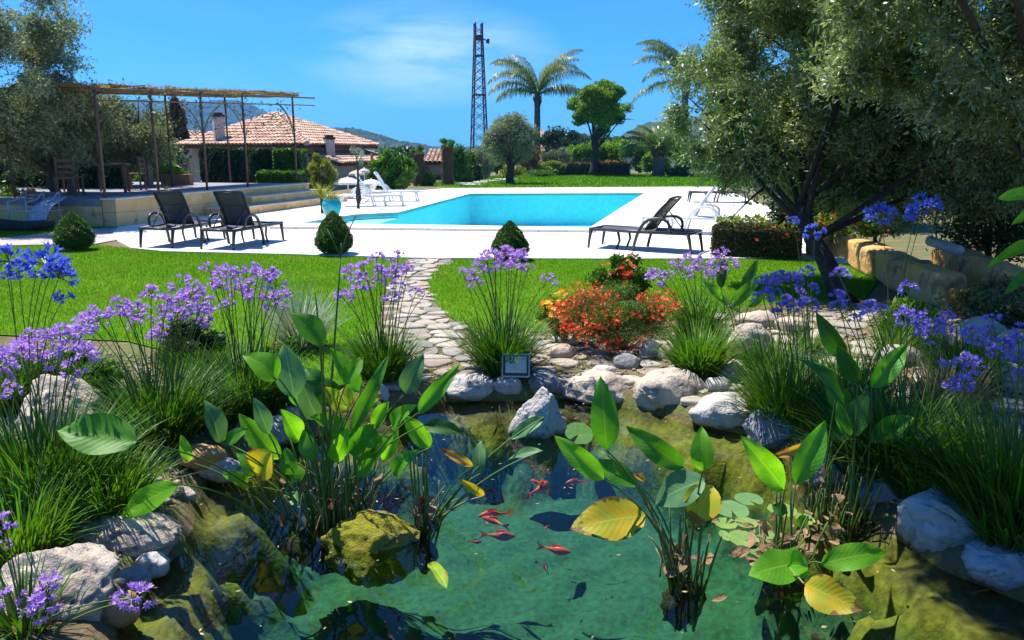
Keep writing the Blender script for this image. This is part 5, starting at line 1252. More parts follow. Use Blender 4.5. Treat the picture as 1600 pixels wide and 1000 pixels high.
# ------------------------------------------------------------------ sun loungers
blackf = M('lounger_frame', (0.045, 0.05, 0.055), rough=0.35, metal=0.2)
sling = M('lounger_sling', (0.055, 0.05, 0.06), (0.085, 0.08, 0.09), 40, 0.6, bump=0.3, bscale=300)
whitef = M('white_frame', (0.72, 0.74, 0.76), rough=0.4); whites = M('white_sling', (0.66, 0.72, 0.78), (0.74, 0.78, 0.82), 30, 0.6)
slingt = M('lounger_sling_taupe', (0.13, 0.115, 0.10), (0.17, 0.15, 0.13), 30, 0.6)
chrome = M('bright_handle', (0.7, 0.7, 0.7), rough=0.25, metal=0.8)
def lounger(label, head, foot, fm_, sm, length=1.85, width=0.62, group='sun loungers round the pool', back=62, bm_=None, handle=True):
    h, f = Vector(head), Vector(foot); d = (f - h); rz = math.atan2(d.y, d.x)
    t = thing('sun_lounger', label, 'sun lounger', (h.x, h.y, 0.03), rz, group)
    z, w, L = 0.33, width / 2, length
    for s_ in (-1, 1):
        MB().tube([(0, s_ * w, z), (L * .5, s_ * w, z - .005), (L, s_ * w, z)], 0.030, 8).build('side_rail', fm_, t, True)
        MB().tube(bez((0.04, s_ * w, z), (0.0, s_ * w, z * .6), (-0.03, s_ * w, 0), 5), [.034, .032, .029, .026, .024, .022], 8).build('leg', fm_, t, True)
        MB().tube(bez((L - .03, s_ * w, z), (L, s_ * w, z * .6), (L + .02, s_ * w, 0), 5), [.036, .034, .030, .026, .024, .022], 8).build('leg', fm_, t, True)
        MB().tube([(L * .72, s_ * w * .8, z - .02), (L * .70, s_ * w * .8, 0.15), (L * .73, s_ * w * .8, 0)], [.024, .022, .020], 6).build('leg', fm_, t, True)
        arm = bez((L * .20, s_ * (w + .03), z + .0), (L * .16, s_ * (w + .05), z + .26), (L * .34, s_ * (w + .05), z + .23), 6) + bez((L * .40, s_ * (w + .05), z + .20), (L * .50, s_ * (w + .05), z + .10), (L * .54, s_ * (w + .05), 0.0), 6)
        MB().tube(arm, [.026] * 7 + [.027] * 7, 8).build('armrest', fm_, t, True)
    MB().tube([(0, -w, z), (0, w, z)], .024, 8).build('end_bar', fm_, t, True); MB().tube([(L, -w, z), (L, w, z)], .024, 8).build('end_bar', fm_, t, True)
    hx = L * .44; bl = 0.68; a = rad(back); tx, tz = hx - math.cos(a) * bl, z + math.sin(a) * bl
    mb = MB(); n = 8
    for (x0, z0, x1, z1, sag) in ((0.03, z + .012, L - .02, z + .012, .03),):
        vs = []
        for i in range(n + 1):
            q = i / n
            for s_ in (-1, -.5, 0, .5, 1): vs.append((x0 + (x1 - x0) * q, s_ * (w - .015), z0 + (z1 - z0) * q - sag * (1 - s_ * s_)))
        fs = [(i * 5 + j, i * 5 + j + 1, (i + 1) * 5 + j + 1, (i + 1) * 5 + j) for i in range(n) for j in range(4)]
        mb.add(vs, fs)
    o = mb.build('seat', sm, t, True); o.modifiers.new('solid', 'SOLIDIFY').thickness = .008
    vs = []
    for i in range(n + 1):
        q = i / n
        for s_ in (-1, -.5, 0, .5, 1):
            bow = -.025 * (1 - s_ * s_) + .03 * math.sin(q * math.pi)
            vs.append((hx + (tx - hx) * q + bow * math.sin(a), s_ * (w - .05), z + .03 + (tz - z) * q + bow * math.cos(a)))
    o = MB().add(vs, [(i * 5 + j, i * 5 + j + 1, (i + 1) * 5 + j + 1, (i + 1) * 5 + j) for i in range(n) for j in range(4)]).build('backrest', bm_ or sm, t, True)
    o.modifiers.new('solid', 'SOLIDIFY').thickness = .008
    for s_ in (-1, 1): MB().tube([(hx, s_ * (w - .04), z + .03), ((hx + tx) / 2 + .02, s_ * (w - .04), (z + tz) / 2 + .04), (tx, s_ * (w - .04), tz + .03)], .022, 8).build('back_rail', fm_, o, True)
    MB().tube([(tx, -(w - .04), tz + .03), (tx - .02, 0, tz + .045), (tx, (w - .04), tz + .03)], .019, 8).build('top_bar', fm_, o, True)
    if handle: MB().tube([(tx + .03, -.10, tz - .035), (tx + .045, 0, tz - .045), (tx + .03, .10, tz - .035)], .010, 6).build('grip', chrome, o, True)
    for k in (.3, .55): 
        MB().box((hx + (tx - hx) * k - .012, 0, z + .03 + (tz - z) * k), (.006, w * 1.75, .012), ry=rad(back - 90)).build('strap', M('sling_seam', (0.14, 0.12, 0.12), rough=.6) if fm_ is blackf else whitef, o)
    MB().tube([(hx - math.cos(a) * .4, -w * .7, z + math.sin(a) * .4), (hx - .52, -w * .7, z - .01)], .010, 6).build('back_stay', fm_, t, True)
    MB().tube([(hx - math.cos(a) * .4, w * .7, z + math.sin(a) * .4), (hx - .52, w * .7, z - .01)], .010, 6).build('back_stay', fm_, t, True)
    return t
h1 = W(246, 387, .03); d1 = Vector((0.20, 1.0, 0)).normalized()
lounger('dark lounger on the left, first of the pair by the terrace steps', h1, h1 + d1, blackf, sling, length=1.65)
h2 = W(341, 390, .03); d2 = Vector((0.24, 1.0, 0)).normalized()
lounger('dark lounger on the left, nearer the pool of the pair by the steps', h2, h2 + d2, blackf, sling, length=1.65)
h3 = W(1086, 394, .03); f3 = W(958, 386, .03)
lounger('dark lounger with taupe back standing alone at the right pool corner', h3, f3, blackf, sling, length=1.8, bm_=slingt, back=52)
h4 = W(1148, 366, .03); lounger('white lounger under the olive at the right side of the pool', h4, h4 + Vector((-1, .35, 0)), whitef, whites, back=58, handle=False)
h5 = W(1166, 316, .03); lounger('dark lounger half hidden by olive leaves, farthest at the right', h5, h5 + Vector((-1, .12, 0)), blackf, sling, back=60, handle=False)
h6 = W(534, 322, .03); lounger('white lounger by the thin sapling, nearer the terrace', h6, h6 + Vector((1, .10, 0)), whitef, whites, back=60, handle=False)
h7 = W(566, 314, .03); lounger('white lounger right of the thin sapling with its foot to the pool', h7, h7 + Vector((1, .02, 0)), whitef, whites, back=60, handle=False)

# parasols, small table, pot, sapling
canv = M('white_canvas', (0.74, 0.72, 0.68), rough=0.8, transl=0.2, tcol=(1, 1, .95))
def parasol(label, px, py, Y, r, drop, mat=canv, pz=0.03, name='parasol'):
    top = U(px, py, Y); t = thing(name, label, 'parasol', (top.x, top.y, pz), 0, 'low parasols at the left end of the pool')
    H = top.z - pz; V = [(0, 0, H)]; n = 16
    for k in range(1, 4):
        for i in range(n):
            a = 2 * math.pi * i / n; q = k / 3; sc = 1 - (0.06 * (i % 2) * q)
            V.append((math.cos(a) * r * q * sc, math.sin(a) * r * q * sc, H - drop * q ** 1.8))
    for i in range(n):
        a = 2 * math.pi * i / n; V.append((math.cos(a) * r, math.sin(a) * r, H - drop - .07))
    F = [(0, 1 + i, 1 + (i + 1) % n) for i in range(n)] + [(1 + k * n + i, 1 + k * n + (i + 1) % n, 1 + (k + 1) * n + (i + 1) % n, 1 + (k + 1) * n + i) for k in range(3) for i in range(n)]
    MB().add(V, F).build('canopy', mat, t); MB().tube([(0, 0, 0), (0, 0, H + .04)], .02, 8).build('pole', whitef, t, True)
    mb = MB()
    for i in range(0, n, 2):
        a = 2 * math.pi * i / n; mb.tube([(0, 0, H - .02), (math.cos(a) * r * .97, math.sin(a) * r * .97, H - drop - .01)], .008, 4)
    tag(mb.build('ribs', whitef, t), kind='stuff')
    MB().tube([(0, 0, 0), (0, 0, .06)], [.2, .16], 14).build('base', whitef, t)
parasol('larger white parasol behind the white loungers', 543, 277, 29, 0.50, 0.18)
parasol('flat white parasol right of the larger one', 580, 280, 30, 0.42, 0.14)
parasol('small cream straw parasol above the white ones', 557, 266, 31.5, 0.30, 0.12, M('straw_canopy', (0.62, 0.55, 0.42), (0.45, 0.38, 0.26), 6, .9))
parasol('small dark trimmed parasol next to the cream straw one', 569, 263, 32, 0.22, 0.10, M('grey_canopy', (0.35, 0.35, 0.34), (0.55, 0.53, 0.5), 5, .9))
b = W(504, 333, .03)
t = thing('planter_post', 'slim dark post with yellow green shoots beside the teal pot', 'plant', b)
MB().tube([(0, 0, 0), (0, 0, .44)], [.05, .045], 8).build('post', barkb, t, True)
rng = np.random.default_rng(3); V, F = ribbon(140, rng, .10, .5, .8, .9, .018); V[:, 2] += .42; link('foliage', npmesh('foliage', V, F), t, yellowleaf)
b = W(519, 338, .03); t = thing('plant_pot', 'glazed teal pot with an orange tinged plant on the deck', 'plant pot', b)
prof = [(.16, 0), (.20, .08), (.245, .22), (.25, .32), (.22, .40), (.20, .42), (.225, .45), (.20, .45), (.17, .38)]
def lathe(prof, n=24):
    V = [(math.cos(2 * math.pi * k / n) * r, math.sin(2 * math.pi * k / n) * r, z) for r, z in prof for k in range(n)]
    return V, [(i * n + k, i * n + (k + 1) % n, (i + 1) * n + (k + 1) % n, (i + 1) * n + k) for i in range(len(prof) - 1) for k in range(n)]
MB().add(*lathe(prof)).build('pot', M('teal_glaze', (0.02, 0.26, 0.32), (0.05, 0.42, 0.45), 5, .12, contrast=(.4, .6)), t, True)
V, F = lathe([(.001, .39), (.19, .39)]); MB().add(V, F).build('soil', soil, t)
V, F = ribbon(120, rng, .16, .34, .8, .9, .02); V[:, 2] += .40; link('foliage', npmesh('foliage', V, F), t, M('orange_green_leaf', (0.30, 0.16, 0.03), (0.12, 0.18, 0.03), 4, .5, transl=.3, island=.4))
b = W(560, 326, .03); s = S(326, b.y); t = thing('sapling', 'thin bare sapling with a swollen base before the white loungers', 'sapling', b)
MB().tube([(0,0,-.02),(0,0,.10),(.02,0,.28),(.01,0,.48),(.02,0,.75),(.03,0,1.15),(.0,0,1.5)],[.05,.04,.085,.075,.035,.025,.014],8).build('trunk',barkb,t,True)
mb = MB(); rr = random.Random(2)
for i in range(12):
    z = rr.uniform(.7, 1.5); a = rr.uniform(0, 6.28); mb.tube(bez((.02,0,z),(.02+math.cos(a)*.08,math.sin(a)*.08,z+.12),(.02+math.cos(a)*.16,math.sin(a)*.16,z+.34),4),[.012,.009,.007,.005,.003],4)
mb.tube(bez((0,0,.2),(.15,-.1,.05),(.35,-.1,.30),5),.012,5)
mb.build('branches',barkb,t,True)
P_ = crown_points(500,(0.02,0,1.55),(.28,.28,.40),9,rng); V,F = leafcloud(P_,.09,.014,rng,.5); link('foliage',npmesh('foliage',V,F),t,silverleaf)
b = W(604, 299, .03); t = thing('marker_post','thin white post at the pool corner before the banana bush','post',b); MB().tube([(0,0,-.03),(0,0,.95)],.02,8).build('post',whitef,t,True)

# garden chair under the left olive
b = W(62, 357, .02); s = S(357, b.y)
whitef0 = whitef; whitef = M('grey_frame', (0.42, 0.42, 0.43), rough=0.5)
t = thing('garden_bench', 'white framed garden bench with a pale throw on the left lawn strip', 'garden bench', b, rad(-22))
for x in (-.62, -.05, .42):
    MB().tube([(x, -.25, 0), (x + .01, -.22, .40), (x - .02, -.20, .58), (x - .05, .10, .62), (x - .07, .26, .78)], .022, 6).build('side_frame', whitef, t, True)
    MB().tube([(x - .05, .28, 0), (x - .06, .24, .40), (x - .07, .30, .80)], .02, 6).build('leg', whitef, t, True)
for k in range(6): MB().box((-.1, -.20 + k * .09, .40), (1.08, .07, .02)).build('slat', whitef, t)
for k in range(4): MB().box((-.13, .27 + k * .015, .50 + k * .085), (1.08, .018, .06)).build('slat', M('dark_slat', (.10, .09, .09), rough=.6), t)
V = []; 
for i in range(9):
    for j in range(7):
        u, v = i / 8, j / 6; V.append((.05 + u * .52, .30 - v * .62, .70 - v * .28 - .05 * math.sin(u * 9) * v - max(0, v - .75) * 1.1))
o = MB().add(V, [(i*7+j, i*7+j+1, (i+1)*7+j+1, (i+1)*7+j) for i in range(8) for j in range(6)]).build('throw', M('grey_throw', (.40, .43, .50), (.30, .33, .40), 6, .9), t, True)
o.modifiers.new('solid', 'SOLIDIFY').thickness = .012
whitef = whitef0
b = W(10, 362, .02); t = thing('edging_log', 'dark curved edging log in the bed behind the bench', 'log', b)
MB().tube([(-1.2, .3, .05), (-.4, .35, .12), (.3, .25, .08), (.9, .2, .16)], [.12, .13, .12, .08], 10).build('log', barkb, t, True)

# ------------------------------------------------------------------ terrace with steps
sand = M('sandstone', (0.80, 0.48, 0.16), (0.86, 0.62, 0.30), 2.2, 0.85, bump=0.7, bscale=24, c3=(0.34, 0.20, 0.07), scale3=2.6, con3=(0.57, 0.72), objrand=((1, 1, 1), (.88, .86, .84), (1.08, 1.05, 1.0)))
treadm = M('step_tread', (0.78, 0.66, 0.48), (0.68, 0.56, 0.38), 3, 0.85, bump=0.4, bscale=30)
slabm = M('terrace_floor', (0.27, 0.27, 0.29), (0.20, 0.20, 0.22), 2, 0.8, bump=0.3, bscale=20)
TA = Vector(W(184, 356, 0)); TB = Vector(W(484, 317, 0)); tdir = (TB - TA); tL = tdir.length; tdir.normalize(); tn = Vector((tdir.y, -tdir.x, 0))
TZ = 0.66
terr = thing('terrace', 'raised sandstone terrace with steps down to the pool deck', 'terrace', TA, math.atan2(tdir.y, tdir.x)); terr['kind'] = 'structure'
# local x along the front, local -y out towards the pool
def blocks(x0, x1, y0, y1, z0, z1, n, seed, mat=sand, nm='stone_block'):
    r = random.Random(seed); e_ = [x0] + sorted(x0 + (x1 - x0) * (k + r.uniform(-.12, .12)) / n for k in range(1, n)) + [x1]
    for a, b_ in zip(e_, e_[1:]):
        MB().box(((a + b_) / 2, (y0 + y1) / 2, (z0 + z1) / 2), (b_ - a - .006, y1 - y0, z1 - z0 - .004)).build(nm, mat, terr, bevel=.008)
left_dir = None
blocks(0, tL, 0.0, .35, -.1, .33, 8, 1); blocks(0, tL, 0.0, .35, .33, TZ - .05, 7, 2)
blocks(-.02, tL + .02, -.03, .38, TZ - .05, TZ, 8, 3, treadm, 'coping_stone')
blocks(3.3, tL + .9, -.95, -.003, .034, .20, 5, 4); blocks(3.25, tL + .93, -.98, -.003, .20, .235, 5, 5, treadm, 'step')
blocks(4.8, tL + .2, -.50, -.003, .236, .41, 4, 6); blocks(4.75, tL + .22, -.53, -.003, .41, .445, 4, 7, treadm, 'step')
# end wall running left from the corner, and the floor
blocks_l = [(-.0, .38), ]
for k in range(4):
    for z0, z1 in ((-.1, .33), (.33, TZ - .05)):
        MB().box((.15 - .0 + .0, .38 + .55 + k * 1.1, (z0 + z1) / 2), (.3, 1.094, z1 - z0 - .004)).build('stone_block', sand, terr, bevel=.008)
MB().box((tL / 2, .38 + 4.5, TZ - .11), (tL + .04 - .002, 9.0, .16)).build('floor_slab', slabm, terr)
MB().box((tL / 2 + .16, .38 + 4.5, .25), (tL - .34, 8.9, .66)).build('core', soil, terr)
def TW(x, y, z=TZ - .03): return Vector(terr.matrix_basis @ Vector((x, y, z)))
terr.rotation_euler = (0, 0, math.atan2(tdir.y, tdir.x)); 
TM = Matrix.Translation(TA) @ Matrix.Rotation(math.atan2(tdir.y, tdir.x), 4, 'Z')
def TW(x, y, z=TZ - .03): return TM @ Vector((x, y, z))

# pergola
rust = M('rusty_iron', (0.10, 0.065, 0.045), (0.16, 0.09, 0.05), 9, .8, bump=.3, bscale=60)
reed = M('reed_mat', (0.40, 0.27, 0.09), (0.26, 0.17, 0.06), 2.5, .9, bump=.8, bscale=60, transl=.35, tcol=(1.1, .85, .4), stretch=(1, 6, 6), island=.25)
perg = thing('pergola', 'iron pergola with a sagging reed mat roof on the terrace', 'pergola', TA, math.atan2(tdir.y, tdir.x))
RZ = 3.06
def ptube(pts, r, nm='beam', n=6): return MB().tube(pts, r, n).build(nm, rust, perg, True)
x0, x1, y0, y1 = -.1, tL + .3, .30, 3.1
def roofz(x, y): return RZ + .045 * x + .01 * y
for x in (.05, 1.9, 3.9, 5.9, tL - .25):
    ptube([(x, y0, 0.05 if x < .1 else TZ - .02), (x + .02, y0, 1.8), (x, y0, roofz(x, y0))], .032, 'post', 8)
for x in (.2, 3.0, 6.0, tL):
    ptube([(x, y1 - .2, TZ - .03), (x, y1 - .2, roofz(x, y1))], .03, 'post', 8)
for y in (y0, (y0 + y1) / 2, y1 - .2): ptube([(x0, y, roofz(x0, y) - .04), (x1 + (1.0 if y == y0 else .3), y, roofz(x1, y) - .04)], .026)
ptube([(x0, y0, roofz(x0, y0) - .28), (x1 + 1.0, y0, roofz(x1, y0) - .28)], .016)
for x in (x0 + .1, 1.9, 3.9, 5.9, tL): ptube([(x, y0 - .1, roofz(x, y0) - .03), (x, y1, roofz(x, y1) - .03)], .018)
def brace(x, s_): ptube(bez((x, y0, roofz(x, 0) - 1.25), (x + .12 * s_, y0, roofz(x, 0) - .6), (x + .95 * s_, y0, roofz(x, 0) - .30), 7), .014, 'brace', 5)
brace(tL - .25, -1); brace(tL - .32, -1); brace(.05, 1); brace(3.9, 1); brace(3.9, -1); brace(5.9, -1)
nx = 9; rng = np.random.default_rng(9)
xx = x0 - .15
for k in range(nx):
    wd = (x1 + .35 - x0) / nx; V = []; xa, xb = xx, xx + wd * 1.04; lift = .015 * (k % 2); sag = rng.uniform(.05, .11)
    for i in range(9):
        for j in range(13):
            u, v = i / 8, j / 12; x = xa + (xb - xa) * u; y = y0 + .15 + rng.uniform(-.02, .02) + (y1 - .12 - y0) * v
            V.append((x, y, roofz(x, y) + .03 + lift - sag * math.sin(u * math.pi) * (1 - .6 * abs(math.sin(v * 5 + k))) + .05 * math.sin(y * 1.7 + k)))
    o = MB().add(V, [(i*13+j, i*13+j+1, (i+1)*13+j+1, (i+1)*13+j) for i in range(8) for j in range(12)]).build('reed_mat', reed, perg)
    o.modifiers.new('solid', 'SOLIDIFY').thickness = .022
    xx += wd
# reed ends fringe
Pn = 2600; P_ = np.stack([rng.uniform(x0 - .2, x1 + .2, Pn), np.where(rng.uniform(0, 1, Pn) < .6, y0 + .15, y1 + .05) + rng.normal(0, .05, Pn), rng.normal(0.03, .03, Pn)], 1)
P_[:, 2] += roofz(P_[:, 0], P_[:, 1]); V, F = leafcloud(P_, .16, .012, rng, 0); tag(link('reed_ends', npmesh('reed_ends', V, F), perg, reed), kind='stuff')
# bare climbing stems on the iron
mb = MB(); rr = random.Random(14)
for i in range(34):
    x = rr.choice((.05, 1.9, 3.9, 5.9, tL - .25)) + rr.uniform(-.1, .1); z = rr.uniform(1.0, 3.0); p = Vector((x, y0, z)); pts = [p]
    for k in range(6):
        p = p + Vector((rr.uniform(-.28, .28), rr.uniform(-.08, .08), rr.uniform(.0, .25))); pts.append(Vector((p.x, p.y, min(p.z, 3.25))))
    mb.tube(pts, [.010, .009, .008, .007, .005, .004, .003], 4)
tag(mb.build('climbing_stems', bark, perg, True), kind='stuff')
P_ = np.stack([rng.uniform(0, tL, 420), rng.normal(y0, .12, 420), rng.uniform(2.2, 3.3, 420)], 1); P_ = np.concatenate([P_, np.array([1.9, y0 - .25, .62]) + rng.normal(0, (.05, .05, .14), (70, 3))])
V, F = leafcloud(P_, .09, .05, rng, 0); link('vine_leaves', npmesh('vine_leaves', V, F), perg, yellowleaf)

# things on the terrace
wood = M('terrace_wood', (0.22, 0.12, 0.06), (0.14, 0.075, 0.04), 4, .7, bump=.4, bscale=40, stretch=(1, 8, 8))
p = TW(2.6, 2.6); t = thing('table', 'brown wooden table under the pergola behind the dark loungers', 'table', p, .3)
MB().box((0, 0, .72), (1.5, .8, .05)).build('table_top', wood, t, bevel=.01)
for sx in (-1, 1):
    for sy in (-1, 1): MB().box((sx * .66, sy * .32, .345), (.07, .07, .69)).build('leg', wood, t)
def chair(x, y, rz, label):
    t = thing('chair', label, 'chair', TW(x, y), rz, 'wooden chairs under the pergola')
    MB().box((0, 0, .44), (.44, .44, .04)).build('seat', wood, t)
    for sx in (-1, 1):
        MB().box((sx * .19, -.19, .21), (.04, .04, .42)).build('leg', wood, t); MB().box((sx * .19, .20, .46), (.04, .04, .92)).build('leg', wood, t)
    for k in range(3): MB().box((0, .20, .56 + k * .14), (.33, .02, .06)).build('slat', wood, t)
chair(1.4, 2.4, 1.4, 'wooden chair at the left end of the terrace table'); chair(2.6, 3.6, 0, 'wooden chair behind the terrace table'); chair(4.0, 2.6, -1.5, 'wooden chair at the right end of the terrace table')
chair(.7, 1.9, .4, 'wooden chair nearest the corner post of the terrace')
terra = M('terracotta', (0.40, 0.20, 0.12), (0.30, 0.15, 0.09), 5, .8, bump=.3, bscale=30)
p = TW(6.2, 4.4); t = thing('stone_oven', 'outdoor stone oven with a small pitched metal hood on the terrace', 'oven', p, .25)
ow = M('oven_plaster', (0.40, 0.30, 0.20), (0.30, 0.21, 0.14), 4, .9, bump=.6, bscale=30)
MB().box((-.42, 0, .35), (.16, .7, .7)).build('pier', ow, t); MB().box((.42, 0, .35), (.16, .7, .7)).build('pier', ow, t); MB().box((0, 0, .79), (1.1, .8, .17)).build('hearth', ow, t, bevel=.02)
MB().box((0, .1, 1.16), (1.0, .6, .56)).build('chamber', ow, t, bevel=.03)
hd = M('hood_metal', (.12, .13, .14), rough=.5, metal=.5)
MB().add([(-.6,-.45,1.45),(.6,-.45,1.45),(.6,.5,1.45),(-.6,.5,1.45),(0,-.45,1.98),(0,.5,1.98)],[(0,1,4),(2,3,5),(0,4,5,3),(1,2,5,4),(0,3,2,1)]).build('hood', hd, t)
MB().tube([(0,0,1.8),(0,0,2.3)],.09,10).build('flue', hd, t, True)
p = TW(7.2, 3.6); t = thing('trough', 'low terracotta trough beside the stone oven', 'trough', p, .1); MB().box((0,0,.17),(.9,.4,.34)).build('trough', terra, t, bevel=.02); V,F = leafcloud(rng.normal(0,(.3,.12,.05),(300,3))+np.array([0,0,.42]),.08,.03,rng); link('foliage',npmesh('foliage',V,F),t,greenleaf)

# ------------------------------------------------------------------ tiled house
wallm = M('render_wall', (0.46, 0.38, 0.30), (0.38, 0.31, 0.25), 1.4, .9, bump=.4, bscale=14)
tilem = M('roof_tile', (0.62, 0.42, 0.29), (0.48, 0.28, 0.18), 1.5, .85, bump=.3, bscale=20, island=.33, c3=(.62, .44, .34), scale3=3, con3=(.5, .65))
fascia = M('fascia', (.07, .04, .028), rough=.8)
def tiled(name, tri, parent, inv, cw=.26, rl=.42):
    """barrel tiles in courses over a roof plane: tri = corners with the eave as first two"""
    e0, e1 = Vector(tri[0]), Vector(tri[1]); apex = [Vector(p) for p in tri[2:]]
    ex = (e1 - e0).normalized(); nrm_ = (e1 - e0).cross(apex[0] - e0).normalized()
    if nrm_.z < 0: nrm_ = -nrm_
    up_ = nrm_.cross(ex)
    if up_.z < 0: up_ = -up_
    loc = [((p - e0).dot(ex), (p - e0).dot(up_)) for p in (e0, e1, *apex)]
    Hh = max(p[1] for p in loc); V = []; F = []; r = random.Random(4)
    Lx = (e1 - e0).length
    xs_ = np.arange(cw / 2, Lx, cw); ys_ = np.arange(-.10, Hh, rl)
    for yy in ys_:
        for xx in xs_:
            if not bool(inpoly(np.array([xx]), np.array([min(max(yy + rl * .5, .05), Hh - .05)]), loc)[0]): continue
            b0 = len(V); jx = r.uniform(-.012, .012); lift = r.uniform(0, .012)
            for q, hz_, wq in ((0, .045, .50), (1.12, .0, .42)):
                for k in range(5):
                    a = math.pi * k / 4
                    pt = e0 + ex * (xx + jx + math.cos(a) * cw * wq) + up_ * (yy + rl * q) + nrm_ * (math.sin(a) * cw * .42 + hz_ + lift)
                    V.append(tuple(pt))
            for k in range(4): F.append((b0 + k, b0 + k + 1, b0 + 5 + k + 1, b0 + 5 + k))
    V = [tuple(inv @ Vector(v)) for v in V]
    o = MB().add(V, F).build('roof_tiles', tilem, parent); tag(o, kind='stuff'); 
    base = [tuple(inv @ (p - nrm_ * .015)) for p in (e0, e1, *apex)]
    return o, base
def hip_house(label, C, L, R_, Ap, eave, zb, name='house', far=None, cw=.26, rl=.42):
    """corner C nearest, eaves run to L and R_, apex Ap (all world)"""
    t = thing(name, label, 'house', (C.x, C.y, zb)); inv = Matrix.Translation(Vector((-C.x, -C.y, -zb)))
    B = L + (R_ - C)
    roof = MB(); pts = [C, L, B, R_, Ap]; ws = [inv @ p for p in pts]
    roof.add(ws + [w - Vector((0, 0, .16)) for w in ws[:4]], [(0,1,4),(1,2,4),(2,3,4),(3,0,4),(0,5,6,1),(1,6,7,2),(2,7,8,3),(3,8,5,0),(5,8,7,6)])
    ro = roof.build('roof', fascia, t)
    tiled('t', (L, C, Ap), ro, inv, cw, rl); tiled('t', (C, R_, Ap), ro, inv, cw, rl)
    for a in (L, C, R_):
        a_ = inv @ a; b_ = inv @ Ap; mb = MB(); n = int((b_ - a_).length / .4)
        for k in range(n):
            q0, q1 = a_.lerp(b_, k / n), a_.lerp(b_, (k + 1.15) / n); mb.tube([q0 + Vector((0, 0, .06)), q1 + Vector((0, 0, .03))], [.13, .10], 6)
        tag(mb.build('ridge_tiles', tilem, ro), kind='stuff')
    c = (C + B) / 2; ins = [inv @ (p + (c - p).normalized() * .75) for p in (C, L, B, R_)]
    w = MB().add([(p.x, p.y, 0) for p in ins] + [(p.x, p.y, ins[0].z - .165) for p in ins], [(0,1,2,3),(4,7,6,5),(0,4,5,1),(1,5,6,2),(2,6,7,3),(3,7,4,0)])
    w.build('wall', wallm, t)
    return t, inv, ins, ro
C = U(479, 226, 38); ez = C.z
L = Vector((U(276, 224, 43).x, 43.0, ez)); R_ = Vector((U(591, 222, 47).x, 47.0, ez)); Cc = Vector((C.x, C.y, ez))
Bc = L + (R_ - Cc); mid = (Cc + Bc) / 2
ApY = mid.y; Ap = Vector((U(431, 178, ApY).x, ApY, U(431, 178, ApY).z))
house, hinv, hins, hro = hip_house('house with a pinkish hipped tile roof behind the pergola', Cc, L, R_, Ap, 0, -1.0)
def window(parent, M4, w, h, name='window'):
    """M4 places the window: local x along the wall, z up, -y outwards"""
    fr_ = MB()
    for x, z, a, b_ in ((0, h/2, w, .07), (0, -h/2, w, .07)): fr_.box((x, -.03, z), (a + .07, .08, b_))
    for x in (-w/2, w/2): fr_.box((x, -.03, 0), (.07, .079, h - .072))
    fr_.box((0, -.028, 0), (.05, .06, h - .072)); fr_.v = [tuple(M4 @ Vector(v)) for v in fr_.v]
    o = fr_.build(name, M('window_frame', (.30, .20, .12), rough=.6), parent)
    g = MB().box((0, -.012, 0), (w - .07, .02, h - .07)); g.v = [tuple(M4 @ Vector(v)) for v in g.v]; g.build('pane', M('dark_glass', (.03, .04, .05), rough=.08, spec=.8), o)
pw_, pc_ = hins[3], hins[0]
dr = (pw_ - pc_); dl = dr.length; dr.normalize(); ang = math.atan2(dr.y, dr.x)
hz = hins[0].z
for f_ in (.35, .85):
    p = pc_.lerp(pw_, f_); window(house, Matrix.Translation((p.x, p.y, 1.6)) @ Matrix.Rotation(ang, 4, 'Z'), .9, 1.0)
dq = (hins[0] - hins[1]); ang2 = math.atan2(dq.y, dq.x)
for f_ in (.2, .5, .8):
    p = hins[1].lerp(hins[0], f_); window(house, Matrix.Translation((p.x, p.y, 1.7)) @ Matrix.Rotation(ang2, 4, 'Z'), .9, 1.1)
def chimney(px, py0, py1, Y, w, parent, inv, capm=fascia):
    a, b_ = U(px, py1, Y), U(px, py0, Y); p = inv @ Vector((a.x, a.y, a.z - .5)); H = b_.z - a.z + .5
    o = MB().box((p.x, p.y, p.z + H / 2), (w, w, H), rz=.5).build('chimney', M('chimney_plaster', (.56, .47, .42), (.48, .40, .36), 3, .9), parent, bevel=.01)
    MB().box((p.x, p.y, p.z + H + .06), (w * 1.15, w * 1.15, .12), rz=.5).build('cap', capm, o); MB().box((p.x, p.y, p.z + H + .17), (w * .8, w * .8, .10), rz=.5).build('cap', capm, o)
chimney(343, 183, 216, 42.0, .50, hro, hinv)
# lean-to at the right wall with its own chimney
a0 = pc_.lerp(pw_, .05) ; a1 = pc_.lerp(pw_, 1.12); out = Vector((dr.y, -dr.x, 0))
hp = Vector((0, 0, 0))
wz = U(0, 240, 42).z + 1.0
e0 = a0 + out * 1.7; e1 = a1 + out * 1.7
e0w = Matrix.Translation(-hinv.translation) @ Vector((e0.x, e0.y, wz - .45)); e1w = Matrix.Translation(-hinv.translation) @ Vector((e1.x, e1.y, wz - .45))
t0w = Matrix.Translation(-hinv.translation) @ Vector((a0.x, a0.y, wz)); t1w = Matrix.Translation(-hinv.translation) @ Vector((a1.x, a1.y, wz))
annex = thing('lean_to', 'low lean-to with tiled roof against the right wall of the house', 'annexe', (e0w.x, e0w.y, -1.0)); ainv = Matrix.Translation(Vector((-e0w.x, -e0w.y, 1.0)))
q4 = [ainv @ v for v in (e0w, e1w, t1w, t0w)]
ar = MB().add([v for v in q4] + [v - Vector((0, 0, .12)) for v in q4], [(0,1,2,3),(4,7,6,5),(0,4,5,1),(1,5,6,2),(2,6,7,3),(3,7,4,0)]).build('roof', fascia, annex)
tiled('t', (e0w, e1w, t1w, t0w), ar, ainv)
iw = [v.copy() for v in q4]; o3 = out * .25
iw[0] -= o3; iw[1] -= o3; iw[2] += out * .02; iw[3] += out * .02
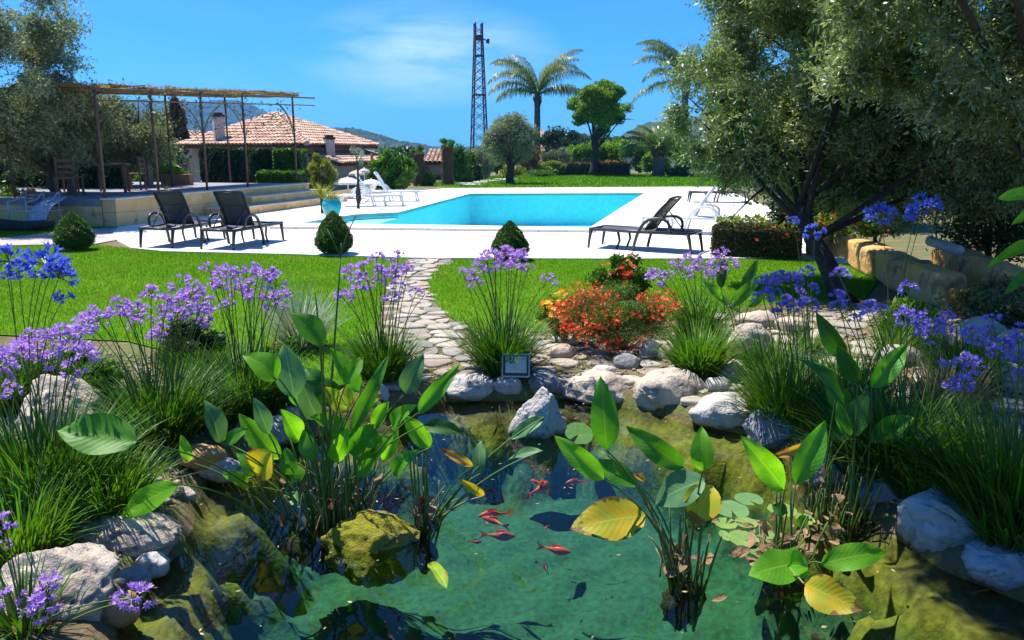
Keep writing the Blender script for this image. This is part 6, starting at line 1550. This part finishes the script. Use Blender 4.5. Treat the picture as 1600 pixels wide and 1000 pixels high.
sh = dr * .25; iw[0] += sh; iw[3] += sh; iw[1] -= sh; iw[2] -= sh
MB().add([(v.x, v.y, 0) for v in iw] + [(v.x, v.y, v.z - .13 - (0 if i_ > 1 else 0)) for i_, v in enumerate(iw)], [(0,3,2,1),(4,5,6,7),(0,1,5,4),(1,2,6,5),(2,3,7,6),(3,0,4,7)]).build('wall', wallm, annex)
chimney(515, 218, 236, (e0w.y + t0w.y) / 2 + .9, .42, ar, ainv)
MB().tube([ainv @ U(581, 239, 41.5), ainv @ U(581, 285, 41.5)], .07, 8).build('downpipe', fascia, annex, True)

def simple_house(label, px0, px1, pyw, pyr, Y, depth, group=None, name='house', zb=-1.6, roofpx=None, cat='house'):
    a, b_ = U(px0, pyw, Y), U(px1, pyw, Y); top = U(px0, pyr, Y + depth / 2).z
    t = thing(name, label, cat, ((a.x + b_.x) / 2, Y, zb), 0, group); w = b_.x - a.x; h = a.z - zb
    MB().box((0, depth / 2, h / 2), (w * .95, depth * .92, h)).build('wall', wallm, t)
    rz_ = top - zb; x = w / 2
    ro = MB().add([(-x, 0, h), (x, 0, h), (x, depth, h), (-x, depth, h), (-x * .7, depth / 2, rz_), (x * .7, depth / 2, rz_), (-x, 0, h - .12), (x, 0, h - .12), (x, depth, h - .12), (-x, depth, h - .12)], [(0,1,5,4),(1,2,5),(2,3,4,5),(3,0,4),(0,6,7,1),(1,7,8,2),(2,8,9,3),(3,9,6,0),(6,9,8,7)]).build('roof', fascia, t)
    off_ = Matrix.Translation(Vector(t.location)); idm = off_.inverted()
    tiled('t', [off_ @ Vector(v) for v in ((-x, 0, h), (x, 0, h), (x * .7, depth / 2, rz_), (-x * .7, depth / 2, rz_))], ro, idm)
    n = max(1, int(w / 3))
    for i in range(n):
        xx = -w * .4 + w * .8 * (i + .5) / n; window(t, Matrix.Translation((xx, depth * .04, h * .55)), .8, .9)
    return t
simple_house('low white walled house with tiled roof between the two brown pillars', 655, 722, 254, 236, 48, 6)
simple_house('smaller tiled outbuilding left of the low white walled house', 636, 662, 272, 252, 44, 4, cat='outbuilding', name='outbuilding')
simple_house('terracotta roofed shed glimpsed at the left edge behind the olives', -30, 26, 279, 262, 25, 4, zb=-.2, cat='shed', name='shed')
simple_house('terracotta roof corner showing left of the hipped roof', 258, 300, 222, 208, 50, 5, cat='outbuilding', name='outbuilding')
simple_house('distant pinkish house showing behind the tall palm trunk', 800, 862, 236, 206, 95, 9, zb=-6)
# ------------------------------------------------------------------ planting by the house
IV = 'clipped ivy hedges along the house'
bush('shrub','dark narrow shrub between arch and ivy under the eave','shrub',398,286,22,46,31.5,darkleaf,2600,.12,.08,103,group=IV)
bush('shrub','yellow green shrub at the far end of the steps','shrub',500,300,48,56,29,yellowleaf,4500,.16,.03,104,lump=.35)
bush('shrub','dark spiky shrub against the pale annexe wall','shrub',494,284,26,28,33,darkleaf,900,.22,.04,105)
bush('banana_bush','big bright leafed bush right of the white parasols','shrub',615,294,66,50,34,greenleaf,3600,.38,.10,106,lump=.4,up=.8)
bush('shrub','feathery pale shrub just left of the bright leafed bush','shrub',586,282,34,34,36,yellowleaf,2200,.14,.03,107)
bush('shrub','small dark green shrub in front of the brown pillar','shrub',670,292,22,24,40,greenleaf,1400,.14,.05,108)
# brown pillar trunks with tufts
pil = M('fibrous_trunk', (0.16, 0.09, 0.045), (0.08, 0.05, 0.03), 8, .9, bump=1.0, bscale=20, bdist=.06)
def pillar(label, px, py0, py1, wpx, Y, seed):
    b = U(px, py1, Y); s = S(py1, Y); H = (py1 - py0) * s; r = wpx * s / 2; t = thing('palm_stump', label, 'palm stump', b, 0, 'brown fibrous palm stumps before the low house')
    rr = random.Random(seed)
    MB().tube([(0, 0, -.2)] + [(rr.uniform(-.03, .03), 0, H * k / 6) for k in range(7)], [r * rr.uniform(.88, 1.08) for _ in range(8)], 12).build('trunk', pil, t, True)
    rng = np.random.default_rng(seed); n = 900; a = rng.uniform(0, 6.28, n); P_ = np.stack([np.cos(a) * r, np.sin(a) * r, rng.uniform(0, H, n)], 1); V, F = leafcloud(P_, .16, .03, rng, .8); tag(link('fibres', npmesh('fibres', V, F), t, brownleaf), kind='stuff')
    P_ = crown_points(700, (0, 0, H + .1), (r * 1.5, r * 1.5, .35), 8, rng); V, F = leafcloud(P_, .2, .05, rng, .6); link('tuft', npmesh('tuft', V, F), t, greenleaf)
pillar('brown palm stump left of the low house', 655, 240, 293, 17, 40, 1)
pillar('brown palm stump right of the low house with dry twigs on top', 700, 228, 292, 18, 41, 2)
MSH = 'shrubs behind the far lawn'
for i, (nm, lb, px, py, w, h, Y, m, n, L, Wd) in enumerate((
 ('shrub','tall dark green shrub right of the second palm stump',722,288,40,58,44,greenleaf,6000,.16,.08),
 ('shrub','round dark bush low in front of the mast',738,284,34,30,46,darkleaf,3500,.14,.07),
 ('olive_bush','grey green young olive at the foot of the lattice mast',752,278,50,50,48,oliveleaf2,6500,.15,.04),
 ('shrub','leafy green shrub between young olive and gnarled olive',776,270,36,34,52,greenleaf,3500,.18,.08),
 ('shrub','rust coloured shrub just left of the tall palm trunk',824,268,36,42,56,redleaf,3600,.18,.08),
 ('shrub','pale olive shrub right of the tall palm trunk',868,268,54,38,58,oliveleaf2,5500,.17,.05),
 ('shrub','low yellow green hedge at the foot of the tall palm',862,272,46,20,56,yellowleaf,3200,.16,.08),
 ('tree_crown_far','dark broad leaved tree beyond the hipped house and palm',874,248,64,48,85,darkleaf,6000,.30,.16),
 ('shrub','bright green bush behind the hedge left of the round tree',910,262,56,42,66,brightleaf,6500,.20,.11),
 ('shrub','bright green bush behind the hedge right of the round tree',960,262,62,44,66,brightleaf,6500,.20,.11),
 ('shrub','deep green mass of bushes between hedge and short palm',1000,268,60,46,64,greenleaf,6500,.20,.10),
 ('shrub','green bush behind the short palm',1030,270,60,44,62,brightleaf,7000,.20,.09),
 ('shrub','dark bush right of the short palm beside the olive crown',1074,274,56,50,60,greenleaf,7000,.20,.09),
 ('shrub','low dark shrub at the right end of the far lawn',1060,280,50,18,54,darkleaf,2600,.16,.08),
 ('shrub','low green cover left of the brown hedge',842,276,50,10,54,greenleaf,1800,.14,.06),
 ('shrub','ochre flowering shrub right of the gnarled olive base',800,278,40,22,50,yellowleaf,2200,.16,.07),
 ('shrub','dusky bush filling the gap behind the palm stumps',686,270,60,30,52,darkleaf,3500,.18,.08),
 ('shrub','grey green scrub on the slope below the mast',712,262,80,26,75,oliveleaf2,4500,.24,.10),
 ('shrub','green scrub far behind the gnarled olive',800,256,90,40,88,greenleaf,6000,.28,.14),
 ('shrub','distant wood edge behind the round tree',930,250,120,40,110,darkleaf,7000,.40,.20),
 ('shrub','distant wood edge behind the short palm',1040,250,130,34,105,greenleaf,8000,.40,.20),
 ('shrub','distant bushes below the green hill',625,262,80,30,90,darkleaf,4500,.32,.16))):
    bush('shrub' if nm == 'tree_crown_far' else nm, lb, 'shrub', px, py, w, h, Y, m, n, L, Wd, 200 + i, lumps=26, group=MSH, lump=.38)
# left side undergrowth
LG = 'bushes at the left behind the garden bench'
bush('shrub','bright grassy bush behind the garden bench at the left','shrub',22,352,84,56,19.5,brightleaf,6000,.16,.025,301,group=LG,up=.9)
bush('shrub','pinkish brown bush beside the bright grassy one','shrub',44,330,30,34,21.5,brownleaf,2400,.12,.04,302,group=LG)
bush('shrub','dark leafy understory under the left olives','shrub',80,318,190,80,25,darkleaf,15000,.16,.07,303,lumps=34,group=LG)
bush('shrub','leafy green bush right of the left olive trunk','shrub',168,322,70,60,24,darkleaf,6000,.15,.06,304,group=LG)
bush('shrub','bright leaves behind the terrace chairs','shrub',240,290,70,46,31,greenleaf,5500,.18,.08,305,group=LG)
bush('shrub','rusty round tree crown behind the stone oven','shrub',278,290,44,108,44,brownleaf,5000,.18,.10,306,group=LG,zoff=.75)
bush('shrub','green bush at the foot of the terrace end wall','shrub',160,350,40,34,19.2,darkleaf,2600,.10,.05,307,group=LG)
bush('shrub','dark backdrop of bushes behind the terrace at its left end','shrub',200,285,150,66,34,darkleaf,12000,.20,.09,308,lumps=30,group=LG)

# ------------------------------------------------------------------ trees
def base_at(px, py, Y): 
    p = U(px, py, Y); return p
# left olives
tree('olive_tree','big olive crown hanging into the picture at the upper left','olive tree',(-14.4,18.9,0),(-13.9,18.7,1.9),.22,(-11.1,18.3,3.75),(2.15,1.7,2.0),oliveleaf2,150000,.085,.028,401,lumps=90,twigs=(.24,7),lump=.28,lk=.3,extra=[((-13.6,18.7,3.9),(2.0,1.7,1.9)),((-12.9,18.5,2.2),(1.5,1.3,1.0))])
tree('olive_tree','grey green olive behind the iron pergola','olive tree',(-13.2,24.5,0),(-13.0,24.4,1.2),.20,(-12.6,24.9,2.3),(2.4,1.8,1.45),oliveleaf2,90000,.11,.036,402,lumps=60,twigs=(.28,7),lump=.32,lk=.3,extra=[((-11.7,25.6,2.0),(1.3,1.2,1.15))])
tree('olive_tree','olive with a dark double trunk left of the terrace end wall','olive tree',(-11.6,20.4,0),(-11.5,20.4,1.3),.16,(-11.8,20.8,2.3),(1.9,1.4,1.1),oliveleaf2,46000,.095,.030,403,lumps=40,twigs=(.24,7),lump=.32,wob=.10,lk=.3)
# right olives: the leaning one on the lawn edge and the near one overhead
bA = W(1326, 474, 0.0)
tree('olive_tree','olive with a dark leaning trunk at the edge of the right lawn','olive tree',bA,U(1248,322,9.6),.125,(3.35,10.4,2.65),(1.45,1.4,1.7),oliveleaf,330000,.066,.021,404,lumps=110,barkmat=barkb,twigs=(.18,8),lump=.27,limbs=10,wob=.03,lk=.32,
     extra=[((2.80,10.5,2.1),(.85,.9,.85)),((4.7,10.0,2.3),(1.4,1.3,1.35)),((4.1,10.4,1.55),(1.2,.9,.75)),((5.9,9.8,1.9),(1.4,1.2,1.0)),((5.2,9.9,1.45),(1.4,.8,.7)),((3.5,9.6,3.6),(1.6,1.5,.9))])
tree('olive_tree','large near olive whose branches fill the upper right','olive tree',(5.3,7.4,0.1),(4.75,7.3,1.7),.16,(4.6,7.2,2.8),(1.7,1.6,1.2),oliveleaf,320000,.066,.020,405,lumps=130,twigs=(.20,9),lump=.21,limbs=16,lk=.28,
     extra=[((3.6,7.0,2.65),(1.2,1.2,.85)),((5.2,6.8,2.0),(1.3,1.3,.75)),((1.0,4.9,4.1),(1.25,1.7,.75)),((2.4,6.0,4.2),(1.4,1.4,.7)),((3.3,4.8,3.9),(1.3,1.5,.7))])
# small gnarled olive on the far lawn
bo = W(797, 287, 0); s = S(287, bo.y)
tree('olive_tree','small gnarled olive on the far lawn before the mast','olive tree',bo,bo+Vector((.05,0,1.0)),.25,(bo.x,bo.y,2.3),(1.5,1.3,1.35),oliveleaf2,30000,.13,.045,406,lumps=34,twigs=(.30,6),lump=.34,barkmat=barkb,lk=.35)
# round tree
bt = W(927, 275, 0); sc = S(230, bt.y)
tree('round_tree','round headed bright green tree standing before the brown hedge','tree',bt,bt+Vector((.05,0,2.6)),.30,(bt.x+.35,bt.y,4.55),(2.25,2.1,1.95),brightleaf,26000,.20,.09,407,lumps=90,barkmat=barkb,limbs=12,lump=.24,lk=.28)
# palms
frondm = M('palm_leaflet', (0.07, 0.13, 0.035), (0.13, 0.18, 0.05), 1.5, .45, transl=.3, island=.35, c3=(.28,.22,.08), scale3=1.2, con3=(.55,.7))
palmbark = M('palm_bark', (0.17, 0.135, 0.10), (0.09, 0.07, 0.055), 3, .9, bump=1.0, bscale=9, stretch=(1, 1, 3), bdist=.08)
def palm(label, base, H, r, fronds, L, leaflet, seed, group='palms beyond the pool', bulge=1.0, name='palm_tree', lw=.05, lean=0.0):
    t = thing(name, label, 'palm', base, 0, group); rr = random.Random(seed); rng = np.random.default_rng(seed)
    pts = [(lean * (k / 10) ** 2, 0, H * k / 10 - (.2 if k == 0 else 0)) for k in range(11)]
    MB().tube(pts, [r * (1.35 if k == 0 else 1.0 - .15 * k / 10 + .04 * math.sin(k * 2.2)) * (bulge if k > 8 else 1) for k in range(11)], 14).build('trunk', palmbark, t, True)
    mb = MB()
    for k in range(26):   # stubs of cut fronds under the crown
        a = rr.uniform(0, 6.28); z = H * rr.uniform(.86, .99); rq = r * .95
        mb.tube([(lean + math.cos(a) * rq * .8, math.sin(a) * rq * .8, z - .1), (lean + math.cos(a) * rq * 1.35, math.sin(a) * rq * 1.35, z + .22)], [r * .22, r * .10], 5)
    tag(mb.build('frond_stubs', pil, t, True), kind='stuff')
    for (az, el, drp, k_) in fronds:
        a = rad(az); d = Vector((math.cos(a), math.sin(a), 0)); Lf = L * k_; p = Vector((lean, 0, H)); n = 26; ang = rad(el); cur = [p.copy()]
        for i in range(n):
            ang -= rad(drp) / n * (0.5 + i / n)
            p = p + (d * math.cos(ang) + Vector((0, 0, math.sin(ang)))) * Lf / n; cur.append(p.copy())
        V = []; F = []
        f = MB().tube(cur, [.045 * (1 - .85 * i / n) * L / 3.0 for i in range(n + 1)], 5).build('frond', stalkm, t, True)
        sd = d.cross(Vector((0, 0, 1)))
        for i in range(3, n + 1):
            tg = (cur[i] - cur[i - 1]).normalized()
            for s_ in (-1, 1):
                for q_ in range(3):
                    b0 = len(V); ll = 1.25 * leaflet * math.sin(math.pi * (.12 + .80 * i / n)) * rr.uniform(.75, 1.1); o = cur[i - 1].lerp(cur[i], q_ / 3)
                    dd = (tg * .55 + sd * s_ * .75 + Vector((0, 0, rr.uniform(-.1, .45)))).normalized(); m_ = o + dd * ll * .5; e_ = m_ + (dd * .35 + Vector((0, 0, -1.15))).normalized() * ll * .55; w_ = tg * lw * .5
                    V += [tuple(o - w_ * .5), tuple(o + w_ * .5), tuple(m_ + w_), tuple(m_ - w_), tuple(e_ + w_ * .2), tuple(e_ - w_ * .2)]; F += [(b0, b0+1, b0+2, b0+3), (b0+3, b0+2, b0+4, b0+5)]
        tag(link('leaflets', npmesh('leaflets', V, F), f, frondm), kind='stuff')
Yp = 62
bp = U(839, 268, Yp); 
palm('tall palm standing clear against the sky in the middle', bp, U(842, 148, Yp).z - bp.z, .26, [(178,62,120,1.0),(190,40,95,.9),(170,25,80,.75),(150,70,90,1.05),(125,70,70,1.1),(60,66,90,1.15),(40,66,95,1.15),(10,58,100,1.05),(0,22,70,.98),(350,30,85,.9),(300,60,90,1.0),(240,60,110,1.0),(200,72,100,1.05),(20,74,75,1.15),(330,75,95,1.0)], 4.6, .95, 1)
bp2 = U(1066, 262, 60)
palm('second palm partly behind the olive crown at the right', bp2, U(1066, 128, 60).z - bp2.z, .28, [(182,60,105,1.05),(176,72,85,1.1),(180,5,62,.98),(165,70,80,.95),(120,72,70,.95),(60,72,80,.95),(30,60,90,.9),(0,50,100,.9),(350,30,90,.8),(270,70,80,.9),(200,74,90,1.1),(190,45,110,.85)], 4.5, .85, 2)
bp3 = W(1028, 276, 0)
palm('short feathery palm with a fat dark base on the far lawn', bp3, 1.6, .42, [(a, e_, 70, 1) for a, e_ in ((0,50),(30,65),(60,45),(95,75),(130,60),(160,50),(185,60),(210,72),(240,55),(275,80),(300,60),(330,70),(350,78),(15,35),(170,32),(200,30),(345,30))], 2.7, .5, 3, bulge=.7, lw=.04)

# brown clipped hedge beyond the far lawn
def box_hedge(label, A, B, depth, h, mat, n, L, Wd, seed, name='hedge', group=None, wallm_=None, flowers=None):
    A, B = Vector(A), Vector(B); d = B - A; ln = d.length; rz = math.atan2(d.y, d.x); t = thing(name, label, 'hedge', A, rz, group); rng = np.random.default_rng(seed)
    u = rng.uniform(0, 1, n); face = rng.integers(0, 5, n); X = rng.uniform(0, ln, n); Y = rng.uniform(0, depth, n); Z = rng.uniform(0, h, n)
    Y = np.where(face < 2, rng.normal(0, .02, n), Y); Z = np.where(face == 2, h + rng.normal(0, .02, n), Z); X = np.where(face == 3, rng.normal(0, .02, n), X)
    Z = np.where(face == 2, Z + .05 * np.sin(X * 3) * np.cos(Y * 4), Z)
    V, F = leafcloud(np.stack([X, Y, Z], 1), L, Wd, rng, .2); link('foliage', npmesh('foliage', V, F), t, mat)
    MB().box((ln / 2, depth / 2, h * .44), (ln * .96, depth * .8, h * .86)).build('twigs', barkb, t)
    if flowers:
        P_ = np.stack([rng.uniform(0, ln, 240), rng.uniform(0, depth, 240), h + rng.uniform(.02, .14, 240)], 1); V, F = leafcloud(P_, .09, .06, rng, .5); link('new_leaves', npmesh('new_leaves', V, F), t, flowers)
    return t
box_hedge('brown clipped hedge in a straight line beyond the far lawn', W(873, 274.5, 0), W(985, 274.5, 0), 1.2, .85, brownleaf, 9000, .14, .07, 21)
box_hedge('dark brown box hedge with yellowish leaves on top at the right deck end', W(1112, 402, 0), W(1248, 409, 0), 1.0, .50, M('box_hedge_leaf', (0.075, 0.055, 0.02), (0.055, 0.075, 0.018), 3, 0.7, transl=0.15, island=0.45), 14000, .045, .022, 22, flowers=yellowleaf)

def ivy(label, x0, x1, ytop, ybot, Y, mat, n, seed):
    A, B = U(x0, ybot, Y), U(x1, ybot, Y); A.z -= .5; B.z -= .5
    box_hedge(label, A, B, 1.1, U(x0, ytop, Y).z - A.z, mat, n, .15, .10, seed, name='ivy_hedge', group=IV)
ivy('broad dark ivy hedge under the house eave left of the arch', 316, 402, 234, 288, 32, darkleaf, 13000, 101)
ivy('brighter leafy hedge right of the arch under the eave', 430, 472, 236, 286, 31, greenleaf, 7000, 102)
ivy('ivy lintel bridging the arch between the two leafy hedges', 403, 429, 234, 246, 31.6, darkleaf, 2400, 103)
ivy('low clipped green hedge along the terrace under the arch', 402, 470, 270, 286, 30, greenleaf, 5000, 104)
# lattice mast
steel = M('mast_steel', (.06, .07, .085), rough=.6, metal=.4)
Ym = 96; mb0 = W(0, 0, 0)
mast_b = U(749, 244, Ym); t = thing('lattice_mast', 'tall dark steel lattice mast with a lamp arm near its top', 'mast', (mast_b.x, Ym, -6), rad(14))
z_ = lambda py: U(749, py, Ym).z + 6
zt, zb_ = z_(36), 0.0
hw = lambda z: 1.12 - (1.12 - .40) * min(1, z / z_(50))
for sx in (-1, 1):
    for sy in (-1, 1):
        MB().tube([(sx * hw(0), sy * hw(0), 0), (sx * hw(z_(50)), sy * hw(z_(50)), z_(50)), (sx * hw(zt) , sy * hw(zt), zt)], .085, 4).build('leg', steel, t)
zz = 1.0; lvl = []
while zz < zt: lvl.append(zz); zz += hw(zz) * 1.55
br = MB()
for a, b in zip(lvl, lvl[1:]):
    for (c1, c2) in (((-1,-1),(1,-1)),((1,-1),(1,1)),((1,1),(-1,1)),((-1,1),(-1,-1))):
        p0 = lambda c, z: (c[0] * hw(z), c[1] * hw(z), z)
        MB_ = br; MB_.tube([p0(c1, a), p0(c2, b)], .035, 4); MB_.tube([p0(c2, a), p0(c1, b)], .035, 4)
tag(br.build('cross_braces', steel, t), kind='stuff')
for py in (58, 87, 148):
    z = z_(py); mb = MB()
    for (c1, c2) in (((-1,-1),(1,-1)),((1,-1),(1,1)),((1,1),(-1,1)),((-1,1),(-1,-1))): mb.tube([(c1[0]*hw(z), c1[1]*hw(z), z), (c2[0]*hw(z), c2[1]*hw(z), z)], .07, 4)
    mb.build('girt', steel, t)
za = z_(62)
arm = MB().tube([(hw(za), 0, za + .15), (1.05, 0, za - .1)], .07, 6).build('lamp_arm', steel, t)
MB().tube([(1.05, 0, za - .35), (1.15, 0, za + .12)], [.22, .16], 10).build('lamp', steel, arm); MB().box((0, 0, za + .2), (.9, .9, .5)).build('junction_box', steel, t)

# white things beyond the hedge
b = U(893, 262, 70); t = thing('white_car', 'pale blue white parked car half hidden by the hedge', 'car', (b.x, 70, b.z - .2), .2)
bodym = M('car_paint', (.62, .70, .78), rough=.25)
prof = [(-1.9,.3),(-1.9,.75),(-1.5,.9),(-.9,1.0),(-.5,1.4),(.7,1.42),(1.3,1.0),(1.85,.85),(1.95,.5),(1.9,.3)]
V = [(x, s_ * .8 * (1 if z < 1.1 else .82), z) for s_ in (-1, 1) for x, z in prof]; n = len(prof)
MB().add(V, [tuple(range(n)), tuple(reversed(range(n, 2*n)))] + [(i, (i+1) % n, (i+1) % n + n, i + n) for i in range(n)]).build('body', bodym, t, bevel=.05)
for sx in (-1.2, 1.2):
    for sy in (-1, 1): MB().tube([(sx, sy * .68, .32), (sx, sy * .84, .32)], .32, 16).build('wheel', M('tyre', (.02, .02, .02), rough=.8), t)
MB().add([(-.78,-.815,1.03),(.62,-.815,1.03),(.55,-.70,1.36),(-.48,-.70,1.36)],[(0,1,2,3)]).build('window', M('dark_glass', (.03,.04,.05), rough=.08), t)
b = U(978, 250, 66); t = thing('globe_lamp', 'white globe lamp on a short post behind the brown hedge', 'lamp', (b.x, 66, -.1)); hgt = b.z + .1
MB().tube([(0,0,0),(0,0,hgt - .3)], .05, 8).build('post', steel, t, True); bm = bmesh.new(); bmesh.ops.create_uvsphere(bm, u_segments=20, v_segments=12, radius=.34); me = bpy.data.meshes.new('globe'); bm.to_mesh(me); bm.free(); o = link('globe', me, t, M('globe_white', (.8,.8,.8), rough=.3), smooth=True); o.location = (0,0,hgt)
bush('shrub','low orange brown leaves showing over the brown hedge','shrub',952,262,30,12,63,redleaf,900,.16,.08,331,group=MSH)

# stepping slabs on the far lawn, deck posts
mb = MB()
for i,(x,y) in enumerate(((790,280.0),(775,281.0),(760,282.4),(746,284.4),(738,286.2),(734,288.6))):
    p = W(x, y, .02); mb_ = MB(); mb_.box((0,0,0),(1.4,.9,.05), rz=.2*i); o = mb_.build('stepping_slab', deckm); o.location = p; tag(o, 'pale slab of the curved stepping path on the far lawn', 'stepping stone', 'pale slabs of the curved path on the far lawn')

# ------------------------------------------------------------------ sandstone garden wall at the right
wall = thing('garden_wall', 'low wall of rounded sandstone blocks right of the lawn', 'wall', (0, 0, 0))
wallstone = M('wall_sandstone', (0.74, 0.40, 0.11), (0.82, 0.54, 0.24), 3.0, 0.9, bump=1.0, bscale=18, c3=(0.30, 0.19, 0.09), scale3=3.5, con3=(0.52, 0.66), bdist=0.03, objrand=((1, 1, 1), (.9, .82, .75), (1.08, 1.0, .92)))
def wblock(a, b, h, thick, seed, zb=0.0, mat=None):
    a, b = Vector(a), Vector(b); d = b - a; L_ = d.length; bm = bmesh.new(); bmesh.ops.create_cube(bm, size=1.0)
    bmesh.ops.subdivide_edges(bm, edges=bm.edges[:], cuts=9, use_grid_fill=True)
    o_ = Vector((seed * 5.1, 0, 0))
    for v in bm.verts:
        p = v.co * 2; r_ = (abs(p.x) ** 14 + abs(p.y) ** 7 + abs(p.z) ** 7) ** (1 / 8.0); p = p / max(r_, .2) if r_ > 1 else p
        q = Vector((p.x * L_ / 2, p.y * thick / 2, p.z * h / 2)); q += Vector((.6, 1, 1)) * .03 * noise.fractal(q * 2.2 + o_, 1, 2, 5); q.y += .02 * noise.noise(q * 9 + o_); v.co = q
    me = bpy.data.meshes.new('stone_block'); bm.to_mesh(me); bm.free(); o = link('stone_block', me, wall, mat or wallstone, smooth=True)
    o.location = ((a + b) / 2) + Vector((0, 0, zb + h / 2)); o.rotation_euler = (0, 0, math.atan2(d.y, d.x)); return o
pA, pB, pC = W(1334, 412, 0), W(1380, 436, 0), W(1432, 462, 0); pD = W(1486, 486, 0)
wblock(pA, pB, .40, .36, 1); wblock(pB, pC, .40, .36, 2); wblock(pC, pD, .40, .36, 3)
qA, qB, qC, qD = W(1475, 440, .05), W(1530, 462, .05), W(1600, 494, .05), W(1700, 540, .05)
wblock(qA + Vector((.25, .5, 0)), qB + Vector((.2, .3, 0)), .38, .36, 4, .03); wblock(qB + Vector((.2, .3, 0)), qC + Vector((.15, .2, 0)), .36, .36, 5, .03); wblock(qC + Vector((.15, .2, 0)), qD, .36, .36, 6, .03)
wblock(W(1262, 398, 0), W(1330, 404, 0), .40, .35, 7)
pipe = MB().tube([U(1452, 376, 9.9), U(1500, 392, 9.4)], .06, 12).build('drain_pipe', M('grey_pipe', (.42, .44, .46), rough=.6), None, True); tag(pipe, 'grey stub of pipe between the two rows of sandstone blocks', 'pipe')
# plants behind the wall, in the shade of the olives
bush('shrub','shaded shrub with red flowers behind the sandstone blocks','shrub',1370,372,120,80,11.6,greenleaf,7000,.07,.03,341,group='shrubs behind the sandstone wall')
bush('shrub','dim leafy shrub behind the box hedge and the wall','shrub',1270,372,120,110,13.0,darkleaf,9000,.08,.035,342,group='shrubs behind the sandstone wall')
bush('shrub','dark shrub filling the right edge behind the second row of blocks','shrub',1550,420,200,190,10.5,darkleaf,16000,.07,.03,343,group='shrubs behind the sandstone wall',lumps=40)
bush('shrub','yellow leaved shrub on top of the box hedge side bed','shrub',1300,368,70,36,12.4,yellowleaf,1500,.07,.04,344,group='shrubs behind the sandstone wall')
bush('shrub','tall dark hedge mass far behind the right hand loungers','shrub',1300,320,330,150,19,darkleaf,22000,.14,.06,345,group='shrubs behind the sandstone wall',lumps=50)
rng = np.random.default_rng(77)
P_ = np.array([4.3, 11.0, .75]) + rng.normal(0, (.5, .25, .14), (90, 3)); V, F = petal_cloud(P_, .03, rng, 5); tag(link('blossom', npmesh('blossom', V, F), mat=redp), 'scattered red flowers in the shade behind the sandstone blocks', kind='stuff')

# ------------------------------------------------------------------ air
bm = bmesh.new(); bmesh.ops.create_cube(bm, size=1.0)
me = bpy.data.meshes.new('haze'); bm.to_mesh(me); bm.free()
hzm = bpy.data.materials.new('haze_air'); hzm.use_nodes = True; nt = hzm.node_tree; nt.nodes.clear()
o_ = nt.nodes.new('ShaderNodeOutputMaterial'); v_ = nt.nodes.new('ShaderNodeVolumePrincipled'); v_.inputs['Density'].default_value = 0.00017
v_.inputs['Color'].default_value = (0.16, 0.50, 1.0, 1); v_.inputs['Anisotropy'].default_value = 0.1
nt.links.new(v_.outputs[0], o_.inputs['Volume'])
hz_o = link('haze', me, mat=hzm); hz_o.location = (0, 2000, 98); hz_o.scale = (13000, 5000, 222)
tag(hz_o, 'thin blue air over the valley', kind='stuff')
